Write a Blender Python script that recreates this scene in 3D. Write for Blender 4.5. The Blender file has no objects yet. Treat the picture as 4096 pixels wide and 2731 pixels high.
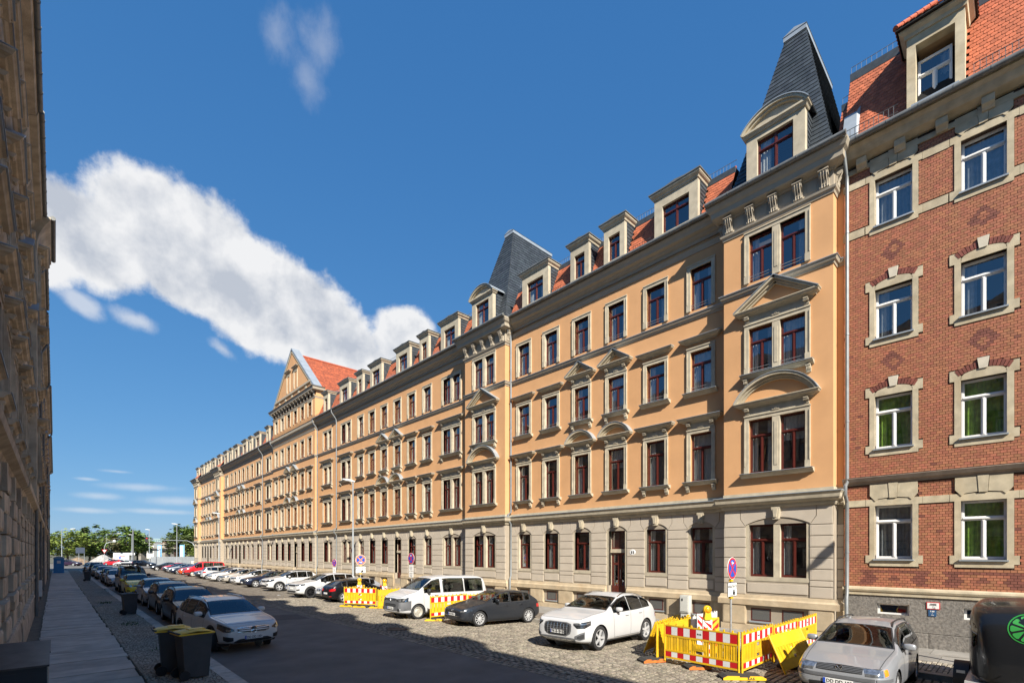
import bpy, bmesh, math, random
from mathutils import Vector, Matrix
from mathutils.bvhtree import BVHTree
R = random.Random(11)
PI = math.pi
rad = math.radians
C = bpy.context.scene.collection
S = bpy.context.scene
# ---------------------------------------------------------------- camera
FPX, VX, HY, HC = 1934.0, 222.0, 2210.0, 2.97      # focal length, street vanishing point and horizon in photo pixels, eye height
TH = math.atan((2048 - VX) / FPX)
cam = bpy.data.cameras.new('camera')
cam.lens = 17.0; cam.sensor_width = 36.0
cam.shift_y = (HY - 1365.5) / 4096.0
cam.clip_start = 0.1; cam.clip_end = 3000
camo = bpy.data.objects.new('camera', cam); C.objects.link(camo)
camo.location = (0, 0, HC); camo.rotation_euler = (PI / 2, 0, -TH)
S.camera = camo
# ---------------------------------------------------------------- sun, sky, exposure
LIGHT = Vector((1.0, 2.0, -1.62)).normalized()
sun = bpy.data.lights.new('sun', 'SUN'); sun.energy = 3.9; sun.angle = rad(0.53); sun.color = (1.0, 0.93, 0.82)
suno = bpy.data.objects.new('sun', sun); C.objects.link(suno)
suno.rotation_euler = LIGHT.to_track_quat('-Z', 'Y').to_euler(); suno.location = (-20, -40, 40)
S.view_settings.view_transform = 'Standard'; S.view_settings.look = 'None'
S.view_settings.gamma = 1.0; S.view_settings.use_curve_mapping = False
S.view_settings.exposure = 1.32
W = bpy.data.worlds.new('World'); S.world = W; W.use_nodes = True
SKYMAP = ((0.78, 0.195), (0.52, 0.47), (0.36, 0.94))
def world():
    nt = W.node_tree; N = nt.nodes; L = nt.links; N.clear()
    def val(x):
        return x
    def m(op, a, b=None, c=None, clamp=False):
        n = N.new('ShaderNodeMath'); n.operation = op; n.use_clamp = clamp
        for i, q in enumerate((a, b, c)):
            if q is None: continue
            if isinstance(q, (int, float)): n.inputs[i].default_value = q
            else: L.new(q, n.inputs[i])
        return n.outputs[0]
    def mixc(f, a, b):
        n = N.new('ShaderNodeMix'); n.data_type = 'RGBA'
        for i, q in ((0, f), (6, a), (7, b)):
            if isinstance(q, (int, float)): n.inputs[i].default_value = q
            elif isinstance(q, tuple): n.inputs[i].default_value = q
            else: L.new(q, n.inputs[i])
        return n.outputs[2]
    sky = N.new('ShaderNodeTexSky'); sky.sky_type = 'NISHITA'; sky.sun_disc = False
    d = -LIGHT
    sky.sun_elevation = math.asin(d.z); sky.sun_rotation = math.atan2(d.x, d.y) % (2 * PI)
    sky.altitude = 100; sky.air_density = 1.0; sky.dust_density = 0.15; sky.ozone_density = 4.0
    # soften the range of the sky the way the photograph's exposure blend does (horizon to zenith), channel by channel
    sc = N.new('ShaderNodeSeparateColor'); L.new(sky.outputs[0], sc.inputs[0]); cc = N.new('ShaderNodeCombineColor')
    for k, (g_, a_) in enumerate(SKYMAP): L.new(m('MULTIPLY', m('POWER', sc.outputs[k], g_), a_), cc.inputs[k])
    skyc = cc.outputs[0]
    tc = N.new('ShaderNodeTexCoord'); sp = N.new('ShaderNodeSeparateXYZ'); L.new(tc.outputs['Generated'], sp.inputs[0])
    X, Y, Z = sp.outputs
    az = m('ARCTAN2', X, Y); el = m('ARCSINE', Z)
    cv = N.new('ShaderNodeCombineXYZ'); L.new(az, cv.inputs[0]); L.new(el, cv.inputs[1])
    def noise(scale, detail, off=(0, 0, 0), rough=0.55, stretch=1.0):
        mp = N.new('ShaderNodeMapping'); mp.inputs['Location'].default_value = off; mp.inputs['Scale'].default_value = (1, stretch, 1)
        L.new(cv.outputs[0], mp.inputs[0])
        n = N.new('ShaderNodeTexNoise'); n.inputs['Scale'].default_value = scale; n.inputs['Detail'].default_value = detail
        n.inputs['Roughness'].default_value = rough
        L.new(mp.outputs[0], n.inputs['Vector']); return n.outputs[0]
    def direc(x, y):
        t = (x - 2048) / FPX
        return TH + math.atan(t), math.atan((HY - y) / (FPX * math.sqrt(1 + t * t)))
    def blob(x, y, rx, ry, rot=0.0):
        a0, e0 = direc(x, y); a1, _ = direc(x + rx, y); _, e1 = direc(x, y - ry)
        ra, re = abs(a1 - a0), abs(e1 - e0); c, s = math.cos(rot), math.sin(rot)
        da = m('SUBTRACT', az, a0); de = m('SUBTRACT', el, e0)
        u = m('DIVIDE', m('ADD', m('MULTIPLY', da, c), m('MULTIPLY', de, s)), ra)
        v = m('DIVIDE', m('SUBTRACT', m('MULTIPLY', de, c), m('MULTIPLY', da, s)), re)
        return m('SUBTRACT', 1.0, m('SQRT', m('ADD', m('MULTIPLY', u, u), m('MULTIPLY', v, v))))
    def union(bs):
        o = bs[0]
        for b in bs[1:]: o = m('SMOOTH_MAX', o, b, 0.25)
        return o
    big = union([blob(270, 930, 470, 230, -0.25), blob(640, 930, 330, 250, -0.5), blob(930, 1120, 480, 300, -0.55),
                 blob(1250, 1275, 440, 235, -0.5), blob(1610, 1345, 160, 170, 0.2), blob(60, 980, 300, 170, -0.2), blob(620, 790, 130, 130, 0.3), blob(700, 1080, 330, 190, -0.4), blob(1000, 1255, 310, 170, -0.4), blob(1300, 1400, 260, 110, -0.1)])
    small = union([blob(560, 1285, 120, 55, -0.2), blob(320, 1205, 110, 50, -0.4), blob(890, 1395, 90, 40, -0.5)])
    wisp = union([blob(1105, 120, 70, 130, -0.35), blob(1285, 150, 80, 140, -0.5), blob(1225, 335, 120, 100, -0.5)])
    low = union([blob(560, 1947, 190, 20, 0.02), blob(390, 1982, 120, 18, 0.0), blob(700, 2003, 160, 24, 0.02), blob(350, 2040, 150, 14, 0), blob(640, 2045, 200, 14, 0),
                 blob(470, 1885, 90, 10, 0), blob(350, 1915, 60, 9, 0)])
    n1 = noise(7.0, 9, (1.3, 0.7, 0)); n2 = noise(22.0, 9, (4.1, 2.2, 0), 0.62); n4 = noise(70.0, 8, (2.1, 5.2, 0), 0.6)
    nz = m('ADD', m('MULTIPLY', m('SUBTRACT', n1, 0.5), 1.5), m('ADD', m('MULTIPLY', m('SUBTRACT', n2, 0.5), 0.75), m('MULTIPLY', m('SUBTRACT', n4, 0.5), 0.2)))
    def dens(mask, amp, lo, hi):
        q = m('ADD', mask, m('MULTIPLY', nz, amp))
        n = N.new('ShaderNodeMapRange'); n.interpolation_type = 'SMOOTHSTEP'
        n.inputs[1].default_value = lo; n.inputs[2].default_value = hi; L.new(q, n.inputs[0]); return n.outputs[0], q
    db, qb = dens(big, 0.55, 0.12, 0.36)
    ds, _ = dens(small, 1.3, 0.1, 1.0); ds = m('MULTIPLY', ds, 0.6)
    dw, _ = dens(wisp, 2.6, 0.1, 1.9); dw = m('MULTIPLY', dw, 0.24)
    dl, _ = dens(low, 0.9, 0.0, 1.1); dl = m('MULTIPLY', dl, 0.38)
    D = m('MAXIMUM', m('MAXIMUM', db, ds), m('MAXIMUM', dw, dl))
    # light on the cloud: same billow noise sampled a little towards the sun
    n1b = noise(7.0, 6, (1.3 + 0.012, 0.7 + 0.035, 0)); n3 = noise(11.0, 7, (9.3, 3.1, 0), 0.55)
    lit = m('ADD', m('MULTIPLY', m('SUBTRACT', n1, n1b), 5.0), m('MULTIPLY', m('SUBTRACT', n3, 0.5), 0.9))
    lit = m('ADD', m('ADD', lit, 0.72), m('MULTIPLY', m('SUBTRACT', 0.5, qb), 0.75), clamp=True)
    ccol = mixc(lit, (1.4, 1.52, 1.74, 1), (2.35, 2.37, 2.42, 1))
    colr = mixc(D, skyc, ccol)
    bg = N.new('ShaderNodeBackground'); L.new(colr, bg.inputs[0]); bg.inputs[1].default_value = 0.15
    out = N.new('ShaderNodeOutputWorld'); L.new(bg.outputs[0], out.inputs[0])
world()
# ---------------------------------------------------------------- mesh helpers
class MB:
    def __init__(s): s.v = []; s.f = []; s.m = []; s.c = []
    def add(s, vs, fs, mi=0, M=None, col=None):
        n = len(s.v)
        s.v += [tuple(M @ Vector(p)) for p in vs] if M is not None else [tuple(p) for p in vs]
        s.f += [tuple(i + n for i in f) for f in fs]; s.m += [mi] * len(fs)
        if col is not None: s.c += [col] * len(fs)
    def box(s, x0, x1, y0, y1, z0, z1, mi=0, M=None, col=None):
        s.add([(x0,y0,z0),(x1,y0,z0),(x1,y1,z0),(x0,y1,z0),(x0,y0,z1),(x1,y0,z1),(x1,y1,z1),(x0,y1,z1)],
              [(0,3,2,1),(4,5,6,7),(0,1,5,4),(1,2,6,5),(2,3,7,6),(3,0,4,7)], mi, M, col)
    def quad(s, a, b, c, d, mi=0, M=None): s.add([a, b, c, d], [(0,1,2,3)], mi, M)
    def prism(s, poly, ax, a, b, mi=0, M=None):
        n = len(poly)
        def P(p, t): return {'x': (t, p[0], p[1]), 'y': (p[0], t, p[1]), 'z': (p[0], p[1], t)}[ax]
        s.add([P(p, a) for p in poly] + [P(p, b) for p in poly],
              [tuple(range(n)), tuple(range(2*n-1, n-1, -1))] + [(i, (i+1) % n, (i+1) % n + n, i + n) for i in range(n)], mi, M)
    def sweep(s, path, prof, mi=0, M=None, caps=True):
        # path: plan points; prof: closed (outward, z); outward lies right of travel
        n = len(prof); k = len(path); vs = []
        for i, p in enumerate(path):
            p = Vector(p).to_2d()
            d0 = (p - Vector(path[i-1]).to_2d()).normalized() if i else None
            d1 = (Vector(path[i+1]).to_2d() - p).normalized() if i < k-1 else None
            if d0 is None: d0 = d1
            if d1 is None: d1 = d0
            n0 = Vector((d0.y, -d0.x)); n1 = Vector((d1.y, -d1.x)); q = n0 + n1
            q = q / max(q.dot(n0), 0.2)
            vs += [(p.x + q.x*o, p.y + q.y*o, z) for o, z in prof]
        fs = [(i*n+j, i*n+(j+1) % n, (i+1)*n+(j+1) % n, (i+1)*n+j) for i in range(k-1) for j in range(n)]
        if caps: fs += [tuple(range(n)), tuple(range(k*n-1, k*n-n-1, -1))]
        s.add(vs, fs, mi, M)
    def tube(s, pts, r, n=8, mi=0, M=None, caps=True):
        pts = [Vector(p) for p in pts]; k = len(pts); rs = r if isinstance(r, (list, tuple)) else [r]*k
        vs = []; up = Vector((0.13, 0.21, 0.97)); a0 = None
        for i, p in enumerate(pts):
            t = (pts[min(i+1, k-1)] - pts[max(i-1, 0)]).normalized()
            if a0 is None:
                a = t.cross(up)
                if a.length < 0.1: a = t.cross(Vector((1, 0, 0)))
            else: a = a0 - t * a0.dot(t)
            a.normalize(); a0 = a; b = t.cross(a)
            vs += [p + (a*math.cos(2*PI*j/n) + b*math.sin(2*PI*j/n))*rs[i] for j in range(n)]
        fs = [(i*n+j, i*n+(j+1) % n, (i+1)*n+(j+1) % n, (i+1)*n+j) for i in range(k-1) for j in range(n)]
        if caps: fs += [tuple(range(n-1, -1, -1)), tuple(range((k-1)*n, k*n))]
        s.add(vs, fs, mi, M)
    def lathe(s, prof, n=24, mi=0, M=None, ax='z', caps=False):
        vs = []; k = len(prof)
        for r, h in prof:
            for j in range(n):
                a = 2*PI*j/n; c, q = r*math.cos(a), r*math.sin(a)
                vs.append((c, q, h) if ax == 'z' else (c, h, q))
        fs = [(i*n+j, i*n+(j+1) % n, (i+1)*n+(j+1) % n, (i+1)*n+j) for i in range(k-1) for j in range(n)]
        if caps: fs += [tuple(range(n)), tuple(range((k-1)*n, k*n))]
        s.add(vs, fs, mi, M)
    def mesh(s, name, mats, smooth=None, recalc=True):
        me = bpy.data.meshes.new(name); me.from_pydata(s.v, [], s.f)
        for q in (mats if isinstance(mats, (list, tuple)) else [mats]): me.materials.append(q)
        if any(s.m): me.polygons.foreach_set('material_index', s.m)
        if s.c and len(s.c) == len(s.f):
            at = me.color_attributes.new('Col', 'FLOAT_COLOR', 'CORNER'); buf = []
            for p in me.polygons:
                c = s.c[p.index]; buf += (list(c) + [1.0]) * p.loop_total
            at.data.foreach_set('color', buf)
        if recalc:
            b = bmesh.new(); b.from_mesh(me); bmesh.ops.recalc_face_normals(b, faces=b.faces); b.to_mesh(me); b.free()
        if smooth:
            me.polygons.foreach_set('use_smooth', [True]*len(me.polygons)); me.set_sharp_from_angle(angle=rad(smooth))
        me.update(); return me
    def obj(s, name, mats, parent=None, loc=(0,0,0), rot=(0,0,0), smooth=None, recalc=True):
        return ob(name, s.mesh(name, mats, smooth, recalc), parent, loc, rot)
def ob(name, me, parent=None, loc=(0,0,0), rot=(0,0,0), scale=None):
    o = bpy.data.objects.new(name, me); C.objects.link(o); o.location = loc; o.rotation_euler = rot
    if scale is not None: o.scale = scale
    if parent is not None: o.parent = parent
    return o
def thing(name, label, cat, loc=(0,0,0), rz=0, group=None):
    o = ob(name, None, None, loc, (0,0,rz)); return tag(o, label, cat, group)
def tag(o, label, cat, group=None):
    o['label'] = label; o['category'] = cat
    if group: o['group'] = group
    return o
def struct(o): o['kind'] = 'structure'; return o
def stuff(o): o['kind'] = 'stuff'; return o
def copy_tree(o, parent=None):
    c = o.copy(); C.objects.link(c); c.parent = parent
    for ch in o.children: copy_tree(ch, c)
    return c
# ---------------------------------------------------------------- materials
MATS = {}
def pm(name, col, rough=0.7, metal=0.0, var=0.12, scale=3.0, bump=0.0, bscale=40.0, rnd=0.0, coat=0.0, attr=False, stain=0.0, stretch=0.25, spec=0.5, stcol=(0.25, 0.23, 0.2)):
    if name in MATS: return MATS[name]
    M = bpy.data.materials.new(name); M.use_nodes = True; nt = M.node_tree; N = nt.nodes; L = nt.links
    P = N['Principled BSDF']; P.inputs['Roughness'].default_value = rough; P.inputs['Metallic'].default_value = metal
    P.inputs['Specular IOR Level'].default_value = spec
    if coat: P.inputs['Coat Weight'].default_value = coat; P.inputs['Coat Roughness'].default_value = 0.03
    P.inputs['Base Color'].default_value = (*col, 1)
    out = None
    def mixm(fac, a, b, mode='MIX'):
        n = N.new('ShaderNodeMix'); n.data_type = 'RGBA'; n.blend_type = mode
        for i, q in ((0, fac), (6, a), (7, b)):
            if isinstance(q, float): n.inputs[i].default_value = q
            elif isinstance(q, tuple): n.inputs[i].default_value = q
            else: L.new(q, n.inputs[i])
        return n.outputs[2]
    geo = N.new('ShaderNodeNewGeometry')
    def noise(sc, det, st=1.0):
        n = N.new('ShaderNodeTexNoise'); n.inputs['Scale'].default_value = sc; n.inputs['Detail'].default_value = det
        if st != 1.0:
            mp = N.new('ShaderNodeMapping'); mp.inputs['Scale'].default_value = (1, 1, st); L.new(geo.outputs['Position'], mp.inputs[0]); L.new(mp.outputs[0], n.inputs['Vector'])
        else: L.new(geo.outputs['Position'], n.inputs['Vector'])
        return n.outputs[0]
    cur = (*col, 1)
    if var:
        lo = tuple(c*(1-var) for c in col) + (1,); hi = tuple(min(1, c*(1+var)) for c in col) + (1,)
        mr = N.new('ShaderNodeMapRange'); mr.inputs[1].default_value = 0.3; mr.inputs[2].default_value = 0.7
        L.new(noise(scale, 7), mr.inputs[0]); cur = mixm(mr.outputs[0], lo, hi)
    if stain:
        mr = N.new('ShaderNodeMapRange'); mr.inputs[1].default_value = 0.48; mr.inputs[2].default_value = 0.75; mr.inputs[4].default_value = stain
        L.new(noise(1.3, 8, stretch), mr.inputs[0]); cur = mixm(mr.outputs[0], cur, (*stcol, 1))
    if rnd:
        oi = N.new('ShaderNodeObjectInfo'); mr = N.new('ShaderNodeMapRange'); mr.inputs[3].default_value = 1-rnd; mr.inputs[4].default_value = 1+rnd
        L.new(oi.outputs['Random'], mr.inputs[0]); cur = mixm(1.0, cur, mr.outputs[0], 'MULTIPLY')
    if attr:
        at = N.new('ShaderNodeVertexColor'); at.layer_name = 'Col'; cur = mixm(1.0, cur, at.outputs[0], 'MULTIPLY')
    if not isinstance(cur, tuple): L.new(cur, P.inputs['Base Color'])
    if bump:
        b = N.new('ShaderNodeBump'); b.inputs['Strength'].default_value = bump; b.inputs['Distance'].default_value = 0.02
        L.new(noise(bscale, 6), b.inputs['Height']); L.new(b.outputs[0], P.inputs['Normal'])
    MATS[name] = M; return M
def glassmat(name, tint=(0.55, 0.6, 0.62), ior=1.75, base=0.06, wob=0.0, wscale=1.6):
    M = bpy.data.materials.new(name); M.use_nodes = True; nt = M.node_tree; N = nt.nodes; L = nt.links; N.clear()
    o = N.new('ShaderNodeOutputMaterial'); mx = N.new('ShaderNodeMixShader'); t = N.new('ShaderNodeBsdfTransparent'); g = N.new('ShaderNodeBsdfGlossy')
    t.inputs[0].default_value = (*tint, 1); g.inputs['Roughness'].default_value = 0.008; g.inputs[0].default_value = (0.92, 0.95, 1, 1)
    fr = N.new('ShaderNodeFresnel'); fr.inputs[0].default_value = ior
    # a pane seen from behind must not reflect totally
    geo = N.new('ShaderNodeNewGeometry'); io = N.new('ShaderNodeMath'); io.operation = 'MULTIPLY_ADD'; io.inputs[1].default_value = 1/ior - ior; io.inputs[2].default_value = ior
    L.new(geo.outputs['Backfacing'], io.inputs[0]); L.new(io.outputs[0], fr.inputs[0])
    ad = N.new('ShaderNodeMath'); ad.use_clamp = True; ad.inputs[1].default_value = base; L.new(fr.outputs[0], ad.inputs[0])
    if wob:
        nz = N.new('ShaderNodeTexNoise'); nz.inputs['Scale'].default_value = wscale; nz.inputs['Detail'].default_value = 1
        L.new(geo.outputs['Position'], nz.inputs['Vector']); b = N.new('ShaderNodeBump'); b.inputs['Strength'].default_value = wob; b.inputs['Distance'].default_value = 0.05
        L.new(nz.outputs[0], b.inputs['Height']); L.new(b.outputs[0], g.inputs['Normal'])
    L.new(ad.outputs[0], mx.inputs[0]); L.new(t.outputs[0], mx.inputs[1]); L.new(g.outputs[0], mx.inputs[2]); L.new(mx.outputs[0], o.inputs[0])
    MATS[name] = M; return M
m_orange = pm('plaster_orange', (0.575, 0.315, 0.145), 0.85, var=0.06, scale=1.2, bump=0.12, bscale=60, stain=0.12, stcol=(0.42, 0.2, 0.07))
m_taupe = pm('plaster_taupe', (0.475, 0.412, 0.33), 0.85, var=0.05, scale=2, bump=0.15, bscale=70, rnd=0.03)
m_joint = pm('plaster_joint_shade', (0.33, 0.28, 0.215), 0.9, var=0.08)  # same taupe plaster; shadow in the joints is put into the colour
m_sand = pm('sandstone', (0.44, 0.385, 0.285), 0.85, var=0.14, scale=4, bump=0.15, bscale=50, rnd=0.05, stain=0.35, stcol=(0.27, 0.23, 0.165), stretch=0.6)
m_sand2 = pm('sandstone_plinth', (0.43, 0.345, 0.23), 0.9, var=0.16, scale=3, bump=0.3, bscale=45, rnd=0.08, stain=0.45, stcol=(0.36, 0.24, 0.13), stretch=0.8)
m_trim = pm('painted_trim', (0.37, 0.32, 0.245), 0.8, var=0.05)
m_zinc = pm('zinc_sheet', (0.36, 0.40, 0.43), 0.42, metal=0.35, var=0.12, scale=2)
m_gutter = pm('gutter_zinc', (0.16, 0.165, 0.16), 0.5, metal=0.3, var=0.2, scale=4)
m_pipe = pm('downpipe_zinc', (0.25, 0.265, 0.27), 0.42, metal=0.4, var=0.12, scale=4)
m_frame = pm('window_timber_red', (0.085, 0.017, 0.012), 0.35, var=0.1, scale=8)
m_white = pm('window_white', (0.78, 0.78, 0.76), 0.4, var=0.03)
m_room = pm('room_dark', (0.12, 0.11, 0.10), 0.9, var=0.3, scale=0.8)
m_curt = pm('curtain_white', (0.62, 0.62, 0.60), 0.9, var=0.12, scale=9)
m_green = pm('curtain_green', (0.30, 0.50, 0.06), 0.9, var=0.35, scale=7)
m_grey = pm('curtain_grey', (0.32, 0.33, 0.34), 0.9, var=0.2, scale=7)
m_slate = pm('slate', (0.038, 0.046, 0.054), 0.5, var=0.25, scale=5, rnd=0.22, attr=False)
m_slate2 = pm('slate_field', (0.038, 0.046, 0.054), 0.5, var=0.25, scale=5, attr=True)
m_tile = pm('roof_tile', (0.39, 0.11, 0.05), 0.75, var=0.18, scale=6, rnd=0.16)
m_tile2 = pm('roof_tile_field', (0.39, 0.11, 0.05), 0.75, var=0.18, scale=6, attr=True)
m_ridge = pm('ridge_tile', (0.36, 0.085, 0.04), 0.75, var=0.18, scale=6)
m_iron = pm('galvanised', (0.38, 0.40, 0.41), 0.4, metal=0.6, var=0.1)
m_brick = pm('brick', (0.35, 0.135, 0.072), 0.7, var=0.12, scale=9, rnd=0.13)
m_brickd = pm('brick_dark', (0.19, 0.058, 0.04), 0.6, var=0.14, scale=9, rnd=0.22)
m_brick2 = pm('brick_field', (0.35, 0.135, 0.072), 0.7, var=0.12, scale=9, attr=True)
m_mortar = pm('mortar', (0.075, 0.045, 0.032), 0.95, var=0.2, scale=12)
m_granite = pm('granite', (0.19, 0.175, 0.155), 0.85, var=0.4, scale=14, bump=0.7, bscale=28, rnd=0.1, stain=0.3, stcol=(0.09, 0.085, 0.08))
m_ystone = pm('yellow_stone', (0.47, 0.405, 0.285), 0.85, var=0.18, scale=3.5, bump=0.2, bscale=50, rnd=0.07, stain=0.4, stcol=(0.34, 0.23, 0.1), stretch=0.7)
m_brown = pm('sooty_sandstone', (0.46, 0.38, 0.28), 0.95, var=0.3, scale=2.5, bump=0.4, bscale=25, rnd=0.12, stain=0.45, stcol=(0.19, 0.15, 0.11), stretch=0.5)
m_brown2 = pm('sooty_sandstone_light', (0.49, 0.41, 0.30), 0.95, var=0.25, scale=2.5, bump=0.3, bscale=30, rnd=0.12, stain=0.5, stcol=(0.12, 0.09, 0.06), stretch=0.5)
m_tan = pm('tan_wall', (0.42, 0.29, 0.17), 0.9, var=0.15, scale=1.5, bump=0.2, stain=0.4, stcol=(0.16, 0.11, 0.07))
g_win = glassmat('window_glass', (0.70, 0.73, 0.73), 1.8, 0.10, 0.06, 1.1)
g_car = glassmat('car_glass', (0.34, 0.40, 0.40), 1.6, 0.03)
g_cardk = glassmat('car_glass_dark', (0.06, 0.065, 0.07), 1.6, 0.03)
# unit boxes (shared mesh data, scaled per object)
UB = {}
def ubox(name, m, parent, x0, x1, y0, y1, z0, z1, bev=0.0):
    key = (m.name, bev)
    if key not in UB:
        b = MB()
        if bev:
            e = 0.5 - bev
            vs = [(-.5,.5,-.5),(.5,.5,-.5),(.5,.5,.5),(-.5,.5,.5),(-.5,-e,-.5),(.5,-e,-.5),(.5,-e,.5),(-.5,-e,.5),(-e,-.5,-e),(e,-.5,-e),(e,-.5,e),(-e,-.5,e)]
            b.add(vs, [(0,1,5,4),(1,2,6,5),(2,3,7,6),(3,0,4,7),(4,5,9,8),(5,6,10,9),(6,7,11,10),(7,4,8,11),(8,9,10,11)])
        else: b.box(-.5,.5,-.5,.5,-.5,.5)
        UB[key] = b.mesh('unit_' + m.name, m)
    return ob(name, UB[key], parent, ((x0+x1)/2, (y0+y1)/2, (z0+z1)/2), (0,0,0), (x1-x0, y1-y0, z1-z0))
def wall_holes(b, x0, x1, z0, z1, holes, y=0.0, depth=0.2, mi=0):
    # front sheet at y with rectangular openings and their reveals
    xs = sorted({x0, x1, *[h[0] for h in holes], *[h[1] for h in holes]}); zs = sorted({z0, z1, *[h[2] for h in holes], *[h[3] for h in holes]})
    xs = [x for x in xs if x0 <= x <= x1]; zs = [z for z in zs if z0 <= z <= z1]
    for i in range(len(xs)-1):
        cx = (xs[i]+xs[i+1])/2; run = None
        for j in range(len(zs)-1):
            cz = (zs[j]+zs[j+1])/2
            solid = not any(h[0] < cx < h[1] and h[2] < cz < h[3] for h in holes)
            if solid: run = zs[j] if run is None else run
            if run is not None and (not solid or j == len(zs)-2):
                e = zs[j+1] if solid else zs[j]
                b.quad((xs[i],y,run),(xs[i+1],y,run),(xs[i+1],y,e),(xs[i],y,e),mi); run = None
    for h in holes:
        a, c, d, e = h[:4]
        b.quad((a,y,d),(a,y+depth,d),(a,y+depth,e),(a,y,e),mi); b.quad((c,y,d),(c,y+depth,d),(c,y+depth,e),(c,y,e),mi)
        b.quad((a,y,e),(c,y,e),(c,y+depth,e),(a,y+depth,e),mi); b.quad((a,y,d),(c,y,d),(c,y+depth,d),(a,y+depth,d),mi)
def gz(X):                      # ground height across the street
    if X < 8.6: return 0.0
    return -0.17 * min(1.0, (X - 8.6) / 7.2)
# ---------------------------------------------------------------- fields of alike pieces: the 300 that show largest are objects, the rest one part
def cam_px(p):
    z = p[0]*math.sin(TH) + p[1]*math.cos(TH); lat = p[0]*math.cos(TH) - p[1]*math.sin(TH)
    if z < 0.5: return None
    return 2048 + FPX*lat/z, HY - FPX*(p[2]-HC)/z, z
def field(parent, name, rest, items, proto, m_obj, m_fld, world=None, limit=300, tint=0.2, size=None):
    # items: (matrix in parent space, optional material override)
    P = world or Matrix()
    sc = []
    for i, it in enumerate(items):
        q = cam_px(P @ it[0].translation)
        vis = q is not None and -60 < q[0] < 4156 and -60 < q[1] < 2790
        sc.append((1e9 if not vis else q[2], i))
    sc.sort(); near = [i for z, i in sc if z < 1e8][:limit]
    cache = {}; ns = set(near)
    for i in near:
        it = items[i]; mm = it[1] if len(it) > 1 and it[1] else m_obj; pi = i % len(proto)
        if (mm.name, pi) not in cache:
            b = MB(); b.add(*proto[pi]); cache[(mm.name, pi)] = b.mesh(name, mm)
        o = ob(name, cache[(mm.name, pi)], parent); o.matrix_local = it[0]
    b = MB()
    for i, it in enumerate(items):
        if i in ns: continue
        k = 1 + R.uniform(-tint, tint)
        f = it[2] if len(it) > 2 and it[2] else (1, 1, 1)
        b.add(*proto[i % len(proto)], M=it[0], col=(k*f[0], k*f[1]*R.uniform(.97, 1.03), k*f[2]))
    if b.f:
        stuff(b.obj(rest, m_fld, parent, recalc=False))
def stone_proto(h=0.05, e=0.12, jig=0.05):
    out = []
    for k in range(5):
        j = lambda: R.uniform(-jig, jig)
        t = 0.5 - e
        vs = [(-.5+j()*.6,-.5+j()*.6,-h),(.5+j()*.6,-.5+j()*.6,-h),(.5+j()*.6,.5+j()*.6,-h),(-.5+j()*.6,.5+j()*.6,-h)]
        for (a, c) in ((-t,-t),(t,-t),(t,t),(-t,t)): vs.append((a+j(), c+j(), R.uniform(-.004, .004)))
        out.append((vs, [(4,5,6,7),(0,1,5,4),(1,2,6,5),(2,3,7,6),(3,0,4,7)]))
    return out
def cobble_mat(name, col, dark, size, stretch=(1, 1, 1)):
    M = pm(name, col, 0.8, var=0.2, scale=1.5); nt = M.node_tree; N = nt.nodes; L = nt.links; P = N['Principled BSDF']
    geo = [n for n in N if n.bl_idname == 'ShaderNodeNewGeometry'][0]
    mp = N.new('ShaderNodeMapping'); mp.inputs['Scale'].default_value = stretch; L.new(geo.outputs['Position'], mp.inputs[0])
    v = N.new('ShaderNodeTexVoronoi'); v.feature = 'DISTANCE_TO_EDGE'; v.inputs['Scale'].default_value = 1/size; v.inputs['Randomness'].default_value = 0.45; L.new(mp.outputs[0], v.inputs['Vector'])
    v2 = N.new('ShaderNodeTexVoronoi'); v2.inputs['Scale'].default_value = 1/size; v2.inputs['Randomness'].default_value = 0.45; L.new(mp.outputs[0], v2.inputs['Vector'])
    mr = N.new('ShaderNodeMapRange'); mr.inputs[2].default_value = 0.14; L.new(v.outputs['Distance'], mr.inputs[0])
    prev = P.inputs['Base Color'].links[0].from_socket
    a = N.new('ShaderNodeMix'); a.data_type = 'RGBA'; a.blend_type = 'MULTIPLY'; a.inputs[0].default_value = 0.55; L.new(prev, a.inputs[6])
    bw = N.new('ShaderNodeSeparateColor'); L.new(v2.outputs['Color'], bw.inputs[0]); L.new(bw.outputs[0], a.inputs[7])
    c = N.new('ShaderNodeMix'); c.data_type = 'RGBA'; L.new(mr.outputs[0], c.inputs[0]); c.inputs[6].default_value = (*dark, 1); L.new(a.outputs[2], c.inputs[7]); L.new(c.outputs[2], P.inputs['Base Color'])
    bp = N.new('ShaderNodeBump'); bp.inputs['Strength'].default_value = 0.6; bp.inputs['Distance'].default_value = 0.03; L.new(mr.outputs[0], bp.inputs['Height']); L.new(bp.outputs[0], P.inputs['Normal'])
    return M
m_asph = pm('asphalt', (0.155, 0.143, 0.128), 0.85, var=0.22, scale=0.9, bump=0.5, bscale=160, stain=0.4, stcol=(0.095, 0.09, 0.085), stretch=1.0)
m_asph2 = pm('asphalt_patch', (0.085, 0.08, 0.075), 0.85, var=0.15, scale=2, bump=0.5, bscale=160)
m_dirt = pm('dirt', (0.13, 0.105, 0.075), 0.95, var=0.3, scale=5, bump=0.5, bscale=30)
m_jsand = pm('joint_sand', (0.06, 0.052, 0.034), 0.95, var=0.35, scale=6, stain=0.4, stcol=(0.06, 0.075, 0.03), stretch=1)
m_cob = pm('cobble', (0.225, 0.196, 0.152), 0.75, var=0.25, scale=10, rnd=0.3, bump=0.3, bscale=60)
m_cob2 = pm('cobble_field', (0.225, 0.196, 0.152), 0.75, var=0.25, scale=10, attr=True, bump=0.3, bscale=60)
m_mos = pm('mosaic_stone', (0.34, 0.30, 0.24), 0.8, var=0.25, scale=14, rnd=0.32)
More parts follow.
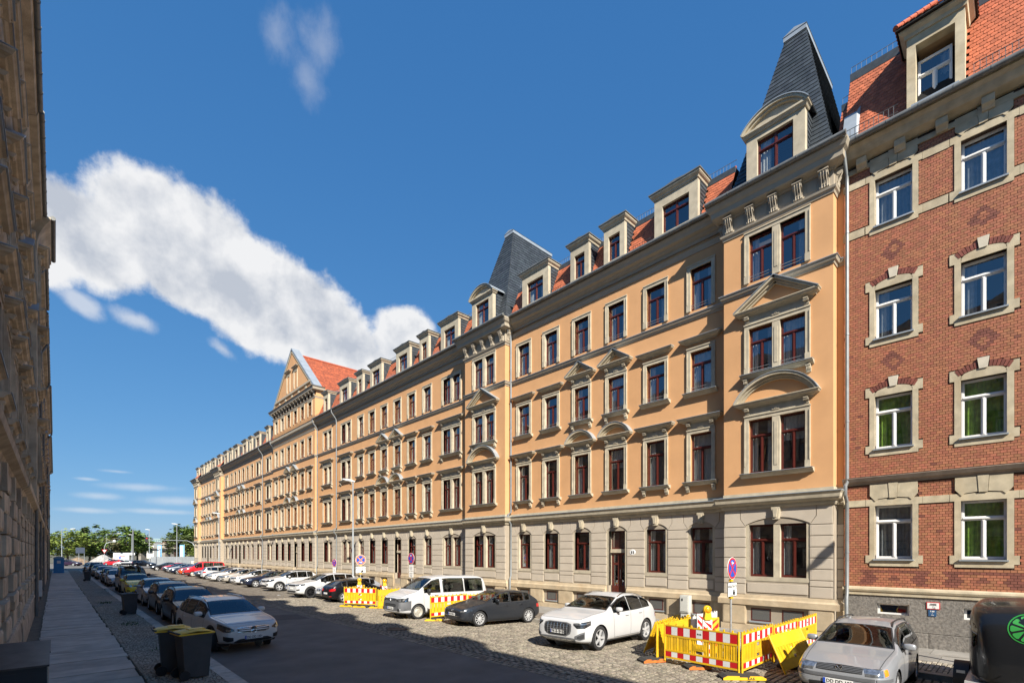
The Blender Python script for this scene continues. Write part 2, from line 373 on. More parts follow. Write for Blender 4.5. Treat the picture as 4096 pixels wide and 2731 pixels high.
m_mos2 = pm('mosaic_field', (0.34, 0.30, 0.24), 0.8, var=0.25, scale=14, attr=True)
m_slab = pm('granite_slab_shaded', (0.46, 0.42, 0.365), 0.8, var=0.16, scale=2.2, rnd=0.14, bump=0.3, bscale=70, stain=0.35, stcol=(0.13, 0.115, 0.095), stretch=1)  # slab colour lightened to make up for the shade on the left pavement
m_slab_sun = pm('granite_slab_sunlit', (0.25, 0.235, 0.21), 0.8, var=0.16, scale=2.2, rnd=0.14, bump=0.3, bscale=70, stain=0.3, stcol=(0.14, 0.125, 0.1), stretch=1)  # darker copy of the slab colour for the sunlit right pavement
m_kerb_sun = pm('kerb_granite_sunlit', (0.26, 0.24, 0.205), 0.8, var=0.2, scale=6, rnd=0.12, bump=0.3, bscale=50)  # same kerb stone, colour kept darker for the sunlit right side
m_kerb = pm('kerb_granite_shaded', (0.47, 0.42, 0.355), 0.8, var=0.2, scale=6, rnd=0.12, bump=0.3, bscale=50)  # kerb colour lightened to offset the shade along the left side
m_cobfar = cobble_mat('cobble_far', (0.265, 0.23, 0.18), (0.11, 0.085, 0.06), 0.17)
m_mosfar = cobble_mat('mosaic_far', (0.34, 0.30, 0.24), (0.10, 0.07, 0.05), 0.09)
m_earth = pm('earth', (0.11, 0.10, 0.065), 0.95, var=0.35, scale=0.3, stain=0.5, stcol=(0.05, 0.075, 0.025), stretch=1)
b = MB(); b.box(-900, 900, -300, 1500, -1.0, -0.45); struct(b.obj('ground', m_earth))
road = MB(); road.quad((3.0,-40,0),(8.62,-40,0),(8.62,118,0),(3.0,118,0)); road = struct(road.obj('road', m_asph))
b = MB(); b.add([(5.2,22.9,.004),(8.4,22.2,.004),(8.5,24.2,.004),(5.5,25.0,.004)], [(0,1,2,3)]); b.obj('repair_patch', m_asph2, road)
b = MB(); b.add([(3.3,6.0,.004),(5.0,5.2,.004),(5.3,8.6,.004),(3.5,9.2,.004)], [(0,1,2,3)]); b.obj('repair_patch', m_asph2, road)
b = MB(); b.quad((-120,118,-.02),(160,118,-.02),(160,196,-.02),(-120,196,-.02)); struct(b.obj('crossing_road', m_asph))
def cross_sheet(name, m, x0, x1, y0, y1, dz=0.0, parent=None):
    b = MB(); b.quad((x0,y0,gz(x0)+dz),(x1,y0,gz(x1)+dz),(x1,y1,gz(x1)+dz),(x0,y1,gz(x0)+dz)); return b.obj(name, m, parent)
park = struct(cross_sheet('parking_lane', m_jsand, 8.6, 15.82, -12, 34, -0.022))
struct(cross_sheet('parking_lane_far', m_cobfar, 8.6, 15.82, 34, 118, -0.006))
# cobbles: courses across the lane, running bond; three gutter rows along the asphalt
items = []; sx, sy = 0.185, 0.155
for r in range(3):
    y = -8.0
    while y < 34:
        l = R.uniform(.17, .27); x = 8.72 + r*0.165
        items.append((Matrix.Translation((x + R.uniform(-.006, .006), y + l/2, gz(x) + R.uniform(-.004, .004))) @ Matrix.Diagonal((.155, l-.016, 1, 1)),)); y += l
y = -8.0; row = 0
while y < 34:
    h = R.uniform(.14, .17); x = 9.13 + (row % 2)*.09
    while x < 15.75:
        l = R.uniform(.15, .23); wav = 0.05*math.sin(x*1.3 + row*.2)
        items.append((Matrix.Translation((x + l/2, y + h/2 + wav, gz(x + l/2) + R.uniform(-.006, .006))) @ Matrix.Rotation(R.uniform(-.05, .05), 4, 'Z') @ Matrix.Diagonal((l-.026, h-.024, 1, 1)),)); x += l
    y += h; row += 1
field(park, 'cobble', 'cobbles', items, stone_proto(.05, .10), m_cob, m_cob2, tint=.3)
# left pavement: wall strip, granite slabs, mosaic strip, kerb
SWZ = 0.12
struct(cross_sheet('wall_strip', m_dirt, -1.2, -0.36, -20, 112, SWZ-.03))
b = MB(); b.box(-.40, 1.47, -20, 112, -.2, SWZ-.05); pav = struct(b.obj('pavement', m_jsand))
y = 4.0
while y < 108:
    d = R.choice((R.uniform(.3, .5), R.uniform(.45, .8), R.uniform(.6, 1.05)))
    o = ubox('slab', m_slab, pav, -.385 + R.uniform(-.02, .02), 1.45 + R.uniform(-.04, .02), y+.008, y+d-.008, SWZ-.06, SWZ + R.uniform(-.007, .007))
    o.rotation_euler = (R.uniform(-.004, .004), R.uniform(-.003, .003), R.uniform(-.006, .006)); y += d
b = MB(); b.box(1.46, 2.78, -20, 34, -.2, SWZ-.025); mos = struct(b.obj('mosaic_strip', m_jsand))
b = MB(); b.box(1.46, 2.78, 34, 112, -.2, SWZ); struct(b.obj('mosaic_strip_far', m_mosfar))
items = []; y = 7.0; row = 0
while y < 34:
    h = R.uniform(.055, .075); x = 1.475 + (row % 2)*.03
    while x < 2.75:
        l = R.uniform(.055, .10)
        items.append((Matrix.Translation((x+l/2, y+h/2+.02*math.sin(x*4+row*.1), SWZ + R.uniform(-.006, .004))) @ Matrix.Rotation(R.uniform(-.12, .12), 4, 'Z') @ Matrix.Diagonal((l-.012, h-.012, .6, 1)),)); x += l
    y += h; row += 1
field(mos, 'mosaic_stone', 'mosaic_stones', items, stone_proto(.03, .1), m_mos, m_mos2, tint=.35)
b = MB(); b.box(2.79, 3.07, -20, 112, -.2, SWZ-.04); kerb = struct(b.obj('kerb', m_jsand))
y = 4.0
while y < 108:
    d = R.uniform(.85, 1.25); ubox('kerb_stone', m_kerb, kerb, 2.775, 3.085, y+.006, y+d-.006, -.1, SWZ + R.uniform(-.004, .006)); y += d
# right pavement
RZ = -0.03
b = MB(); b.box(15.86, 16.08, -14, 114, -.5, RZ-.04); kerb = struct(b.obj('kerb', m_jsand))
y = -6.0
while y < 112:
    d = R.uniform(.85, 1.25); ubox('kerb_stone', m_kerb_sun, kerb, 15.82, 16.11, y+.006, y+d-.006, -.4, RZ + R.uniform(-.004, .006)); y += d
b = MB(); b.box(16.1, 17.62, -14, 12, -.5, RZ-.025); mos = struct(b.obj('mosaic_strip', m_jsand))
b = MB(); b.box(16.1, 17.62, 12, 114, -.5, RZ); struct(b.obj('mosaic_strip_far', m_mosfar))
items = []; y = -5.0; row = 0
while y < 12:
    h = R.uniform(.10, .13); x = 16.12 + (row % 2)*.05
    while x < 17.58:
        l = R.uniform(.10, .15); items.append((Matrix.Translation((x+l/2, y+h/2, RZ + R.uniform(-.006, .004))) @ Matrix.Diagonal((l-.018, h-.018, .8, 1)),)); x += l
    y += h; row += 1
field(mos, 'mosaic_stone', 'mosaic_stones', items, stone_proto(.03, .1), m_mos, m_mos2, tint=.3, limit=250)
b = MB(); b.box(17.63, 20.1, -14, 114, -.5, RZ-.05); pav = struct(b.obj('pavement', m_jsand))
y = -5.0
while y < 112:
    d = R.uniform(.8, 1.4); ubox('slab', m_slab_sun, pav, 17.64, 18.75 + R.uniform(-.1, .1) , y+.008, y+d-.008, RZ-.06, RZ); ubox('slab', m_slab_sun, pav, 18.87, 20.05, y+.008+.3, y+d-.008+.3, RZ-.06, RZ + R.uniform(-.003, .003)); y += d
# street ironwork
m_castiron = pm('cast_iron', (0.075, 0.055, 0.042), 0.7, metal=0.4, var=0.3, scale=20)
t = thing('manhole_cover', 'round rusty manhole cover set in the cobbles beside the asphalt', 'manhole', (9.75, 16.9, gz(9.75)-.012))
b = MB(); b.lathe([(.0,.028),(.30,.028),(.31,.02),(.31,0)], 32); b.obj('cover', m_castiron, t, smooth=30)
b = MB(); b.lathe([(.325,0),(.325,.03),(.41,.03),(.42,0)], 32); b.obj('ring', m_castiron, t, smooth=30)
t = thing('gully_grate', 'rectangular cast iron gully grate beside the left kerb', 'drain', (3.42, 11.1, 0.0))
b = MB(); b.box(-.26,.26,-.26,.26,-.02,.006); b.obj('frame', m_asph2, t)
for i in range(7): ubox('bar', m_castiron, t, -.2+i*.06-.018, -.2+i*.06+.018+.01, -.2, .2, .004, .022)
# ================================================================ windows
WM = {}
def timber(w, h, key, mat, transom=0.70, style='cross', y=0.12):
    # casing + sashes: one frame mesh, three shared pane meshes
    k = ('t', w, h, mat.name, style)
    if k in WM: return WM[k]
    b = MB(); a = w/2; F = 0.042; T = h*transom
    b.box(-a,-a+F,y,y+.07,0,h); b.box(a-F,a,y,y+.07,0,h); b.box(-a+F,a-F,y,y+.07,h-F,h); b.box(-a+F,a-F,y,y+.07,0,F+.02)
    b.box(-a+F,a-F,y-.012,y+.06,T-.036,T+.036); b.box(-a+F,a-F,y-.03,y-.012,T-.012,T+.012)
    b.box(-.034,.034,y-.008,y+.06,F+.02,T-.036); b.box(-.016,.016,y-.02,y-.008,F+.05,T-.06)
    if style == 'four': b.box(-.03,.03,y-.006,y+.06,T+.036,h-F)
    S_ = .028
    cells = [(-a+F,-.034,F+.02,T-.036),(.034,a-F,F+.02,T-.036)]
    cells += [(-a+F,-.03,T+.036,h-F),(.03,a-F,T+.036,h-F)] if style == 'four' else [(-a+F,a-F,T+.036,h-F)]
    panes = []
    for (x0,x1,z0,z1) in cells:
        yy = y+.014
        b.box(x0,x0+S_,yy,yy+.045,z0,z1); b.box(x1-S_,x1,yy,yy+.045,z0,z1); b.box(x0+S_,x1-S_,yy,yy+.045,z0,z0+S_); b.box(x0+S_,x1-S_,yy,yy+.045,z1-S_,z1)
        p = MB(); p.quad((x0+S_,yy+.02,z0+S_),(x1-S_,yy+.02,z0+S_),(x1-S_,yy+.02,z1-S_),(x0+S_,yy+.02,z1-S_)); panes.append(p.mesh('pane', g_win, recalc=False))
    WM[k] = (b.mesh('window', mat), panes); return WM[k]
def surround(w, h, side=0.16, top=0.18, o=0.05, mat=None, ears=False):
    k = ('s', w, h, side, top, o, mat.name)
    if k in WM: return WM[k]
    b = MB(); a = w/2
    for s in (-1, 1):
        x0, x1 = sorted((s*a, s*(a+side))); b.box(x0,x1,-o,.14,0,h)
        xa, xb = sorted((s*(a+side-.035), s*(a+side))); b.box(xa,xb,-o-.025,-o+.001,.3,h)
        b.box(x0-.008,x1+.008,-o-.02,-o+.002,0,.28)
    b.box(-a-side,a+side,-o,.14,h,h+top); b.box(-a-side-.02,a+side+.02,-o-.028,-o+.02,h+top-.045,h+top+.003)
    WM[k] = b.mesh('surround', mat); return WM[k]
def sillm(w, key, mat, corb=True, o=0.24, wid=.28):
    k = ('l', w, corb, mat.name, o)
    if k in WM: return WM[k]
    b = MB(); a = w/2 + wid
    b.sweep([(-a,0),(a,0)], [(0,-.16),(.05,-.16),(.08,-.13),(o*.6,-.11),(o*.8,-.05),(o,-.04),(o,0),(0,.01)])
    b.sweep([(-a-.01,0),(a+.01,0)], [(-.1,.012),(o+.02,.003),(o+.02,-.014),(o+.012,-.014),(o+.012,.0),(-.1,.006)], 1)
    if corb:
        for s in (-1, 1):
            xc = s*(a-.17); pr = [(0,-.42),(-.05,-.42),(-.07,-.36),(-.11,-.30),(-.13,-.22),(-.16,-.2),(-.16,-.15),(0,-.15)]
            b.prism(pr, 'x', xc-.075, xc+.075); b.box(xc-.045,xc-.015,-.14,-.1,-.33,-.2); b.box(xc+.015,xc+.045,-.14,-.1,-.33,-.2)
    WM[k] = b.mesh('sill', [mat, m_zinc]); return WM[k]
CPROF = [(0,0),(.05,0),(.07,.05),(.10,.07),(.17,.09),(.20,.12),(.28,.15),(.30,.19),(.33,.22),(.33,.25),(0,.27)]
def console(b, xc, z, mi=0, d=.2, h=.22, w=.15):
    pr = [(0,z-h),(-.05,z-h),(-.08,z-h*.8),(-.07,z-h*.55),(-d*.75,z-h*.35),(-d,z-h*.15),(-d,z),(0,z)]
    b.prism(pr, 'x', xc-w/2, xc+w/2, mi); b.tube([(xc-w/2-.012,-d*.62,z-h*.3),(xc+w/2+.012,-d*.62,z-h*.3)], .055, 8, mi)
    b.tube([(xc-w/2-.012,-.05,z-h*.82),(xc+w/2+.012,-.05,z-h*.82)], .038, 8, mi)
def hoodm(w, kind, mat):
    # z = 0 at the top of the surround
    k = ('h', w, kind, mat.name)
    if k in WM: return WM[k]
    b = MB(); a = w/2 + .205; sc = lambda d, z0=0.0, s=1.0: [(o*s, z*s+z0) for o, z in CPROF]
    zinc = lambda z, aa: b.sweep([(-aa-.33,0),(aa+.33,0)], [(0,z+.022),(.345,z),(.345,z-.02),(.335,z-.02),(.335,z-.004),(0,z+.01)], 1)
    if kind == 'plain':
        z0 = .16; b.sweep([(-a+.02,.02),(-a+.02,0),(a-.02,0),(a-.02,.02)], sc(0, z0, .8)); b.sweep([(-a-.25,0),(a+.25,0)], [(0,z0+.226),(.28,z0+.206),(.28,z0+.19),(0,z0+.2)], 1)
    if kind in ('console', 'pediment', 'arch'):
        z0 = .24
        b.box(-a+.08,a-.08,-.06,0,0,z0); b.box(-.13,.13,-.085,0,.05,z0-.05); b.box(-.05,.05,-.10,0,.09,z0-.09)
        for s in (-1, 1): console(b, s*(a-.16), z0+.02)
        b.sweep([(-a+.02,.02),(-a+.02,0),(a-.02,0),(a-.02,.02)], sc(0, z0, .95))
        zt = z0+.255
        if kind == 'console': b.sweep([(-a-.3,0),(a+.3,0)], [(0,zt+.022),(.34,zt),(.34,zt-.02),(0,zt+.004)], 1)
    if kind == 'pediment':
        A = a+.28; hgt = A*.66
        b.prism([(-A+.12,zt),(A-.12,zt),(0,zt+hgt-.1)], 'y', -.04, .0, 2)
        for s in (-1, 1):
            ang = math.atan2(hgt, A); M = Matrix.Translation((0,0,zt+hgt)) @ Matrix.Rotation(s*ang, 4, 'Y'); ln = math.hypot(A, hgt)
            x0, x1 = (0, ln) if s > 0 else (-ln, 0)
            b.box(x0,x1,-.30,0,-.10,-.02,0,M); b.box(x0,x1,-.2,0,-.17,-.10,0,M); b.box(x0,x1,-.13,0,-.24,-.17,0,M)
            b.box(x0-.0,x1+.02*s*0,-.34,.0,-.02,.004,1,M)
    if kind == 'arch':
        A = a+.27; n = 16; rise = A*.62; Rr = (A*A+rise*rise)/(2*rise); zc = zt+rise-Rr; t0 = math.asin(min(1, A/Rr))
        if rise > A: t0 = PI - t0
        def arc(r0, r1, y0, y1, mi):
            for i in range(n):
                p = []
                for t in (-t0+2*t0*i/n, -t0+2*t0*(i+1)/n):
                    for r in (r0, r1): p.append((math.sin(t)*r, zc+math.cos(t)*r))
                b.prism([p[0],p[1],p[3],p[2]], 'y', y0, y1, mi)
        arc(Rr-.10, Rr-.015, -.30, 0, 0); arc(Rr-.18, Rr-.10, -.2, 0, 0); arc(Rr-.25, Rr-.18, -.12, 0, 0); arc(Rr-.015, Rr+.006, -.33, 0, 1)
        poly = [(math.sin(t)*(Rr-.24), zc+math.cos(t)*(Rr-.24)) for t in [-t0*.93+2*t0*.93*i/n for i in range(n+1)]]
        b.prism(poly, 'y', -.04, 0, 2)
    WM[k] = b.mesh('hood', [mat, m_zinc, m_orange]); return WM[k]
def curtm(w, h, side, m):
    k = ('c', w, h, side, m.name)
    if k in WM: return WM[k]
    b = MB(); a = w/2-.05
    spans = {'l': [(-a, -a*.35)], 'r': [(a*.35, a)], 'b': [(-a, -a*.45), (a*.45, a)], 'f': [(-a, a)], 't': [(-a, a)]}[side]
    z0, z1 = (.05, h-.05) if side != 't' else (h*.55, h-.05)
    for x0, x1 in spans:
        n = max(6, int((x1-x0)/.035)); vs = []
        for i in range(n+1):
            x = x0+(x1-x0)*i/n; y = .26+.022*math.sin(i*1.9)+.01*math.sin(i*.8+1)
            vs += [(x,y,z0),(x*.99+.0,y,z1)]
        b.add(vs, [(2*i,2*i+2,2*i+3,2*i+1) for i in range(n)])
    WM[k] = b.mesh('curtain', m, smooth=60, recalc=False); return WM[k]
def railm(w):
    k = ('r', w)
    if k in WM: return WM[k]
    b = MB(); a = w/2
    for z in (.14, .25): b.tube([(-a,.03,z),(a,.03,z)], .011, 6)
    for s in (-1, 1): b.box(s*a-.02,s*a+.02,.02,.035,.06,.31)
    WM[k] = b.mesh('railing', m_iron); return WM[k]
def window(P, x, z, w, h, y=0.0, mat=None, sur=None, sill=None, hood=None, rail=False, curt=None, cm=None, style='cross', smat=None, n=1, sp=1.2, mull=True, top=.18, side=.16, dz=0.0, tilt=0.0):
    """one window (n lights side by side share surround, sill and hood)"""
    mat = mat or m_frame; smat = smat or m_sand
    fm, panes = timber(w, h, None, mat, style=style)
    first = None
    for i in range(n):
        xx = x + (i-(n-1)/2)*sp
        o = ob('window', fm, P, (xx, y, z)); first = first or o
        for p in panes: ob('pane', p, o, rot=(R.uniform(-.006,.006), 0, R.uniform(-.008,.008)))
        c = curt if curt is not None else R.choice(('l','b','l','r','f','t','b','l'))
        if c: ob('curtain', curtm(w, h, c, cm or m_curt), o)
        if rail: ob('railing', railm(w), o)
    tot = w+(n-1)*sp
    if sur:
        ob('surround', surround(tot, h, side, top, .05, smat), first, (x-first.location.x, 0, 0))
        if n == 2:
            g = sp-w
            k = ('mul', g, h, smat.name)
            if k not in WM:
                b = MB(); b.box(-g/2,g/2,-.04,.14,0,h); b.box(-g*.22,g*.22,-.055,-.039,.25,h-.2); WM[k] = b.mesh('mullion', smat)
            ob('mullion', WM[k], first, (x-first.location.x, 0, 0))
    if sill: ob('sill', sillm(tot, None, smat, sill == 'corbel'), first, (x-first.location.x, 0, 0))
    if hood: ob('hood', hoodm(tot, hood, smat), first, (x-first.location.x, 0, h+top))
    return (x-tot/2, x+tot/2, z, z+h)
# ================================================================ orange terrace (local x runs towards the camera, outward is -y)
XF = 20.0
GFZ, F1Z, F2Z, F3Z = (2.06, 1.99), (6.01, 2.07), (9.83, 1.78), (13.39, 1.79)
COUR = [1.36, 1.77, 1.99, 2.39, 2.79, 3.18, 3.58, 3.98]
SLATE = ([(-.5,-.006,-.5),(.5,-.006,-.5),(.5,-.006,.5),(-.5,-.006,.5),(-.5,.03,-.5),(.5,.03,-.5),(.5,.004,.5),(-.5,.004,.5)], [(4,5,6,7),(0,1,5,4),(1,2,6,5),(3,0,4,7)])
TILE = ([(-.48,.0,-.38),(-.3,.0,-.48),(0,.0,-.52),(.3,.0,-.48),(.48,.0,-.38),(.48,.0,.5),(-.48,.0,.5),
         (-.48,.02,-.38),(-.3,.02,-.48),(0,.02,-.52),(.3,.02,-.48),(.48,.02,-.38),(.48,.004,.5),(-.48,.004,.5)],
        [(7,8,9,10,11,12,13),(0,1,8,7),(1,2,9,8),(2,3,10,9),(3,4,11,10),(4,5,12,11),(6,0,7,13)])
def face_pieces(p0, p1, p2, p3, w, h, items, skip=None, lap=1.25, bond=True):
    """cover quad p0 p1 (bottom, left to right) p2 p3 (top right, top left) with pieces of w x h; local y of a piece is its outward side"""
    p0, p1, p2, p3 = map(Vector, (p0, p1, p2, p3)); up = ((p3+p2)-(p0+p1))/2; H = up.length; n = max(1, int(H/h))
    ax = (p1-p0).normalized(); nrm = ax.cross(up.normalized()).normalized(); az = nrm.cross(ax) * -1
    az = up - ax*up.dot(ax); az.normalize()
    for r in range(n):
        t = (r+.5)/n; a = p0.lerp(p3, t); b = p1.lerp(p2, t); L = (b-a).length
        k = max(1, round(L/w)); off = .5 if (bond and r % 2) else 0
        for c in range(k + (1 if off else 0)):
            u0, u1 = max(0, (c-off)/k), min(1, (c+1-off)/k)
            if u1-u0 < .12/k: continue
            p = a.lerp(b, (u0+u1)/2)
            if skip and skip(p): continue
            M = Matrix((( ax.x, nrm.x, az.x, p.x), (ax.y, nrm.y, az.y, p.y), (ax.z, nrm.z, az.z, p.z), (0,0,0,1)))
            items.append((M @ Matrix.Diagonal((L*(u1-u0)*.985, 1, H/n*lap, 1)),))
def roof_y(z): return -.15 + (z-16.85)/(19.1-16.85)*.9
def dormer(P, roof, x, wide, slates, base=17.0, top=19.16, yf=-.2):
    hw = 1.02 if wide else .60; ww, wh = (1.26, 1.22) if wide else (.66, 1.22)
    b = MB()
    b.box(x-hw, x-ww/2, yf, yf+.2, base, top-.25); b.box(x+ww/2, x+hw, yf, yf+.2, base, top-.25)
    b.box(x-ww/2, x+ww/2, yf, yf+.2, 17.27+wh, top-.25); b.box(x-ww/2, x+ww/2, yf, yf+.2, base, 17.27)
    b.sweep([(x-hw,yf+1.2),(x-hw,yf),(x+hw,yf),(x+hw,yf+1.2)], [(0,top-.27),(.04,top-.27),(.06,top-.2),(.12,top-.15),(.16,top-.1),(.16,top-.03),(0,top-.03)])
    b.obj('dormer', m_sand, P)
    b = MB(); b.box(x-hw-.2, x+hw+.2, yf-.2, yf+1.35, top-.03, top+.02); b.prism([(x-hw-.1, top+.02),(x+hw+.1, top+.02),(x, top+.16)], 'y', yf-.1, yf+1.3); b.obj('dormer_roof', m_gutter, P)
    b = MB()
    for s in (-1, 1):
        xx = x+s*(hw-.01); b.add([(xx,yf+.2,base),(xx,roof_y(base)+.2,base),(xx,roof_y(top-.1)+.35,top-.05),(xx,yf+.2,top-.05)], [(0,1,2,3)])
        q = [(xx+s*.01,yf+.2,base+.1),(xx+s*.01,roof_y(base)+.3,base+.1),(xx+s*.01,roof_y(top-.1)+.3,top-.12),(xx+s*.01,yf+.2,top-.12)]
        if s > 0: face_pieces(q[0],q[1],q[2],q[3], .2, .17, slates)
    b.obj('dormer_cheek', m_slate, P)
    window(P, x, 17.27, ww, wh, y=yf, style='four' if wide else 'cross', curt=R.choice(('l', 'b', '')))
def tower(P, roof, x, slates):
    rings = [(16.95,1.93,-.38,6.0),(17.9,1.62,-.06,5.9),(23.95,.36,1.75,5.35)]
    b = MB()
    for i in range(2):
        z0,w0,a0,c0 = rings[i]; z1,w1,a1,c1 = rings[i+1]
        q = [[(x-w0,a0,z0),(x+w0,a0,z0),(x+w1,a1,z1),(x-w1,a1,z1)],[(x+w0,a0,z0),(x+w0,c0,z0),(x+w1,c1,z1),(x+w1,a1,z1)],
             [(x+w0,c0,z0),(x-w0,c0,z0),(x-w1,c1,z1),(x+w1,c1,z1)],[(x-w0,c0,z0),(x-w0,a0,z0),(x-w1,a1,z1),(x-w1,c1,z1)]]
        for k, f in enumerate(q):
            b.add(f, [(0,1,2,3)])
            if k < 2: face_pieces(*f, .3, .2, slates)
    b.obj('tower_roof', m_slate, P)
    b = MB(); b.box(x-.42,x+.42,1.66,5.45,23.82,24.0); b.prism([(x-.44,24.0),(x+.44,24.0),(x,24.14)], 'y', 1.64, 5.47); b.obj('tower_cap', m_zinc, P)
    # round-headed stone dormer on the bay
    yf = -.62; hw, ww, wh = 1.0, 1.24, 1.42; b = MB()
    for s in (-1, 1):
        x0, x1 = sorted((x+s*ww/2, x+s*hw)); b.box(x0,x1,yf,yf+.25,17.0,18.95)
    b.box(x-ww/2,x+ww/2,yf,yf+.25,17.22+wh,18.95); b.box(x-ww/2,x+ww/2,yf,yf+.25,17.0,17.22)
    b.sweep([(x-hw,yf+.3),(x-hw,yf),(x+hw,yf),(x+hw,yf+.3)], [(0,18.85),(.05,18.85),(.1,18.93),(.14,18.95),(.14,19.02),(0,19.03)])
    n = 16; A = hw+.16; rise = .62; Rr = (A*A+rise*rise)/(2*rise); zc = 19.0+rise-Rr; t0 = math.asin(A/Rr)
    def arc(r0, r1, y0, y1, mi):
        for i in range(n):
            p = [(x+math.sin(t)*r, zc+math.cos(t)*r) for t in (-t0+2*t0*i/n, -t0+2*t0*(i+1)/n) for r in (r0, r1)]
            b.prism([p[0],p[1],p[3],p[2]], 'y', y0, y1, mi)
    arc(Rr-.1,Rr-.01,yf-.16,yf+.2,0); arc(Rr-.18,Rr-.1,yf-.08,yf+.2,0)
    b.prism([(x+math.sin(t)*(Rr-.17), zc+math.cos(t)*(Rr-.17)) for t in [-t0*.94+2*t0*.94*i/n for i in range(n+1)]], 'y', yf+.02, yf+.2, 0)
    arc(Rr-.01,Rr+.015,yf-.2,yf+1.3,1)
    b.obj('bay_dormer', [m_sand, m_zinc], P)
    b = MB()
    for s in (-1, 1): b.box(x+s*(hw-.05)-.03, x+s*(hw-.05)+.03, yf+.25, .6, 17.0, 18.98)
    b.obj('dormer_cheek', m_slate, P)
    q = (x+hw-.01)
    face_pieces((q,yf+.26,17.05),(q,.0,17.05),(q,.5,18.9),(q,yf+.26,18.9), .2, .17, slates)
    window(P, x, 17.22, ww, wh, y=yf, style='four', curt='l')
GFL = {}
def orange_house(label, yc, segs, dormers=(), towers=(), doorx=None, number=None, gable=None, mirror=False, pipes=(), blocks=True):
    P = thing('terrace_house', label, 'house', (XF, yc, 0), -PI/2)
    WMX = Matrix.Translation((XF, yc, 0)) @ Matrix.Rotation(-PI/2, 4, 'Z')
    sg = -1 if mirror else 1
    if mirror: segs = [(-b_, -a_, y, [(-x, k, *r) for x, k, *r in reversed(w)]) for a_, b_, y, w in reversed(segs)]
    x0, x1 = segs[0][0], segs[-1][1]
    path = []
    for a_, c_, y, w in segs: path += [(a_, y), (c_, y)]
    path = [p for i, p in enumerate(path) if i == 0 or p != path[i-1]]
    up = MB(); lo = MB(); room = MB(); plin = MB(); arches = []
    top = 16.3
    for si, (a_, c_, y, wins) in enumerate(segs):
        bay = len(wins) == 1 and abs(c_-a_) < 4.2 and y < -.1
        gab = gable and y < -.1
        holes = []; gh = []
        edges = []
        for (x, kind, *r) in wins:
            n = 2 if kind == 'd' else 1; w, sp = (.84, 1.10) if n == 2 else (.92, 1.2)
            h1, h2 = r if r else ('console', 'plain')
            holes.append(window(P, x, F1Z[0], w, F1Z[1], y, sur=1, n=n, sp=sp, hood=h1, sill='corbel' if h1 == 'console' and n == 1 else 'flat'))
            holes.append(window(P, x, F2Z[0], w, F2Z[1], y, sur=1, n=n, sp=sp, hood=h2, sill='corbel' if h2 == 'pediment' or n == 2 else 'flat', rail=True))
            holes.append(window(P, x, F3Z[0], w, F3Z[1], y, sur=1, n=n, sp=sp, rail=True))
            if gab: holes.append(window(P, x, 17.5, w, 1.45, y, sur=1, n=n, sp=sp))
            # ground floor opening
            tot = w+(n-1)*sp+.04; a = tot/2+.11
            door = doorx is not None and abs(x-sg*doorx) < .2
            gh.append((x-tot/2, x+tot/2, .9 if door else GFZ[0], GFZ[0]+GFZ[1])); edges.append((x-a, x+a, x, door, n, w, sp))
            if not door: window(P, x, GFZ[0], w+.04, GFZ[1], y+.08, n=n, sp=sp)
            arches.append((x, y, tot, a, door, n, sp, w))
        z1 = 19.5 if gab else top
        wall_holes(up, a_, c_, 5.1, z1, holes, y, .2)
        wall_holes(lo, a_, c_, -.1, 5.2, gh, y+.035, .22)
        # returns of projecting parts
        if y < -.1:
            for xx in (a_, c_):
                up.quad((xx,y,5.1),(xx,0.05,5.1),(xx,0.05,z1),(xx,y,z1)); lo.quad((xx,y+.035,-.1),(xx,.05,-.1),(xx,.05,5.2),(xx,y+.035,5.2))
        # rusticated piers
        ed = sorted(edges); cuts = [a_] + [q for e in ed for q in (e[0], e[1])] + [c_]
        for k in range(0, len(cuts), 2):
            l, r_ = cuts[k], cuts[k+1]
            if r_-l < .05: continue
            if y >= -.1 and k == 0 and si > 0: l += .0
            for q in range(len(COUR)-1):
                ubox('stone_block', m_taupe, P, l+.004, r_-.004, y, y+.06, COUR[q]+.013, COUR[q+1]-.013, .08)
            pl = .03 if k == 0 else .22; pr = .03 if k == len(cuts)-2 else .22
            if r_-l > .5:
                b = MB(); b.prism([(l+.02,3.995),(r_-.02,3.995),(r_-pr,4.29),(r_-pr,4.66),(l+pl,4.66),(l+pl,4.29)], 'y', y, y+.06); b.obj('stone_block', m_taupe, P)
            # plinth stone under the pier
            ubox('plinth_stone', m_sand2, P, l-.02, r_+.02, y-.07, y+.1, .22, .96, .06)
        for e in ed:
            l, r_, x, door, n, w, sp = e
            if door: continue
            ubox('apron', m_taupe, P, l+.06, r_-.06, y+.005, y+.06, 1.46, 1.82, .06)
            ubox('lintel_course', m_sand, P, l+.005, r_-.005, y+.02, y+.2, 1.9, 2.055)
            b = MB(); b.box(l+.03,r_-.03,y+.06,y+.2,.22,.96); b.obj('cellar_recess', m_sand, P)
            for i in range(n):
                xx = x+(i-(n-1)/2)*sp
                b = MB(); b.box(xx-.36,xx+.36,y+.03,y+.07,.36,.86); b.box(xx-.42,xx+.42,y-.02,y+.07,.30,.36,1); cw = b.obj('cellar_window', [m_frame, m_zinc], P)
                b = MB(); b.quad((xx-.31,y+.027,.41),(xx+.31,y+.027,.41),(xx+.31,y+.027,.81),(xx-.31,y+.027,.81)); b.obj('mesh_screen', pm('mesh_screen', (.12,.12,.115), .6, metal=.3, var=.3, scale=200), cw)
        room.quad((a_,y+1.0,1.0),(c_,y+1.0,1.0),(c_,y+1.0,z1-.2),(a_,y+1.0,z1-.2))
        # plinth cap and base
        dg = [(e[0]-.02, e[1]+.02) for e in ed if e[3]]
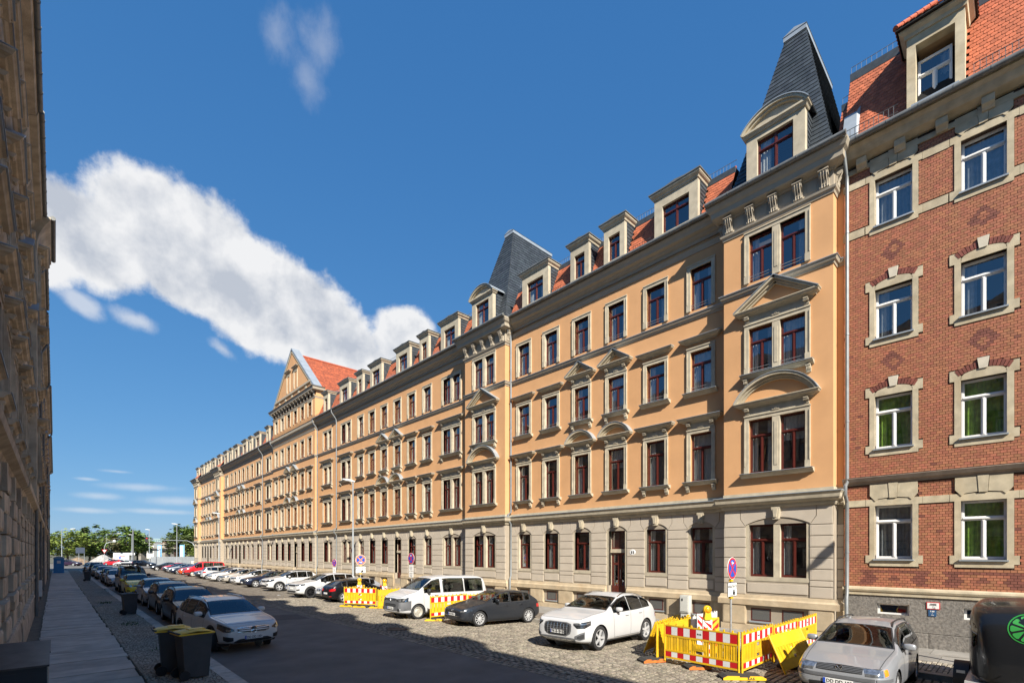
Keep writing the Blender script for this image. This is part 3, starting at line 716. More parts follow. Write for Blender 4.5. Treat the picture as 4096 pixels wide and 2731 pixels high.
        spans = [(a_-(.1 if y < -.1 else 0), c_+(.1 if y < -.1 else 0))]
        for dl, dr in dg: spans = [(spans[0][0], dl), (dr, spans[0][1])]
        for s0, s1 in spans:
            plin.sweep([(s0,y+.04),(s0,y),(s1,y),(s1,y+.04)] if y < -.1 else [(s0,y),(s1,y)], [(-.06,.97),(.10,.97),(.10,1.18),(.05,1.24),(.02,1.35),(-.06,1.36)])
            plin.sweep([(s0,y),(s1,y)], [(-.06,-.15),(.05,-.15),(.05,.2),(-.06,.22)])
        # joints of the plinth cap read as separate stones
        if bay or gab or True:
            pass
        if bay:
            # entablature with scrolled brackets
            b = MB(); wr = [(a_,.0),(a_,y),(c_,y),(c_,.0)]
            b.sweep(wr, [(0,15.42),(.03,15.42),(.05,15.5),(.1,15.55),(.12,15.62),(.02,15.64),(0,15.64)])
            b.sweep(wr, [(0,15.64),(.02,15.64),(.02,16.2),(0,16.2)])
            b.sweep(wr, [(0,16.2),(.06,16.2),(.1,16.26),(.3,16.3),(.36,16.34),(.38,16.52),(.46,16.6),(.52,16.74),(.52,16.8),(0,16.82)])
            b.obj('cornice', m_trim, P)
            nb = 5
            for i in range(nb):
                xb = a_+.24+(c_-a_-.48)*i/(nb-1)
                b = MB(); zz = 16.22; pr = [(0,zz-.62),(-.06,zz-.62),(-.1,zz-.55),(-.08,zz-.42),(-.13,zz-.25),(-.24,zz-.16),(-.27,zz-.06),(-.27,zz),(0,zz)]
                b.prism([(u, v) for u, v in pr], 'x', -.13, .13); b.box(-.16,.16,-.3,0,zz-.04,zz)
                b.tube([(-.145,-.17,zz-.14),(.145,-.17,zz-.14)], .085, 10); b.tube([(-.145,-.06,zz-.52),(.145,-.06,zz-.52)], .06, 10)
                for dx in (-.08, 0, .08): b.tube([(dx,-.28,zz-.08),(dx,-.2,zz-.25),(dx,-.12,zz-.4),(dx,-.11,zz-.55)], .022, 6)
                bo = b.obj('bracket', m_trim, P, loc=(xb, y, 0), smooth=40)
                if i == nb-1 or i == 0:
                    ob('bracket', bo.data, P, (c_ if i else a_, y+.22, 0), (0,0,PI/2 if i else -PI/2))
                if i < nb-1:
                    st = (c_-a_-.48)/(nb-1)
                    ubox('frieze_panel', m_trim, P, xb+.26, xb+st-.26, y-.035, y-.01, 15.76, 16.08, .1)
    houseback = MB()
    houseback.box(x0+.02, x1-.02, 11.9, 12, -.1, 19.0)
    for xx in (x0, x1): houseback.quad((xx,0.02,-.1),(xx,12,-.1),(xx,12,19.0),(xx,0.6,17.0))
    houseback.obj('rear_walls', m_orange, P)
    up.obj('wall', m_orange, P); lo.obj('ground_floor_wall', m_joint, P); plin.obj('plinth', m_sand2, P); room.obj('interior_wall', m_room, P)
    # openings of the ground floor: jambs, arch and keystone
    for (x, y, tot, a, door, n, sp, w) in arches:
        k = (round(tot, 2), door)
        if k not in GFL:
            b = MB()
            for s in (-1, 1):
                u0, u1 = sorted((s*tot/2, s*a)); b.box(u0,u1,.03,.3 if not door else .42,(1.36 if door else 2.05),4.06)
            if n == 2: b.box(-(sp-w)/2+.02,(sp-w)/2-.02,.05,.2,2.05,4.06)
            rise = .26; Rr = (a*a+rise*rise)/(2*rise); zc = 4.05+rise-Rr; t0 = math.asin(a/Rr); N_ = 10
            arc = [(math.sin(-t0+2*t0*i/N_)*Rr, zc+math.cos(-t0+2*t0*i/N_)*Rr) for i in range(N_+1)]
            b.prism([(-a,4.05)] + arc[1:-1] + [(a,4.05)], 'y', .045, .2)
            sub = b.mesh('arch_infill', m_sand)
            b = MB()
            half = (arc[:6])
            for s in (1, -1):
                pts = [(s*p[0], p[1]) for p in half] + [(0, 4.66), (s*-(a+.19), 4.66), (s*-(a+.19), 4.29), (s*-(a+.01), 4.01)]
                q = [(p[0]-s*.012 if abs(p[0]) < .02 else p[0], p[1]) for p in pts]; b.prism(q, 'y', 0, .06)
            lin = b.mesh('lintel_stone', m_taupe, recalc=True)
            b = MB(); b.prism([(-.10,4.22),(.10,4.22),(.15,4.68),(-.15,4.68)], 'y', -.11, .05); b.prism([(-.05,4.3),(.05,4.3),(.08,4.6),(-.08,4.6)], 'y', -.15, -.10)
            b.prism([(-.12,4.24),(-.1,4.24),(-.15,4.68),(-.17,4.68)], 'y', -.06, .05); b.prism([(.12,4.24),(.1,4.24),(.15,4.68),(.17,4.68)], 'y', -.06, .05)
            GFL[k] = (sub, lin, b.mesh('keystone', m_sand))
        for me in GFL[k]: ob(me.name.split('.')[0], me, P, (x, y, 0))
        if door:
            hw = tot/2
            b = MB(); b.box(x-hw,x+hw,y+.2,y+.42,2.98,3.16); b.obj('door_lintel', m_sand, P)
            b = MB(); b.box(x-hw,x+hw,y+.3,y+.36,3.16,4.05); d = b.obj('transom_frame', m_frame, P)
            b = MB(); b.quad((x-hw+.06,y+.297,3.24),(x-.02,y+.297,3.24),(x-.02,y+.297,3.98),(x-hw+.06,y+.297,3.98)); b.obj('pane', g_win, d, recalc=False)
            b = MB(); b.quad((x+.03,y+.297,3.24),(x+hw-.06,y+.297,3.24),(x+hw-.06,y+.297,3.98),(x+.03,y+.297,3.98)); b.obj('pane', g_win, d, recalc=False)
            b = MB()
            for s in (-1, 1):
                u0, u1 = sorted((x+s*.012, x+s*(hw-.01))); st = .10
                b.box(u0,u0+st,y+.3,y+.35,.95,2.97); b.box(u1-st,u1,y+.3,y+.35,.95,2.97)
                for (za, zb) in ((.95,1.35),(2.37,2.49),(2.87,2.97)): b.box(u0+st,u1-st,y+.3,y+.35,za,zb)
                b.box(u0+st+.02,u1-st-.02,y+.285,y+.31,1.03,1.27)
            d = b.obj('door', m_frame, P)
            for s in (-1, 1):
                u0, u1 = sorted((x+s*.112, x+s*(hw-.11)))
                for za, zb in ((1.35,2.37),(2.49,2.87)):
                    b = MB(); b.quad((u0,y+.32,za),(u1,y+.32,za),(u1,y+.32,zb),(u0,y+.32,zb)); b.obj('pane', g_win, d, recalc=False)
            b = MB(); b.tube([(x+.07,y+.26,1.7),(x+.07,y+.26,2.15)], .014, 8); b.obj('handle', m_iron, d, smooth=40)
            b = MB()
            for i in range(5): b.box(x-hw-.05,x+hw+.05,y-.25+i*.12,y+.5,-.1+i*.2,-.05+i*.2+.15)
            b.obj('steps', m_sand2, P)
            if number:
                b = MB(); b.lathe([(0,-.012),(.12,-.012),(.13,0)], 24, ax='y'); o = b.obj('number_plate', m_white, P, loc=(x+a+.33, y, 3.0)); o.scale = (1.25, 1, 1)
                text(number, .16, m_black, o, (0, -.016, -.06), bold=.012)
    # cornices that run along the whole front
    full = [p for p in path]
    b = MB(); b.sweep(full, [(-.02,4.66),(.05,4.66),(.09,4.73),(.10,4.8),(.20,4.84),(.24,4.9),(.26,5.02),(.30,5.08),(.30,5.12),(-.02,5.16)]); b.sweep(full, [(-.05,5.16),(.022,5.16),(.022,5.27),(-.05,5.28)])
    b.obj('storey_cornice', m_sand, P)
    b = MB(); b.sweep(full, [(.02,5.166),(.315,5.128),(.315,5.10),(.305,5.10),(.305,5.12),(.02,5.156)]); b.obj('cornice_flashing', m_zinc, P)
    b = MB(); b.sweep(full, [(-.02,12.98),(.03,12.98),(.05,13.05),(.10,13.08),(.13,13.16),(.15,13.2),(-.02,13.24)]); b.sweep(full, [(.0,13.25),(.16,13.212),(.16,13.19),(0,13.236)], 1)
    b.obj('string_course', [m_trim, m_zinc], P)
    slates = []; tiles = []
    roof = MB()
    for (a_, c_, y, wins) in segs:
        if y < -.1: continue
        b = MB(); b.sweep([(a_,0),(c_,0)], [(-.02,15.82),(.03,15.82),(.05,15.9),(.08,15.96),(.1,16.02),(-.02,16.04)])
        b.sweep([(a_,0),(c_,0)], [(-.02,16.2),(.05,16.2),(.08,16.32),(.18,16.38),(.22,16.46),(.38,16.5),(.42,16.62),(.5,16.74),(.5,16.8),(-.02,16.84)])
        b.obj('cornice', m_trim, P)
        q = [(a_,roof_y(16.85),16.85),(c_,roof_y(16.85),16.85),(c_,roof_y(19.1),19.1),(a_,roof_y(19.1),19.1)]
        roof.add([(p[0],p[1]+.03,p[2]) for p in q], [(0,1,2,3)]); roof.quad((a_,roof_y(19.1),19.1),(c_,roof_y(19.1),19.1),(c_,12,19.6),(a_,12,19.6))
        dd = [(sg*x, (1.05 if k == 'w' else .63)) for x, k in dormers]
        if yc < 60:
            face_pieces(q[0],q[1],(q[2][0],roof_y(18.85),18.85),(q[3][0],roof_y(18.85),18.85), .17, .155, tiles, skip=lambda p: any(abs(p.x-x) < w_ for x, w_ in dd))
        b = MB(); b.box(a_,c_,roof_y(18.85)-.02,roof_y(19.1)+.02,18.86,19.1); b.obj('roof_flashing', m_slate, P)
        b = MB(); b.tube([(a_,roof_y(19.15),19.13),(c_,roof_y(19.15),19.13)], .06, 8); b.obj('ridge', m_ridge, P)
        b = MB(); b.tube([(a_,roof_y(19.3),19.48),(c_,roof_y(19.3),19.48)], .012, 5)
        for i in range(int((c_-a_)/.14)): b.box(a_+i*.14-.006,a_+i*.14+.006,roof_y(19.3)-.006,roof_y(19.3)+.006,19.12,19.48)
        b.obj('roof_railing', m_iron, P)
        for i in range(len(dd)-1):
            u0, u1 = sorted((dd[i][0], dd[i+1][0])); u0 += 1.15; u1 -= 1.15
            if u1-u0 < .5: continue
            b = MB(); yr, zr = -.30, 17.0; b.tube([(u0,yr,zr+.3),(u1,yr,zr+.3)], .01, 5); b.tube([(u0,yr,zr+.08),(u1,yr,zr+.08)], .01, 5)
            for i2 in range(int((u1-u0)/.12)+1): b.box(u0+i2*.12-.005,u0+i2*.12+.005,yr-.005,yr+.005,zr-.02,zr+.3)
            b.obj('snow_guard', m_iron, P)
    for (a_, c_, y, wins) in segs:
        if y < -.1 and not towers and not gable: roof.quad((a_,y-.2,16.85),(c_,y-.2,16.85),(c_,.75,19.1),(a_,.75,19.1)); roof.quad((a_,.75,19.1),(c_,.75,19.1),(c_,12,19.6),(a_,12,19.6))
    ro = roof.obj('roof', m_tile2 if yc < 60 else m_tile, P)
    b = MB()
    gp = []
    for (a_, c_, y, wins) in segs: gp.append((a_, c_, y))
    for a_, c_, y in gp:
        if gable and y < -.1: continue
        o_ = .6 if y > -.1 else .6
        b.tube([(a_-(.5 if y < -.1 else 0),y-o_,16.85),(c_+(.5 if y < -.1 else 0),y-o_,16.85)], .085, 10)
        for i in range(int((c_-a_)/.8)): b.tube([(a_+.4+i*.8-.012,y-o_,16.85),(a_+.4+i*.8+.012,y-o_,16.85)], .094, 10)
        b.quad((a_,y-o_,16.90),(c_,y-o_,16.90),(c_,y-.1,17.0),(a_,y-.1,17.0))
    b.obj('gutter', m_gutter, P, smooth=40)
    for x, y in pipes:
        b = MB(); xx = sg*x
        b.tube([(xx,y-.62,16.8),(xx,y-.62,16.55),(xx,y-.16,15.95),(xx,y-.12,15.6),(xx,y-.12,5.4),(xx,y-.36,5.25),(xx,y-.36,4.95),(xx,y-.12,4.7),(xx,y-.12,1.6),(xx,y-.2,1.45),(xx,y-.2,.1)], .06, 10)
        for z in (3.0, 7.5, 10.5, 14.0): b.tube([(xx,y-.12,z-.03),(xx,y-.12,z+.03)], .07, 10)
        b.obj('downpipe', m_pipe, P, smooth=40)
    for x, k in dormers: dormer(P, ro, sg*x, k == 'w', slates)
    for x in towers: tower(P, ro, sg*x, slates)
    if tiles: field(ro, 'roof_tile', 'roof_tiles', tiles, [TILE], m_tile, m_tile2, WMX, limit=300)
    if slates:
        so = MB(); so.box(x0+.5, x1-.5, 5, 6, 18, 18.5); so = so.obj('roof_deck', m_slate, P)
        field(so, 'slate', 'slates', slates, [SLATE], m_slate, m_slate2, WMX, limit=300, tint=.25)
    if gable:
        gx0, gx1, gy = gable; hw = (gx1-gx0)/2
        b = MB(); wr = [(gx0,.6),(gx0,gy),(gx1,gy),(gx1,.6)]
        b.sweep(wr, [(0,16.2),(.05,16.2),(.1,16.4),(.28,16.5),(.3,16.75),(.34,16.8),(0,16.84)]); b.sweep(wr, [(-.02,15.82),(.03,15.82),(.05,15.9),(.1,16.02),(-.02,16.04)])
        b.sweep(wr, [(0,19.2),(.04,19.2),(.06,19.3),(.1,19.36),(0,19.38)]); b.sweep(wr, [(0,19.9),(.1,19.95),(.34,20.0),(.38,20.2),(.5,20.32),(0,20.36)])
        b.obj('cornice', m_trim, P)
        for i in range(15):
            xb = gx0+.25+(2*hw-.5)*i/14; b = MB(); console(b, 0, 19.95, 0, .3, .5, .24); b.obj('bracket', m_trim, P, loc=(xb, gy, 0))
        ap = 26.2; z0 = 20.35; b = MB(); cx = (gx0+gx1)/2
        for h_ in ((-1.15,), (1.15,)):
            window(P, cx+h_[0], 21.5, .8, 1.9, gy, sur=1, hood='plain')
        b.prism([(gx0,z0),(gx1,z0),(cx,ap)], 'y', gy, gy+.35); b.obj('gable_wall', m_orange, P)
        b = MB(); b.box(gx0+1.0,gx1-1.0,gy-.15,gy,21.1,21.3); b.obj('string_course', m_trim, P)
        for i in range(5): ubox('pilaster', m_sand, P, cx-4.2+i*2.1-.2, cx-4.2+i*2.1+.2, gy-.06, gy+.05, 20.36, 21.1)
        b = MB()
        for s in (-1, 1):
            ang = math.atan2(ap-z0, hw); M = Matrix.Translation((cx,0,ap+.06)) @ Matrix.Rotation(s*ang, 4, 'Y'); ln = math.hypot(hw, ap-z0)+.2
            u0, u1 = (0, ln) if s > 0 else (-ln, 0); b.box(u0,u1,gy-.12,gy+.75,-.08,.08,0,M); b.box(u0,u1,gy-.08,gy+.1,-.3,-.08,1,M)
        b.obj('gable_coping', [m_zinc, m_sand], P)
        b = MB(); zr = 25.7
        for s in (-1, 1): b.add([(cx,gy+.4,zr),(cx,15,zr),(cx+s*(hw-.1),15,z0),(cx+s*(hw-.1),gy+.4,z0)], [(0,1,2,3)])
        b.obj('gable_roof', m_tilefar, P)
        b = MB(); b.tube([(cx,gy+.6,zr+.05),(cx,15,zr+.05)], .12, 8); b.obj('ridge', m_ridge, P)
        b = MB()
        for s in (gx0, gx1): b.box(s-.01,s+.01,gy+.1,13,16,20.3)
        b.obj('gable_side_wall', m_orange, P)
    return P
m_black = pm('black_print', (0.02, 0.02, 0.02), 0.6, var=0)
m_tilefar = cobble_mat('tile_far', (0.50, 0.115, 0.04), (0.16, 0.04, 0.02), 0.2, (1, 1, 1))
TXT = {}
def text(s, size, m, parent, loc, rot=(PI/2, 0, 0), bold=0.0, align='CENTER', name='lettering', sx=1.0, ext=0.0015):
    k = (s, size, bold, align, m.name)
    if k not in TXT:
        cu = bpy.data.curves.new('t', 'FONT'); cu.body = s; cu.size = size; cu.align_x = align; cu.offset = bold; cu.extrude = ext; cu.resolution_u = 3
        o = bpy.data.objects.new('t', cu); C.objects.link(o); dg = bpy.context.evaluated_depsgraph_get()
        me = bpy.data.meshes.new_from_object(o.evaluated_get(dg)); C.objects.unlink(o); bpy.data.objects.remove(o)
        me.materials.clear(); me.materials.append(m); TXT[k] = me
    o = ob(name, TXT[k], parent, loc, rot); o.scale = (sx, 1, 1); return o
SP = 2.14
six = [((i-2.5)*SP, 's', 'arch' if i in (2, 3) else 'console', 'pediment' if i in (2, 3) else 'plain') for i in range(6)]
bayw = lambda x: [(x, 'd', 'arch', 'pediment')]
s1 = [(-10.39,-6.51,-.45,bayw(-8.45)), (-6.51,6.51,0,six), (6.51,10.27,-.45,bayw(8.45)), (10.27,10.50,0,[])]
d1 = [(-4.28,'w'),(-1.07,'n'),(1.07,'n'),(4.28,'w')]
s2 = [(-10.45,10.45,0,[(-8.36,'d','console','console')] + six + [(8.36,'d','console','console')])]
d2 = [(-8.36,'w'),(-5.2,'n'),(-2.2,'w'),(2.2,'w'),(5.2,'n'),(8.36,'w')]
s3 = [(-11.4,-6.65,0,[(-9.2,'d','console','console')]), (-6.65,6.65,-.3,six), (6.65,11.4,0,[(9.2,'d','console','console')])]
YH = 14.8
orange_house('near orange terrace house with two slate tower bays next to the brick house', YH, s1, d1, (-8.45, 8.45), 1.07, '11', pipes=((10.60,0),(-6.35,0)))
orange_house('flat-fronted orange terrace house between the second tower and the pointed gable', YH+20.84, s2, d2, doorx=1.07, pipes=((-10.3,0),))
orange_house('orange terrace house with the tall pointed gable and red roof', YH+20.84+21.85, s3, [(-9.2,'n'),(9.2,'n')], doorx=1.07, gable=(-6.65,6.65,-.3), pipes=((6.8,0),(-6.8,0)))
orange_house('flat-fronted orange terrace house just beyond the pointed gable', YH+20.84+43.7, s2, d2, doorx=1.07, mirror=True, pipes=((-10.3,0),))
orange_house('farthest orange terrace house at the end of the row', YH+20.84+64.54, s1, d1 + [(-8.45,'w'),(8.45,'w')], (), 1.07, mirror=True, pipes=((-6.35,0),))
# ================================================================ brick house
def brick_house():
    yc = -2.0; P = thing('brick_house', 'red brick house with yellow stone window frames and tiled roof', 'house', (XF, yc, 0), -PI/2)
    WMX = Matrix.Translation((XF, yc, 0)) @ Matrix.Rotation(-PI/2, 4, 'Z')
    x0, x1 = -6.33, 7.0; cols = [-4.95, -2.83, -.71, 1.41, 3.53, 5.65]
    FL = [(2.77, 1.77), (6.44, 1.75), (10.12, 1.64), (13.89, 1.56)]; w = .98
    no = []; holes = []            # no: rectangles (or tests) without bricks
    m_lt = pm('keystone_light', (.55, .5, .4), .8, var=.1, scale=5)
    for ci, x in enumerate(cols):
        for fi, (z, h) in enumerate(FL):
            vis = ci < 2
            cm = (m_green, m_green, m_grey, m_grey)[fi]
            if ci == 0 and fi == 0: cm = m_grey
            cu = 'f' if fi in (0, 1, 3) else 'l'
            holes.append(window(P, x, z, w, h, .06, mat=m_white, curt=cu, cm=cm))
            b = MB(); b.box(x-w/2-.04,x+w/2+.04,-.09,.14,z-.05,z-.005); b.obj('sill_sheet', m_zinc, P)
            a = w/2; sd = .145
            def stone(u0, u1, z0, z1, o=.025): ubox('frame_stone', m_ystone, P, u0, u1, -o, .12, z0, z1); no.append((u0, u1, z0, z1))
            for s in (-1, 1):
                q = lambda p, r: tuple(sorted((x+s*p, x+s*r)))
                stone(*q(a, a+sd), z+.12, z+h)                 # jamb
                stone(*q(a, a+sd+.11), z-.14, z+.12)           # ear at the sill
            stone(x-a, x+a, z-.24, z-.06); stone(x-a-sd, x-a, z-.24, z-.14); stone(x+a, x+a+sd, z-.24, z-.14)
            if fi in (1, 2):
                for s in (-1, 1):
                    u0, u1 = sorted((x+s*a, x+s*(a+sd+.11)))
                    b = MB(); pts = [(a, z+h), (a+sd+.11, z+h), (a+sd+.11, z+h+.32), (a+.13, z+h+.32), (a-.02, z+h+.12)]
                    b.prism([(x+s*p, q_) for p, q_ in pts], 'y', -.025, .12); b.obj('frame_stone', m_ystone, P); no.append((u0, u1, z+h, z+h+.32))
                Rr = 1.05; zc = z+h+.27-Rr; t0 = math.asin((a+.02)/Rr)
                arc = [(x+math.sin(-t0+2*t0*i/10)*Rr, zc+math.cos(-t0+2*t0*i/10)*Rr) for i in range(11)]
                b = MB(); b.prism([(x-a,z+h),(x-a-.0,z+h+.1)] + arc[1:-1] + [(x+a,z+h+.1),(x+a,z+h)], 'y', -.025, .12); b.obj('frame_stone', m_ystone, P)
                n = 15; tA = t0*1.06
                for i in range(n):
                    ta, tb = -tA+2*tA*i/n, -tA+2*tA*(i+1)/n
                    if abs(i-(n-1)/2) < 1.1: continue
                    e = .006
                    b = MB(); p = [(x+math.sin(t)*r, zc+math.cos(t)*r) for t in (ta+e, tb-e) for r in (Rr+.015, Rr+.2)]
                    b.prism([p[0],p[1],p[3],p[2]], 'y', -.03, .1); b.obj('arch_brick', m_brickd, P)
                b = MB(); b.prism([(x-.09,zc+Rr-.02),(x+.09,zc+Rr-.02),(x+.13,zc+Rr+.3),(x-.13,zc+Rr+.3)], 'y', -.055, .1); b.obj('keystone', m_lt, P)
                no.append(('arc', x, zc, Rr+.2, a+.22, z+h)); no.append((x-.13, x+.13, z+h, zc+Rr+.3))
            else:
                # flat band at the lintel with a flat arch of three stones above it
                zb = z+h; stone(x-a-sd-.1, x+a+sd+.1, zb, zb+.22)
                nx = x+2.12-a-sd-.1 if ci < len(cols)-1 else x1
                stone(x+a+sd+.105, nx-.012, zb-.02 if fi else zb, zb+.22)
                if ci == 0: stone(x0, x-a-sd-.112, zb, zb+.22)
                if fi == 3:
                    stone(x+a+sd+.115, nx-.042, z-.14, z+.12)
                    if ci == 0: stone(x0, x-a-sd-.142, z-.14, z+.12)
                for s in (-1, 1):
                    b = MB(); pts = [(.105, zb+.26), (.4, zb+.225), (a-.02, zb+.15), (a+.13, zb+.34), (a+.13, zb+.72), (.135, zb+.72)]
                    b.prism([(x+s*p, q_) for p, q_ in pts], 'y', -.045, .1); b.obj('lintel_stone', m_ystone, P)
                b = MB(); b.prism([(x-.095,zb+.24),(x+.095,zb+.24),(x+.125,zb+.74),(x-.125,zb+.74)], 'y', -.06, .1); b.obj('keystone', m_ystone, P)
                no.append((x-a-.13, x+a+.13, zb+.2, zb+.73))
    b = MB(); wall_holes(b, x0, x1, 1.6, 16.2, holes, .014, .25); b.obj('wall', m_mortar, P)
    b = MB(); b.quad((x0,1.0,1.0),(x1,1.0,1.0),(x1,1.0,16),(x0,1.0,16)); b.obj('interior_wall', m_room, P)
    b = MB(); b.box(x0,x1,11.9,12,-.1,18)
    for xx in (x0, x1): b.quad((xx,.02,-.1),(xx,12,-.1),(xx,12,18),(xx,.5,18))
    b.obj('rear_walls', m_mortar, P)
    # bricks: header bond 14 cm x 8 cm
    items = []; r = 0; z = 1.83; hs = [(h[0]-.01, h[1]+.01, h[2]-.05, h[3]) for h in holes]
    BR = ([(-.5,.5,-.5),(.5,.5,-.5),(.5,.5,.5),(-.5,.5,.5),(-.5,-.5,-.5),(.5,-.5,-.5),(.5,-.5,.5),(-.5,-.5,.5)], [(4,5,6,7),(0,1,5,4),(1,2,6,5),(2,3,7,6),(3,0,4,7)])
    def dark(x, z):
        for c in cols:
            for zc in (9.28, 12.93):
                dx, dz = abs(x-c)/.14, abs(z-zc)/.081
                if dz < 4.3 and 1.2 < dx*1.15+dz*.62 < 2.75: return True
            if 1.9 < z < 2.42:
                dx = abs(x-c); dz = (z-1.9)/.081
                if abs(dx-.62-.05*abs(dz-3)) < .16 or (dz > 5.2 and dx < .62) or (abs(dx) < .1 and 2 < dz < 4.5): return True
        return False
    while z < 15.98:
        x = x0 + (0 if r % 2 else -.07)
        while x < x1:
            a_, c_ = max(x, x0)+.005, min(x+.14, x1)-.005; x += .14
            if c_-a_ < .02 or (5.25 < z+.04 < 5.52): continue
            segs = [(a_, c_)]; zz = z+.036
            for q in no + hs:
                if q[0] == 'arc':
                    _, ax, azc, ar, aa, zmin = q; m_ = (a_+c_)/2
                    if zz > zmin and (m_-ax)**2+(zz-azc)**2 < ar*ar and abs(m_-ax) < aa: segs = []
                    continue
                if q[2]-.02 < zz < q[3]+.02:
                    ns = []
                    for u0, u1 in segs:
                        if q[1] <= u0 or q[0] >= u1: ns.append((u0, u1)); continue
                        if q[0]-u0 > .03: ns.append((u0, q[0]-.006))
                        if u1-q[1] > .03: ns.append((q[1]+.006, u1))
                    segs = ns
            for u0, u1 in segs:
                dk = dark((u0+u1)/2, zz) or R.random() < .008
                M = Matrix.Translation(((u0+u1)/2, .012 + R.uniform(-.0025, .0025), zz)) @ Matrix.Diagonal((u1-u0, .03, .071, 1))
                items.append((M, m_brickd if dk else None, (.55, .5, .65) if dk else (R.uniform(.95,1.05), R.uniform(.9,1.1), 1)))
        z += .081; r += 1
    wall = [o for o in P.children if o.name.startswith('wall')][0]
    field(wall, 'brick', 'bricks', items, [BR], m_brick, m_brick2, WMX, limit=300, tint=.15)
    # string course, plinth moulding, granite base
    m_st = pm('weathered_stone', (.26, .21, .165), .85, var=.2, scale=4, bump=.2, stain=.4, stcol=(.14, .11, .09))
    b = MB(); b.sweep([(x0,0),(x1,0)], [(-.02,5.27),(.04,5.27),(.06,5.33),(.13,5.38),(.16,5.44),(.19,5.5),(-.02,5.54)]); b.obj('string_course', m_st, P)
    b = MB(); b.sweep([(x0,0),(x1,0)], [(-.02,1.56),(.1,1.56),(.1,1.66),(.13,1.68),(.15,1.74),(.13,1.8),(.06,1.83),(-.02,1.84)]); b.obj('plinth_moulding', m_ystone, P)
    gh = [(c-.42, c+.42, .95, 1.3) for c in cols]
    b = MB(); wall_holes(b, x0, x1, .74, 1.57, gh, -.06, .3); b.obj('granite_wall', m_granite, P)
    u = x0
    while u < x1:
        l = R.uniform(1.2, 1.9); ubox('granite_block', m_granite, P, u+.006, min(u+l, x1)-.006, -.085, .1, .44, .735, .03); u += l
    u = x0-.7
    while u < x1:
        l = R.uniform(1.3, 1.9); ubox('granite_block', m_granite, P, max(u,x0)+.006, min(u+l, x1)-.006, -.09, .1, -.12, .43, .03); u += l
    for c in cols:
        b = MB(); b.box(c-.42,c+.42,.05,.09,.95,1.0); b.box(c-.42,c+.42,.05,.09,1.25,1.3); b.box(c-.42,c-.36,.05,.09,1,1.25); b.box(c+.36,c+.42,.05,.09,1,1.25); o = b.obj('cellar_window', m_white, P)
        b = MB(); b.quad((c-.36,.08,1),(c+.36,.08,1),(c+.36,.08,1.25),(c-.36,.08,1.25)); b.obj('pane', g_win, o, recalc=False)
    # eaves
    b = MB(); b.sweep([(x0,0),(x1,0)], [(-.02,15.96),(.05,15.96),(.05,16.12),(-.02,16.12)]); b.sweep([(x0,0),(x1,0)], [(-.02,16.24),(.08,16.26),(.28,16.36),(.34,16.44),(.4,16.56),(.5,16.66),(.5,16.72),(-.02,16.74)])
    b.obj('cornice', m_ystone, P)
    for i in range(13):
        xb = x0+.55+i*1.02
        b = MB(); b.prism([(0,15.98),(-.1,15.98),(-.14,16.05),(-.22,16.12),(-.24,16.3),(0,16.36)], 'x', xb-.14, xb+.14); b.obj('corbel', m_ystone, P)
    b = MB(); b.tube([(x0+.15,-.6,16.76),(x1,-.6,16.76)], .09, 10); b.quad((x0,-.6,16.83),(x1,-.6,16.83),(x1,-.15,16.9),(x0,-.15,16.9))
    for i in range(16): b.tube([(x0+.5+i*.8-.012,-.6,16.76),(x0+.5+i*.8+.012,-.6,16.76)], .098, 10)
    b.obj('gutter', m_gutter, P, smooth=40)
    ry = lambda z_: -.2+(z_-16.8)/3.45*1.25
    roof = MB(); q = [(x0,ry(16.8),16.8),(x1,ry(16.8),16.8),(x1,ry(20.0),20.0),(x0,ry(20.0),20.0)]
    roof.add([(p[0],p[1]+.03,p[2]) for p in q], [(0,1,2,3)]); roof.quad((x0,ry(20.0),20.2),(x1,ry(20.0),20.2),(x1,12,20.9),(x0,12,20.9)); roof.quad((x0,ry(16.8),16.8),(x0,12,16.8),(x0,12,20.9),(x0,ry(20.0)+.03,20.2))
    ro = roof.obj('roof', m_tile2, P)
    items = []; dx, dw = -3.89, .78
    face_pieces(*q, .155, .15, items, skip=lambda p: abs(p.x-dx) < dw-.05 and p.z < 19.7)
    b = MB(); b.box(x0,x1,ry(20)-.03,ry(20.3),19.98,20.27); b.obj('roof_flashing', m_slate, P)
    for i in range(int((x1-x0)/.3)):
        b = MB(); b.tube([(x0+i*.3,ry(20.3),20.28),(x0+i*.3+.3,ry(20.3),20.30)], [.075,.06], 8); b.obj('ridge_tile', m_ridge, P)
    b = MB(); b.tube([(x0,ry(20.5),20.66),(x1,ry(20.5),20.66)], .012, 5)
    for i in range(int((x1-x0)/.15)): b.box(x0+i*.15-.006,x0+i*.15+.006,ry(20.5)-.006,ry(20.5)+.006,20.3,20.66)
    b.obj('roof_railing', m_iron, P)
    for u0, u1 in ((x0+.15, dx-dw-.1), (dx+dw+.1, x1)):
        b = MB(); b.tube([(u0,-.42,17.3),(u1,-.42,17.3)], .012, 5); b.tube([(u0,-.42,17.06),(u1,-.42,17.06)], .012, 5)
        for i in range(int((u1-u0)/.13)+1): b.box(u0+i*.13-.007,u0+i*.13+.007,-.427,-.413,16.95 if i % 5 == 0 else 17.02,17.3)
        b.obj('snow_guard', m_gutter, P)
    # stone dormer with hipped tile roof
    yf = -.28; b = MB(); ow, ot = .46, 18.95
    b.box(dx-dw+.1,dx-ow,yf,yf+.3,16.95,19.3); b.box(dx+ow,dx+dw-.1,yf,yf+.3,16.95,19.3); b.box(dx-ow,dx+ow,yf,yf+.3,ot,19.3); b.box(dx-dw+.1,dx+dw-.1,yf,yf+.2,16.85,17.0)
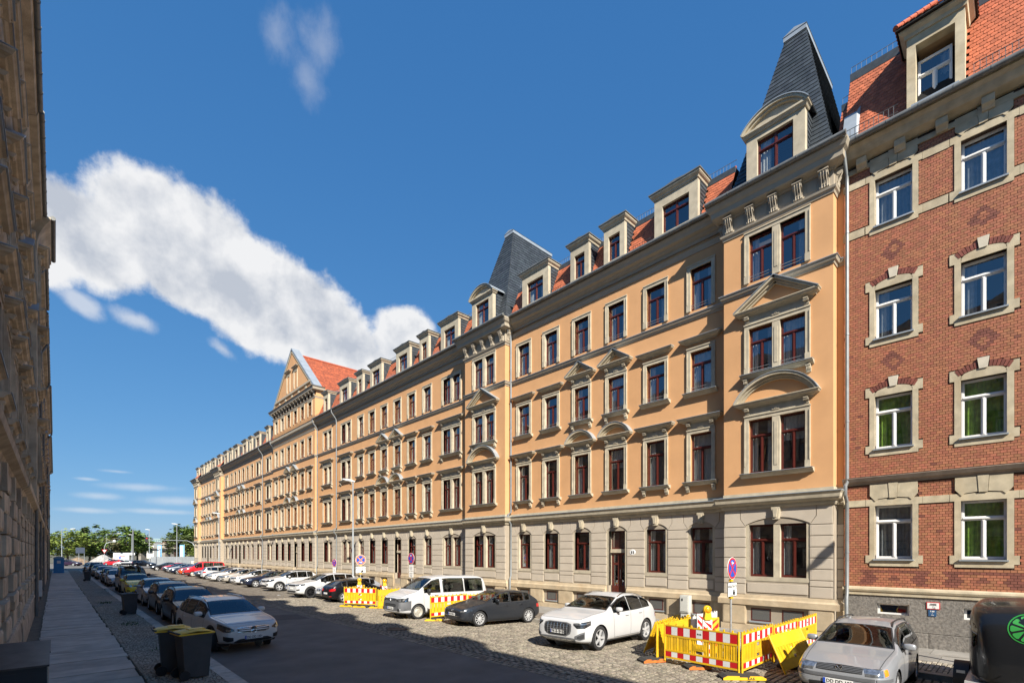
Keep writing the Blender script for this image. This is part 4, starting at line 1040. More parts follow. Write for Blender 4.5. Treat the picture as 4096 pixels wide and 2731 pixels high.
    b.sweep([(dx-dw+.1,yf+.9),(dx-dw+.1,yf),(dx+dw-.1,yf),(dx+dw-.1,yf+.9)], [(0,19.26),(.05,19.26),(.07,19.36),(.17,19.44),(.2,19.55),(0,19.58)])
    d = b.obj('dormer', m_ystone, P)
    b = MB(); b.box(dx-ow-.1,dx+ow+.1,yf-.12,yf+.3,16.98,17.06); b.obj('dormer_sill', m_zinc, P)
    b = MB()
    for s in (-1, 1): b.box(dx+s*(dw-.14)-.03,dx+s*(dw-.14)+.03,yf+.3,1.3,16.95,19.5)
    b.box(dx-ow,dx+ow,yf+.95,yf+1.0,16.9,19.2); b.quad((dx-ow,yf+.3,ot),(dx+ow,yf+.3,ot),(dx+ow,1.0,ot),(dx-ow,1.0,ot)); b.obj('dormer_cheek', m_tan, P)
    window(P, dx-.04, 17.06, .82, 1.62, yf+.28, mat=m_white, curt='r', cm=m_grey)
    e = dw+.14; hz = 19.58; rz = 20.75
    faces = [[(dx-e,yf-.3,hz),(dx+e,yf-.3,hz),(dx+.12,.75,rz),(dx-.12,.75,rz)], [(dx+e,yf-.3,hz),(dx+e,2.2,hz),(dx+.12,2.2,rz),(dx+.12,.75,rz)], [(dx-e,2.2,hz),(dx-e,yf-.3,hz),(dx-.12,.75,rz),(dx-.12,2.2,rz)]]
    b = MB()
    for f in faces: b.add([(p[0],p[1],p[2]-.02) for p in f], [(0,1,2,3)])
    b.box(dx-e,dx+e,yf-.3,2.0,hz-.08,hz-.03)
    b.obj('dormer_roof', m_tile2, P)
    for f in faces: face_pieces(*f, .155, .15, items)
    b = MB()
    for s in (-1, 1):
        a_, c_ = Vector((dx+s*e,yf-.3,hz+.03)), Vector((dx+s*.1,.75,rz+.05))
        for i in range(6): b.tube([a_.lerp(c_,i/6), a_.lerp(c_,(i+1)/6+.02)], [.085,.07], 8)
    b.tube([(dx-.1,.75,rz+.05),(dx+.1,2.2,rz+.05)], .08, 8); b.obj('ridge', m_ridge, P)
    field(ro, 'roof_tile', 'roof_tiles', items, [TILE], m_tile, m_tile2, WMX, limit=300)
    b = MB(); b.box(x0-.05,x0+.42,-.2,1.0,16.85,17.25); b.add([(x0-.02,-.24,16.9),(x0+.42,-.24,16.9),(x0+.34,.24,18.3),(x0-.02,.24,18.3)], [(0,1,2,3)]); b.add([(x0+.42,-.24,16.9),(x0+.5,-.05,16.9),(x0+.42,.45,18.6),(x0+.34,.24,18.3)], [(0,1,2,3)]); b.obj('valley_sheet', m_zinc, P)
    # hydrant plates on the base
    t = thing('hydrant_plate', 'white hydrant plate with red rim on the granite base', 'sign', (XF+.06, 1.95, 1.32), -PI/2)
    b = MB(); b.box(-.16,.16,-.14,-.12,-.11,.11); b.box(-.14,.14,-.145,-.14,-.09,.09,1); b.obj('plate', [pm('sign_red', (.55,.03,.03), .4, var=.03), m_white], t)
    text('H400', .07, m_black, t, (0,-.147,.02), bold=.002); text('1', .06, m_black, t, (0,-.147,-.035)); text('2,5', .06, m_black, t, (.02,-.147,-.085)); ubox('rule', m_black, t, -.09,.09,-.149,-.145,.005,.011)
    t = thing('gate_valve_plate', 'small blue valve plate below the red rimmed hydrant plate', 'sign', (XF+.06, 1.97, 1.09), -PI/2)
    b = MB(); b.box(-.095,.095,-.14,-.12,-.1,.1); b.obj('plate', pm('sign_blue_dark', (.03,.09,.2), .4, var=.05), t)
    text('S 80', .06, m_white, t, (0,-.143,.035), bold=.002); text('T', .05, m_white, t, (0,-.143,-.02)); text('18,6', .045, m_white, t, (0,-.143,-.075))
brick_house()
# ================================================================ left row, in shade
m_dkframe = pm('window_brown', (.06, .04, .03), .5, var=.1)
m_roofdk = pm('roof_brown', (.10, .055, .04), .8, var=.3, scale=5)
def left_house(label, y0, y1, m, ms, eave=16.3, bay=None, hood=('console', 'pediment', 'plain'), rough=False, pipe=None, gables=(), brickw=False, wallx=-.85):
    yc = (y0+y1)/2; P = thing('tenement_house', label, 'house', (wallx, yc, 0), PI/2); L = y1-y0; a, c = -L/2, L/2
    n = max(2, int(L/2.5)); st = L/n; holes = []; gh = []; blocks = []
    for i in range(n):
        x = a+(i+.5)*st
        h1 = hood[0] if i % 2 else hood[1]
        wf = [m_white, m_dkframe][i % 2 if not rough else 1]
        holes.append(window(P, x, 6.0, .95, 2.0, 0, mat=wf, sur=1, sill='corbel', hood=hood[0], smat=ms))
        holes.append(window(P, x, 9.8, .95, 1.9, 0, mat=wf, sur=1, sill='corbel', hood=h1, smat=ms))
        holes.append(window(P, x, 13.2, .95, 1.7, 0, mat=wf, sur=1, sill='flat', hood=hood[2], smat=ms))
        gh.append(window(P, x, 2.0, 1.0, 2.1, .06, mat=wf, smat=ms)); blocks.append((x-.62, x+.62))
        b = MB(); b.prism([(x-.62,4.1),(x+.62,4.1),(x+.62,4.3),(x,4.5),(x-.62,4.3)], 'y', -.06, .1); b.prism([(x-.12,4.2),(x+.12,4.2),(x+.17,4.75),(x-.17,4.75)], 'y', -.16, .05); b.obj('lintel', ms, P)
        b = MB(); b.box(x-.7,x+.7,-.16,.1,1.84,1.99); b.obj('sill', ms, P)
    b = MB(); wall_holes(b, a, c, 4.9, eave, holes, 0, .2); b.obj('wall', m, P)
    b = MB(); wall_holes(b, a, c, -.1, 5.0, gh, .03, .2); b.obj('ground_floor_wall', ms, P)
    cuts = [a] + [q for e in blocks for q in e] + [c]
    for k in range(0, len(cuts), 2):
        l, r_ = cuts[k], cuts[k+1]
        for q in range(8):
            z0 = 1.1+q*.45; pr = .05
            if rough: pr = R.uniform(.07, .15)
            ubox('stone_block', ms, P, l+.01, r_-.01, -pr, .06, z0+.02, z0+.43, .09 if not rough else .12)
    b = MB(); b.sweep([(a,0),(c,0)], [(-.05,-.15),(.13,-.15),(.13,.5),(.1,.95),(.16,1.0),(.14,1.1),(-.05,1.12)]); b.obj('plinth', m_brown, P)
    b = MB(); b.sweep([(a,0),(c,0)], [(-.02,4.7),(.08,4.72),(.12,4.85),(.26,4.95),(.28,5.1),(-.02,5.2)]); b.sweep([(a,0),(c,0)], [(-.02,8.95),(.05,8.95),(.12,9.08),(.15,9.2),(-.02,9.24)]); b.sweep([(a,0),(c,0)], [(-.02,12.5),(.05,12.5),(.12,12.62),(.14,12.72),(-.02,12.75)]); b.obj('string_course', ms, P)
    b = MB(); e = eave; b.sweep([(a,0),(c,0)], [(-.02,e-.9),(.05,e-.9),(.08,e-.6),(.2,e-.45),(.24,e-.25),(.42,e-.18),(.46,e-.05),(-.02,e)]); b.obj('cornice', ms, P)
    for i in range(int(L/.9)): 
        xb = a+.45+i*.9; b = MB(); b.prism([(0,e-.75),(-.1,e-.72),(-.2,e-.5),(-.2,e-.42),(0,e-.42)], 'x', xb-.1, xb+.1); b.obj('bracket', ms, P)
    b = MB(); b.tube([(a+.02,-.5,e+.02),(c-.02,-.5,e+.02)], .085, 10)
    for i in range(int(L/.8)): b.tube([(a+.4+i*.8-.015,-.5,e+.02),(a+.4+i*.8+.015,-.5,e+.02)], .096, 10)
    b.obj('gutter', m_gutter, P, smooth=40)
    b = MB(); b.quad((a,-.45,e+.05),(c,-.45,e+.05),(c,1.8,e+2.4),(a,1.8,e+2.4)); b.quad((a,1.8,e+2.4),(c,1.8,e+2.4),(c,11,e+3.2),(a,11,e+3.2)); b.obj('roof', m_roofdk, P)
    b = MB(); b.box(a+.02,c-.02,10.9,11,-.1,e+3.1)
    for xx in (a, c): b.add([(xx,.03,-.1),(xx,11,-.1),(xx,11,e+3.2),(xx,1.8,e+2.4),(xx,.03,e)], [(0,1,2,3,4)])
    b.quad((a,1.0,1),(c,1.0,1),(c,1.0,e-.5),(a,1.0,e-.5)); b.obj('rear_walls', m_tan, P)
    for gx, gw, gh_ in gables:
        b = MB(); b.box(gx-gw,gx+gw,-.1,2.2,e+.02,e+gh_); b.prism([(gx-gw-.15,e+gh_),(gx+gw+.15,e+gh_),(gx,e+gh_+.6)], 'y', -.2, 2.2); o = b.obj('dormer', m_brown2, P)
        b = MB(); b.box(gx-gw*.55,gx+gw*.55,-.13,-.1,e+.3,e+gh_-.2); b.obj('dormer_window', m_dkframe, P)
    if bay:
        bx0, bx1 = bay; b = MB(); b.box(bx0,bx1,-.28,.05,5.2,e-.9); b.sweep([(bx0,.0),(bx0,-.28),(bx1,-.28),(bx1,0)], [(0,e-.9),(.08,e-.6),(.24,e-.3),(.4,e-.1),(.4,e),(0,e)]); b.obj('oriel', m, P)
        b = MB(); b.prism([(0,4.6),(-.28,5.2),(0,5.2)], 'x', bx0+.1, bx1-.1); b.obj('oriel_base', ms, P)
        b = MB(); b.tube([(bx0-.3,-.75,e+.06),(bx1+.3,-.75,e+.06)], .085, 10); b.obj('gutter', m_gutter, P, smooth=40)
        for z in (6.0, 9.8, 13.1): window(P, (bx0+bx1)/2, z, .95, 1.8, -.3, mat=m_white, sur=1, sill='flat', hood='console', smat=ms)
    if pipe is not None:
        for px in pipe:
            b = MB(); b.tube([(px,-.5,e),(px,-.5,e-.3),(px,-.2,e-.9),(px,-.2,.12)], .07, 10)
            for z in (2.6, 5.4, 8, 11, 14): b.tube([(px,-.2,z-.04),(px,-.2,z+.04)], .08, 10)
            b.obj('downpipe', m_gutter, P, smooth=40)
    return P
left_house('sooty sandstone tenement with rock-faced base nearest on the left', -16, 20.4, m_brown, m_brown, rough=True, gables=[(-3+i*4.6-8, 1.0, 1.5) for i in range(6)])
left_house('sooty tenement with a shallow oriel and dark downpipe on the left', 20.42, 36.8, m_brown2, m_brown2, bay=(-1.6, 1.7), pipe=(2.0,), gables=[(-6, .9, 1.4), (5.5, .9, 1.4)], wallx=-.82)
left_house('tan plastered tenement with brown stone trim in the left row', 36.82, 52, m_tan, m_brown2, pipe=(-3.0, 7.0), hood=('console', 'console', 'plain'), eave=16.1, gables=[(-3, 1.0, 1.5), (3, 1.0, 1.5)])
left_house('brick-red tenement with pale stone trim in the left row', 52.02, 72, pm('left_brick', (.24,.085,.05), .9, var=.25, scale=6), m_brown2, pipe=(9.5,), eave=15.9, gables=[(0, 1.4, 1.6)], wallx=-.8)
left_house('farthest grey tenement in the left row behind the portable toilet', 72.02, 104, m_tan, m_brown2, pipe=(10,), eave=15.4, hood=('plain', 'console', 'plain'), gables=[(-8, 1.2, 1.4), (6, 1.2, 1.4)])
# ================================================================ vehicles
def itp(l, x):
    if x <= l[0][0]: return l[0][1]
    for (a, p), (b, q) in zip(l, l[1:]):
        if x <= b: return p + (q-p)*(x-a)/(b-a)
    return l[-1][1]
SHAPE = {
 'hatch': dict(L=4.26, H=1.45, top=[(0,.50),(.03,.66),(.12,.73),(.6,.86),(1.12,.96),(1.25,.995),(2.0,1.38),(2.4,1.45),(3.0,1.445),(3.52,1.37),(3.93,1.10),(4.13,.97),(4.22,.74),(4.26,.5)], belt=[(0,.6),(.12,.69),(1.1,.90),(1.6,.94),(3.0,.975),(3.85,1.04),(4.15,.94),(4.26,.5)],
   ws=(1.3,2.0), rg=(3.56,3.92), side=[(1.52,2.42),(2.5,3.2),(3.27,3.56)]),
 'wagon': dict(L=4.7, H=1.47, top=[(0,.48),(.03,.64),(.15,.72),(.7,.86),(1.3,.95),(1.42,.98),(2.2,1.37),(2.6,1.45),(3.4,1.46),(4.1,1.42),(4.4,1.34),(4.57,1.06),(4.65,.93),(4.68,.7),(4.7,.5)], belt=[(0,.58),(.15,.67),(1.3,.89),(3.0,.95),(4.3,1.01),(4.6,.95),(4.7,.5)],
   ws=(1.46,2.2), rg=(4.42,4.57), side=[(1.68,2.6),(2.68,3.46),(3.54,4.3)]),
 'sedan': dict(L=4.6, H=1.43, top=[(0,.48),(.03,.64),(.15,.72),(.7,.85),(1.3,.94),(1.42,.97),(2.2,1.34),(2.6,1.42),(3.1,1.42),(3.5,1.34),(3.95,1.08),(4.4,1.04),(4.52,.98),(4.58,.75),(4.6,.5)], belt=[(0,.58),(.15,.67),(1.3,.88),(3.5,.98),(4.4,.97),(4.55,.9),(4.6,.5)],
   ws=(1.46,2.2), rg=(3.5,3.95), side=[(1.68,2.6),(2.68,3.45),(3.5,3.72)]),
 'suv': dict(L=4.4, H=1.62, top=[(0,.62),(.03,.84),(.15,.93),(.7,1.03),(1.12,1.08),(1.25,1.12),(1.98,1.52),(2.4,1.60),(3.2,1.61),(3.8,1.55),(4.12,1.26),(4.28,1.06),(4.37,.8),(4.4,.55)], belt=[(0,.74),(.15,.88),(1.1,1.02),(3.0,1.08),(3.9,1.15),(4.25,1.04),(4.4,.55)],
   ws=(1.3,1.98), rg=(3.86,4.12), side=[(1.52,2.4),(2.48,3.22),(3.3,3.75)]),
 'coupesuv': dict(L=4.99, H=1.70, top=[(0,.66),(.03,.92),(.15,1.0),(.8,1.12),(1.35,1.17),(1.48,1.20),(2.3,1.59),(2.8,1.69),(3.4,1.68),(4.1,1.53),(4.62,1.26),(4.8,1.14),(4.94,.92),(4.99,.6)], belt=[(0,.8),(.15,.94),(1.35,1.1),(3.3,1.15),(4.3,1.21),(4.75,1.1),(4.99,.6)],
   ws=(1.53,2.3), rg=(4.15,4.62), side=[(1.78,2.78),(2.86,3.66),(3.72,4.22)]),
 'mini': dict(L=3.55, H=1.48, top=[(0,.52),(.03,.70),(.1,.80),(.5,.95),(.85,1.03),(.95,1.06),(1.62,1.42),(2.0,1.48),(2.7,1.47),(3.15,1.38),(3.38,1.05),(3.48,.92),(3.53,.7),(3.55,.5)], belt=[(0,.62),(.1,.74),(.85,.96),(1.5,.98),(3.1,1.06),(3.4,.96),(3.55,.5)],
   ws=(1.0,1.62), rg=(3.2,3.38), side=[(1.18,1.98),(2.06,2.68),(2.75,3.08)]),
 'van': dict(L=4.95, H=1.97, top=[(0,.55),(.03,.86),(.1,1.0),(.38,1.13),(.8,1.24),(.92,1.30),(1.62,1.84),(1.95,1.93),(2.6,1.97),(4.4,1.95),(4.74,1.87),(4.86,1.2),(4.92,.8),(4.95,.5)], belt=[(0,.68),(.1,.84),(.38,1.06),(.9,1.18),(4.7,1.20),(4.86,1.1),(4.95,.5)],
   ws=(.97,1.62), rg=(4.77,4.86), side=[(1.18,2.02),(2.2,3.35),(3.45,4.55)], tumble=.20),
}
m_tyre = pm('tyre', (.018,.018,.019), .8, var=.2, scale=30)
m_rim = pm('rim_alloy', (.62,.63,.64), .3, metal=.45, var=.05)
m_rimdk = pm('rim_black', (.02,.02,.022), .3, metal=.3, var=.05)
m_steel = pm('rim_steel', (.50,.48,.42), .45, metal=.4, var=.15, scale=14)
m_plast = pm('black_plastic', (.022,.023,.025), .55, var=.1)
m_gplast = pm('grey_plastic', (.10,.104,.112), .55, var=.08)
m_chrome = pm('chrome', (.75,.76,.78), .1, metal=1.0, var=0)
m_seat = pm('seat', (.03,.03,.032), .9, var=.15)
m_cabin = pm('cabin', (.035,.036,.038), .8, var=.15)
m_red = pm('lamp_red', (.45,.008,.012), .15, var=0, coat=1.0)
m_amber = pm('lamp_amber', (.8,.25,.02), .2, var=0, coat=1.0)
m_lens = pm('headlamp', (.32,.34,.36), .12, metal=.75, var=.5, scale=16, coat=1.0)
m_lensdk = pm('headlamp_dark', (.05,.055,.06), .12, metal=.5, var=.6, scale=18, coat=1.0)
m_seam = pm('door_gap', (.012,.012,.013), .8, var=0)
m_plate = pm('number_plate', (.72,.72,.70), .5, var=.04)
m_eu = pm('plate_blue', (.01,.06,.42), .5, var=0)
def paint(name, c, metal=0.0):
    dk = max(c) < .1
    return pm('paint_' + name, c, .3, metal=metal, var=.02, scale=2, coat=.35 if dk else .6, spec=.3 if dk else .4)
WH = {}
def wheel_mesh(r, style):
    if (r, style) in WH: return WH[(r, style)]
    t = MB(); w = .105; ri = r*.70
    t.lathe([(ri,-w*.8),(ri+.02,-w),(r-.03,-w),(r-.008,-w*.86),(r,-w*.6),(r,w*.6),(r-.008,w*.86),(r-.03,w),(ri+.02,w),(ri,w*.8)], 36, ax='y')
    tm = t.mesh('tyre', m_tyre, smooth=35)
    b = MB(); m = {'black': m_rimdk, 'steel': m_steel}.get(style, m_rim)
    b.lathe([(ri+.004,w*.82),(ri-.012,w*.86),(ri-.02,w*.6),(ri-.02,-.02)], 36, ax='y')
    b.lathe([(ri-.02,-.02),(0,-.02)], 24, 1, ax='y')
    if style == 'steel':
        b.lathe([(ri-.018,w*.5),(ri*.82,w*.62),(ri*.6,w*.42),(ri*.42,w*.62),(ri*.3,w*.66),(0,w*.66)], 30, ax='y')
        for i in range(14):
            a = 2*PI*i/14; b.tube([(math.cos(a)*ri*.72,w*.50,math.sin(a)*ri*.72),(math.cos(a)*ri*.72,w*.56,math.sin(a)*ri*.72)], .018, 6, 1)
    else:
        n = {'ten': 10, 'five': 5, 'black': 7, 'fan': 5}[style]
        for i in range(n):
            a0 = 2*PI*i/n
            for da in ((-.16, .16) if style in ('ten',) and False else (0,)):
                a = a0+da; sw = {'ten': .022, 'five': .045, 'black': .028, 'fan': .05}[style]
                c, s = math.cos(a), math.sin(a); px, pz = -s, c; tw = .35 if style == 'fan' else 0.0
                r0, r1 = .045, ri-.012; k = 1.5 if style in ('five', 'fan') else 1.15
                c2, s2 = math.cos(a+tw), math.sin(a+tw); q2x, q2z = -s2, c2
                vs = []
                for y in (w*.45, w*.74):
                    vs += [(c*r0+px*sw*.8,y,s*r0+pz*sw*.8),(c*r0-px*sw*.8,y,s*r0-pz*sw*.8),(c2*r1-q2x*sw*k*.5,y+.01,s2*r1-q2z*sw*k*.5),(c2*r1+q2x*sw*k*.5,y+.01,s2*r1+q2z*sw*k*.5)]
                b.add(vs, [(0,1,2,3),(4,5,6,7),(0,1,5,4),(1,2,6,5),(2,3,7,6),(3,0,4,7)])
        b.lathe([(.075,w*.4),(.075,w*.74),(.06,w*.82),(0,w*.82)], 20, ax='y')
    WH[(r, style)] = (tm, b.mesh('rim', [m, m_rimdk], smooth=35)); return WH[(r, style)]
CAR = {}
def build_car(key, shape, L, W, H, wb, fo, rw, rim='ten', light='clear', grille='bars', plate='DD AB 123', emblem='ring', rails=False, clad=False, glass=None, rglass=None, two=None, cabin=True, bumper=None, spec={}):
    sh = SHAPE[shape]; kx, kz = L/sh['L'], H/sh['H']
    top = [(d*kx, z*kz) for d, z in sh['top']]; belt = [(d*kx, z*kz) for d, z in sh['belt']]; hw = W/2; tum = sh.get('tumble', .40)
    cl = .17 if shape not in ('suv', 'coupesuv', 'van') else .22
    plan = [(0,.70),(.05,.80),(.18,.90),(.45,.965),(.9,.99),(L*.5,1.0),(L-.9,.985),(L-.4,.95),(L-.15,.885),(L-.03,.80),(L,.74)]
    bot = [(0,cl+.13),(.08,cl+.05),(.35,cl+.02),(.6,cl),(L-.6,cl),(L-.25,cl+.04),(L,cl+.16)]
    def section(d):
        zt = itp(top, d); zb = itp(bot, d); zs = min(itp(belt, d), zt-.03); w = hw*itp(plan, d); g = zt-zs; k = min(1, g/.3)
        wg = lambda f: w*.935-tum*g*f
        return [(0,zb),(.6*w,zb),(.93*w,zb+.03),(.985*w,zb+.12),(w,zb+.42*(zs-zb)),(w*.995,zb+.72*(zs-zb)),(w*.975,zs-.05),(w*.945,zs-.002),
                (wg(.5),zs+.5*g),(wg(.86),zs+.86*g),(wg(.95)-.07*k-.03,zs+.975*g),(.5*wg(1),zt+.006),(0,zt+.014)]
    ds = sorted({0, .04, .14, .35, .6, .9, L-.9, L-.6, L-.35, L-.14, L-.04, L, *[d for d, z in top]} | {L*i/14 for i in range(15)})
    dd = [ds[0]]
    for d in ds[1:]:
        if d-dd[-1] > .035: dd.append(d)
    dd[-1] = L
    b = MB(); n = 24
    for d in dd:
        s = section(d); loop = s + [(-y, z) for y, z in s[-2:0:-1]]
        b.v += [(L/2-d, y, z) for y, z in loop]
    for i in range(len(dd)-1):
        for j in range(n): b.f.append((i*n+j, i*n+(j+1) % n, (i+1)*n+(j+1) % n, (i+1)*n+j)); b.m.append(0)
    b.f += [tuple(range(n)), tuple(range((len(dd)-1)*n, len(dd)*n))]; b.m += [0, 0]
    me = b.mesh('body', m_plast); o = bpy.data.objects.new('tmp', me); C.objects.link(o)
    md = o.modifiers.new('s', 'SUBSURF'); md.levels = 2; md.render_levels = 2
    dg = bpy.context.evaluated_depsgraph_get(); body = bpy.data.meshes.new_from_object(o.evaluated_get(dg)); C.objects.unlink(o); bpy.data.objects.remove(o)
    bm = bmesh.new(); bm.from_mesh(body); bvh = BVHTree.FromBMesh(bm)
    def hit(o_, d_, off):
        p, nr, i, q = bvh.ray_cast(Vector(o_), Vector(d_).normalized())
        if p is None: p, nr, i, q = bvh.find_nearest(Vector(o_)+Vector(d_).normalized()*4.0)
        if nr.dot(Vector(d_)) > 0: nr = -nr
        return p+nr*off
    glass = glass or g_car; rglass = rglass or glass
    cut = MB()
    def grid(rows, ring=True, mats=None, name='window', off=.004):
        # rows: list of rows of (origin, dir)
        nu, nv = len(rows[0]), len(rows); g = MB()
        vs = [hit(o_, d_, off) for r in rows for o_, d_ in r]
        fs, ms = [], []
        for j in range(nv-1):
            for i in range(nu-1):
                edge = ring and (i in (0, nu-2) or j in (0, nv-2)); fs.append((j*nu+i, j*nu+i+1, (j+1)*nu+i+1, (j+1)*nu+i)); ms.append(1 if edge else 0)
        g.v = [tuple(p) for p in vs]; g.f = fs; g.m = ms
        if ring:
            n0 = len(cut.v); cut.v += g.v; cut.f += [tuple(q+n0 for q in f) for f, m_ in zip(fs, ms) if m_ == 0]
        return g
    parts = []
    def emit(name, g, mats, smooth=50, parent=None): parts.append((name, g.mesh(name, mats, smooth), parent)); return len(parts)-1
    def scr(d0, d1, rear, hw0, hw1):
        rows = []; ts = [-.05, 0, .16, .33, .5, .66, .83, 1, 1.05]; us = [-1.05, -1, -.8, -.55, -.28, 0, .28, .55, .8, 1, 1.05]
        for t in ts:
            d = d0+(d1-d0)*t; z = itp(top, d); z2 = itp(top, d+.02); z1 = itp(top, d-.02); sl = (z2-z1)/.04
            nx, nz = (sl, 1.0); l = math.hypot(nx, nz)
            nv = Vector((nx/l if True else 0, 0, nz/l)); nv.x = (z2-z1)/math.hypot(z2-z1, .04); nv.z = .04/math.hypot(z2-z1, .04)
            h_ = hw0+(hw1-hw0)*t; P_ = Vector((L/2-d, 0, z))
            rows.append([((P_+Vector((0, u*h_, 0))+nv*.8), -nv) for u in us])
        return grid(rows)
    a, c = [q*kx for q in sh['ws']]
    zsA = itp(top, c)-itp(belt, c); topw = hw*.935-tum*zsA
    emit('windshield', scr(a, c, False, hw*.79, topw*.86), [glass, m_plast])
    a, c = [q*kx for q in sh['rg']]; zsA = itp(top, a)-itp(belt, a); topw = hw*.92-tum*zsA
    emit('rear_window', scr(a, c, True, topw*.84, hw*.70), [rglass, m_plast])
    for wi, (d0, d1) in enumerate(sh['side']):
        d0, d1 = d0*kx, d1*kx
        for s in (1, -1):
            N_ = 10; cols = []
            for i in range(N_+1):
                d = d0+(d1-d0)*i/N_; zt = itp(top, d); zs = itp(belt, d); zl, zh = zs+.02*kz, zs+.83*(zt-zs)
                if zh-zl > .015: cols.append((d, zl, zh))
            if len(cols) < 3: continue
            cols = [(cols[0][0]-.025, cols[0][1], cols[0][2])] + cols + [(cols[-1][0]+.025, cols[-1][1], cols[-1][2])]
            rows = []
            for t in (-1, 0, .25, .5, .75, 1, 2):
                row = []
                for (d, zl, zh) in cols:
                    z = zl-.025 if t < 0 else zh+.025 if t > 1 else zl+(zh-zl)*t
                    row.append(((L/2-d, s*2.5, z), (0, -s, 0)))
                rows.append(row)
            emit('side_window', grid(rows), [glass if wi == 0 else rglass, m_plast])
    # lamps, grille, trim projected on the body; columns (d, y, z low, z high)
    def patch(cols, phi, mat, name, rear=False, s=1, off=.006, nz=4, parent=None, mats=None, flip=False):
        f = -1 if not rear else 1; c_, s_ = math.cos(phi), math.sin(phi)
        dr = Vector((f*c_, -s*s_, 0)); e = Vector((f*s_, s*c_, 0)) if True else None
        rows = []
        pts = []
        for i in range(len(cols)-1):
            for k in range(5): pts.append([cols[i][q]+(cols[i+1][q]-cols[i][q])*k/5 for q in range(4)])
        pts.append(list(cols[-1]))
        for t in range(nz+1):
            row = []
            for (d, y, zl, zh) in pts:
                p = Vector((L/2-d, s*y, 0)); aa = p.dot(e); row.append((e*aa+Vector((0,0,zl+(zh-zl)*t/nz))-dr*5, dr))
            rows.append(row)
        return emit(name, grid(rows, False, off=off), mats or mat, 50, parent)
    def centre(y0, y1, prof, mat, name, rear=False, off=.006, mats=None, parent=None):
        # prof: list of (y, zl, zh) over the half width, mirrored
        full = [(-y, zl, zh) for y, zl, zh in reversed(prof)] + [p for p in prof if p[0] > 0]
        full = [tuple(p+(q-p)*k/5 for p, q in zip(full[i], full[i+1])) for i in range(len(full)-1) for k in range(5)] + [full[-1]]
        rows = []; f = -1 if not rear else 1
        for t in range(5): rows.append([((-f*5, y, zl+(zh-zl)*t/4), (f, 0, 0)) for y, zl, zh in full])
        return emit(name, grid(rows, False, off=off), mat, 50, parent)
    def strip(pts, side, wdt=.007, mat=None, name='door_gap', off=.002, vert=True):
        # pts (d, z) polyline on a side, or (d, y) on top
        g = MB()
        for (d0, z0), (d1, z1) in zip(pts, pts[1:]):
            k = max(1, int(math.hypot(d1-d0, z1-z0)/.06)); l = math.hypot(d1-d0, z1-z0); nx, nz = -(z1-z0)/l*wdt/2, (d1-d0)/l*wdt/2; n0 = len(g.v)
            for i in range(k+1):
                d = d0+(d1-d0)*i/k; z = z0+(z1-z0)*i/k
                for q in (-1, 1):
                    if side: g.v.append(tuple(hit((L/2-d-q*nx, side*2.5, z+q*nz), (0, -side, 0), off)))
                    else: g.v.append(tuple(hit((L/2-d-q*nx, z+q*nz, 3), (0, 0, -1), off)))
            for i in range(k): g.f.append((n0+2*i, n0+2*i+1, n0+2*i+3, n0+2*i+2)); g.m.append(0)
        return g
    D = dict(H=H, L=L, W=W, hw=hw, top=top, belt=belt, kx=kx, kz=kz, cl=cl, patch=patch, centre=centre, strip=strip, emit=emit, hit=hit, parts=parts, m=dict(light=light))
    lm = m_lens if light == 'clear' else m_lensdk
    # default lamps unless the caller draws its own front
    fz = itp(top, .12)
    if spec.get('front'): spec['front'](D)
    else:
        for s in (1, -1):
            hl = patch([(.06,hw*.52,fz-.15*kz,fz-.05*kz),(.1,hw*.7,fz-.17*kz,fz-.035*kz),(.25,hw*.9,fz-.15*kz,fz-.0*kz),(.5,hw*.985,fz-.06*kz,fz+.03*kz)], rad(35), lm, 'headlight', s=s)
            patch([(.1,hw*.6,.36*kz,.43*kz),(.2,hw*.8,.35*kz,.44*kz)], rad(25), m_plast, 'fog_recess', s=s)
        gi = centre(0, 0, [(0,fz-.15*kz,fz-.05*kz),(hw*.3,fz-.15*kz,fz-.05*kz),(hw*.5,fz-.13*kz,fz-.06*kz)], m_plast, 'grille')
        centre(0, 0, [(0,fz-.09*kz,fz-.075*kz),(hw*.3,fz-.09*kz,fz-.075*kz),(hw*.48,fz-.09*kz,fz-.08*kz)], m_chrome, 'grille_bar', off=.016, parent=gi)
        centre(0, 0, [(0,.27*kz,.37*kz),(hw*.4,.27*kz,.37*kz),(hw*.55,.29*kz,.35*kz)], m_plast, 'air_intake')
    if spec.get('rear'): spec['rear'](D)
    else:
        rz = itp(top, L-.1)
        for s in (1, -1): patch([(L-.03,hw*.58,rz-.2*kz,rz-.06*kz),(L-.08,hw*.75,rz-.21*kz,rz-.05*kz),(L-.28,hw*.94,rz-.19*kz,rz-.04*kz)], rad(35), m_red, 'taillight', rear=True, s=s)
        centre(0, 0, [(0,.28*kz,.38*kz),(hw*.55,.28*kz,.38*kz),(hw*.66,.3*kz,.36*kz)], m_plast, 'rear_trim', rear=True)
    seam = MB()
    for s in (1, -1):
        sd = [(q0*kx, q1*kx) for q0, q1 in sh['side']]
        xa, xb, xc = sd[0][0]-.05, (sd[0][1]+sd[1][0])/2, sd[1][1]+.04
        zb_ = cl+.12
        for pts in ([(xa, itp(belt, xa)-.02), (xa+.02, .55*kz), (xa+.06, zb_)], [(xb, itp(belt, xb)-.02), (xb, zb_)], [(xa+.06, zb_), (xc-.25, zb_)], [(xc+.05, itp(belt, xc)-.02), (xc+.03, .6*kz), (xc-.25, zb_)]):
            q = strip(pts, s, .011); n0 = len(seam.v); seam.v += q.v; seam.f += [tuple(i+n0 for i in f) for f in q.f]; seam.m += q.m
    wsx = sh['ws'][0]*kx
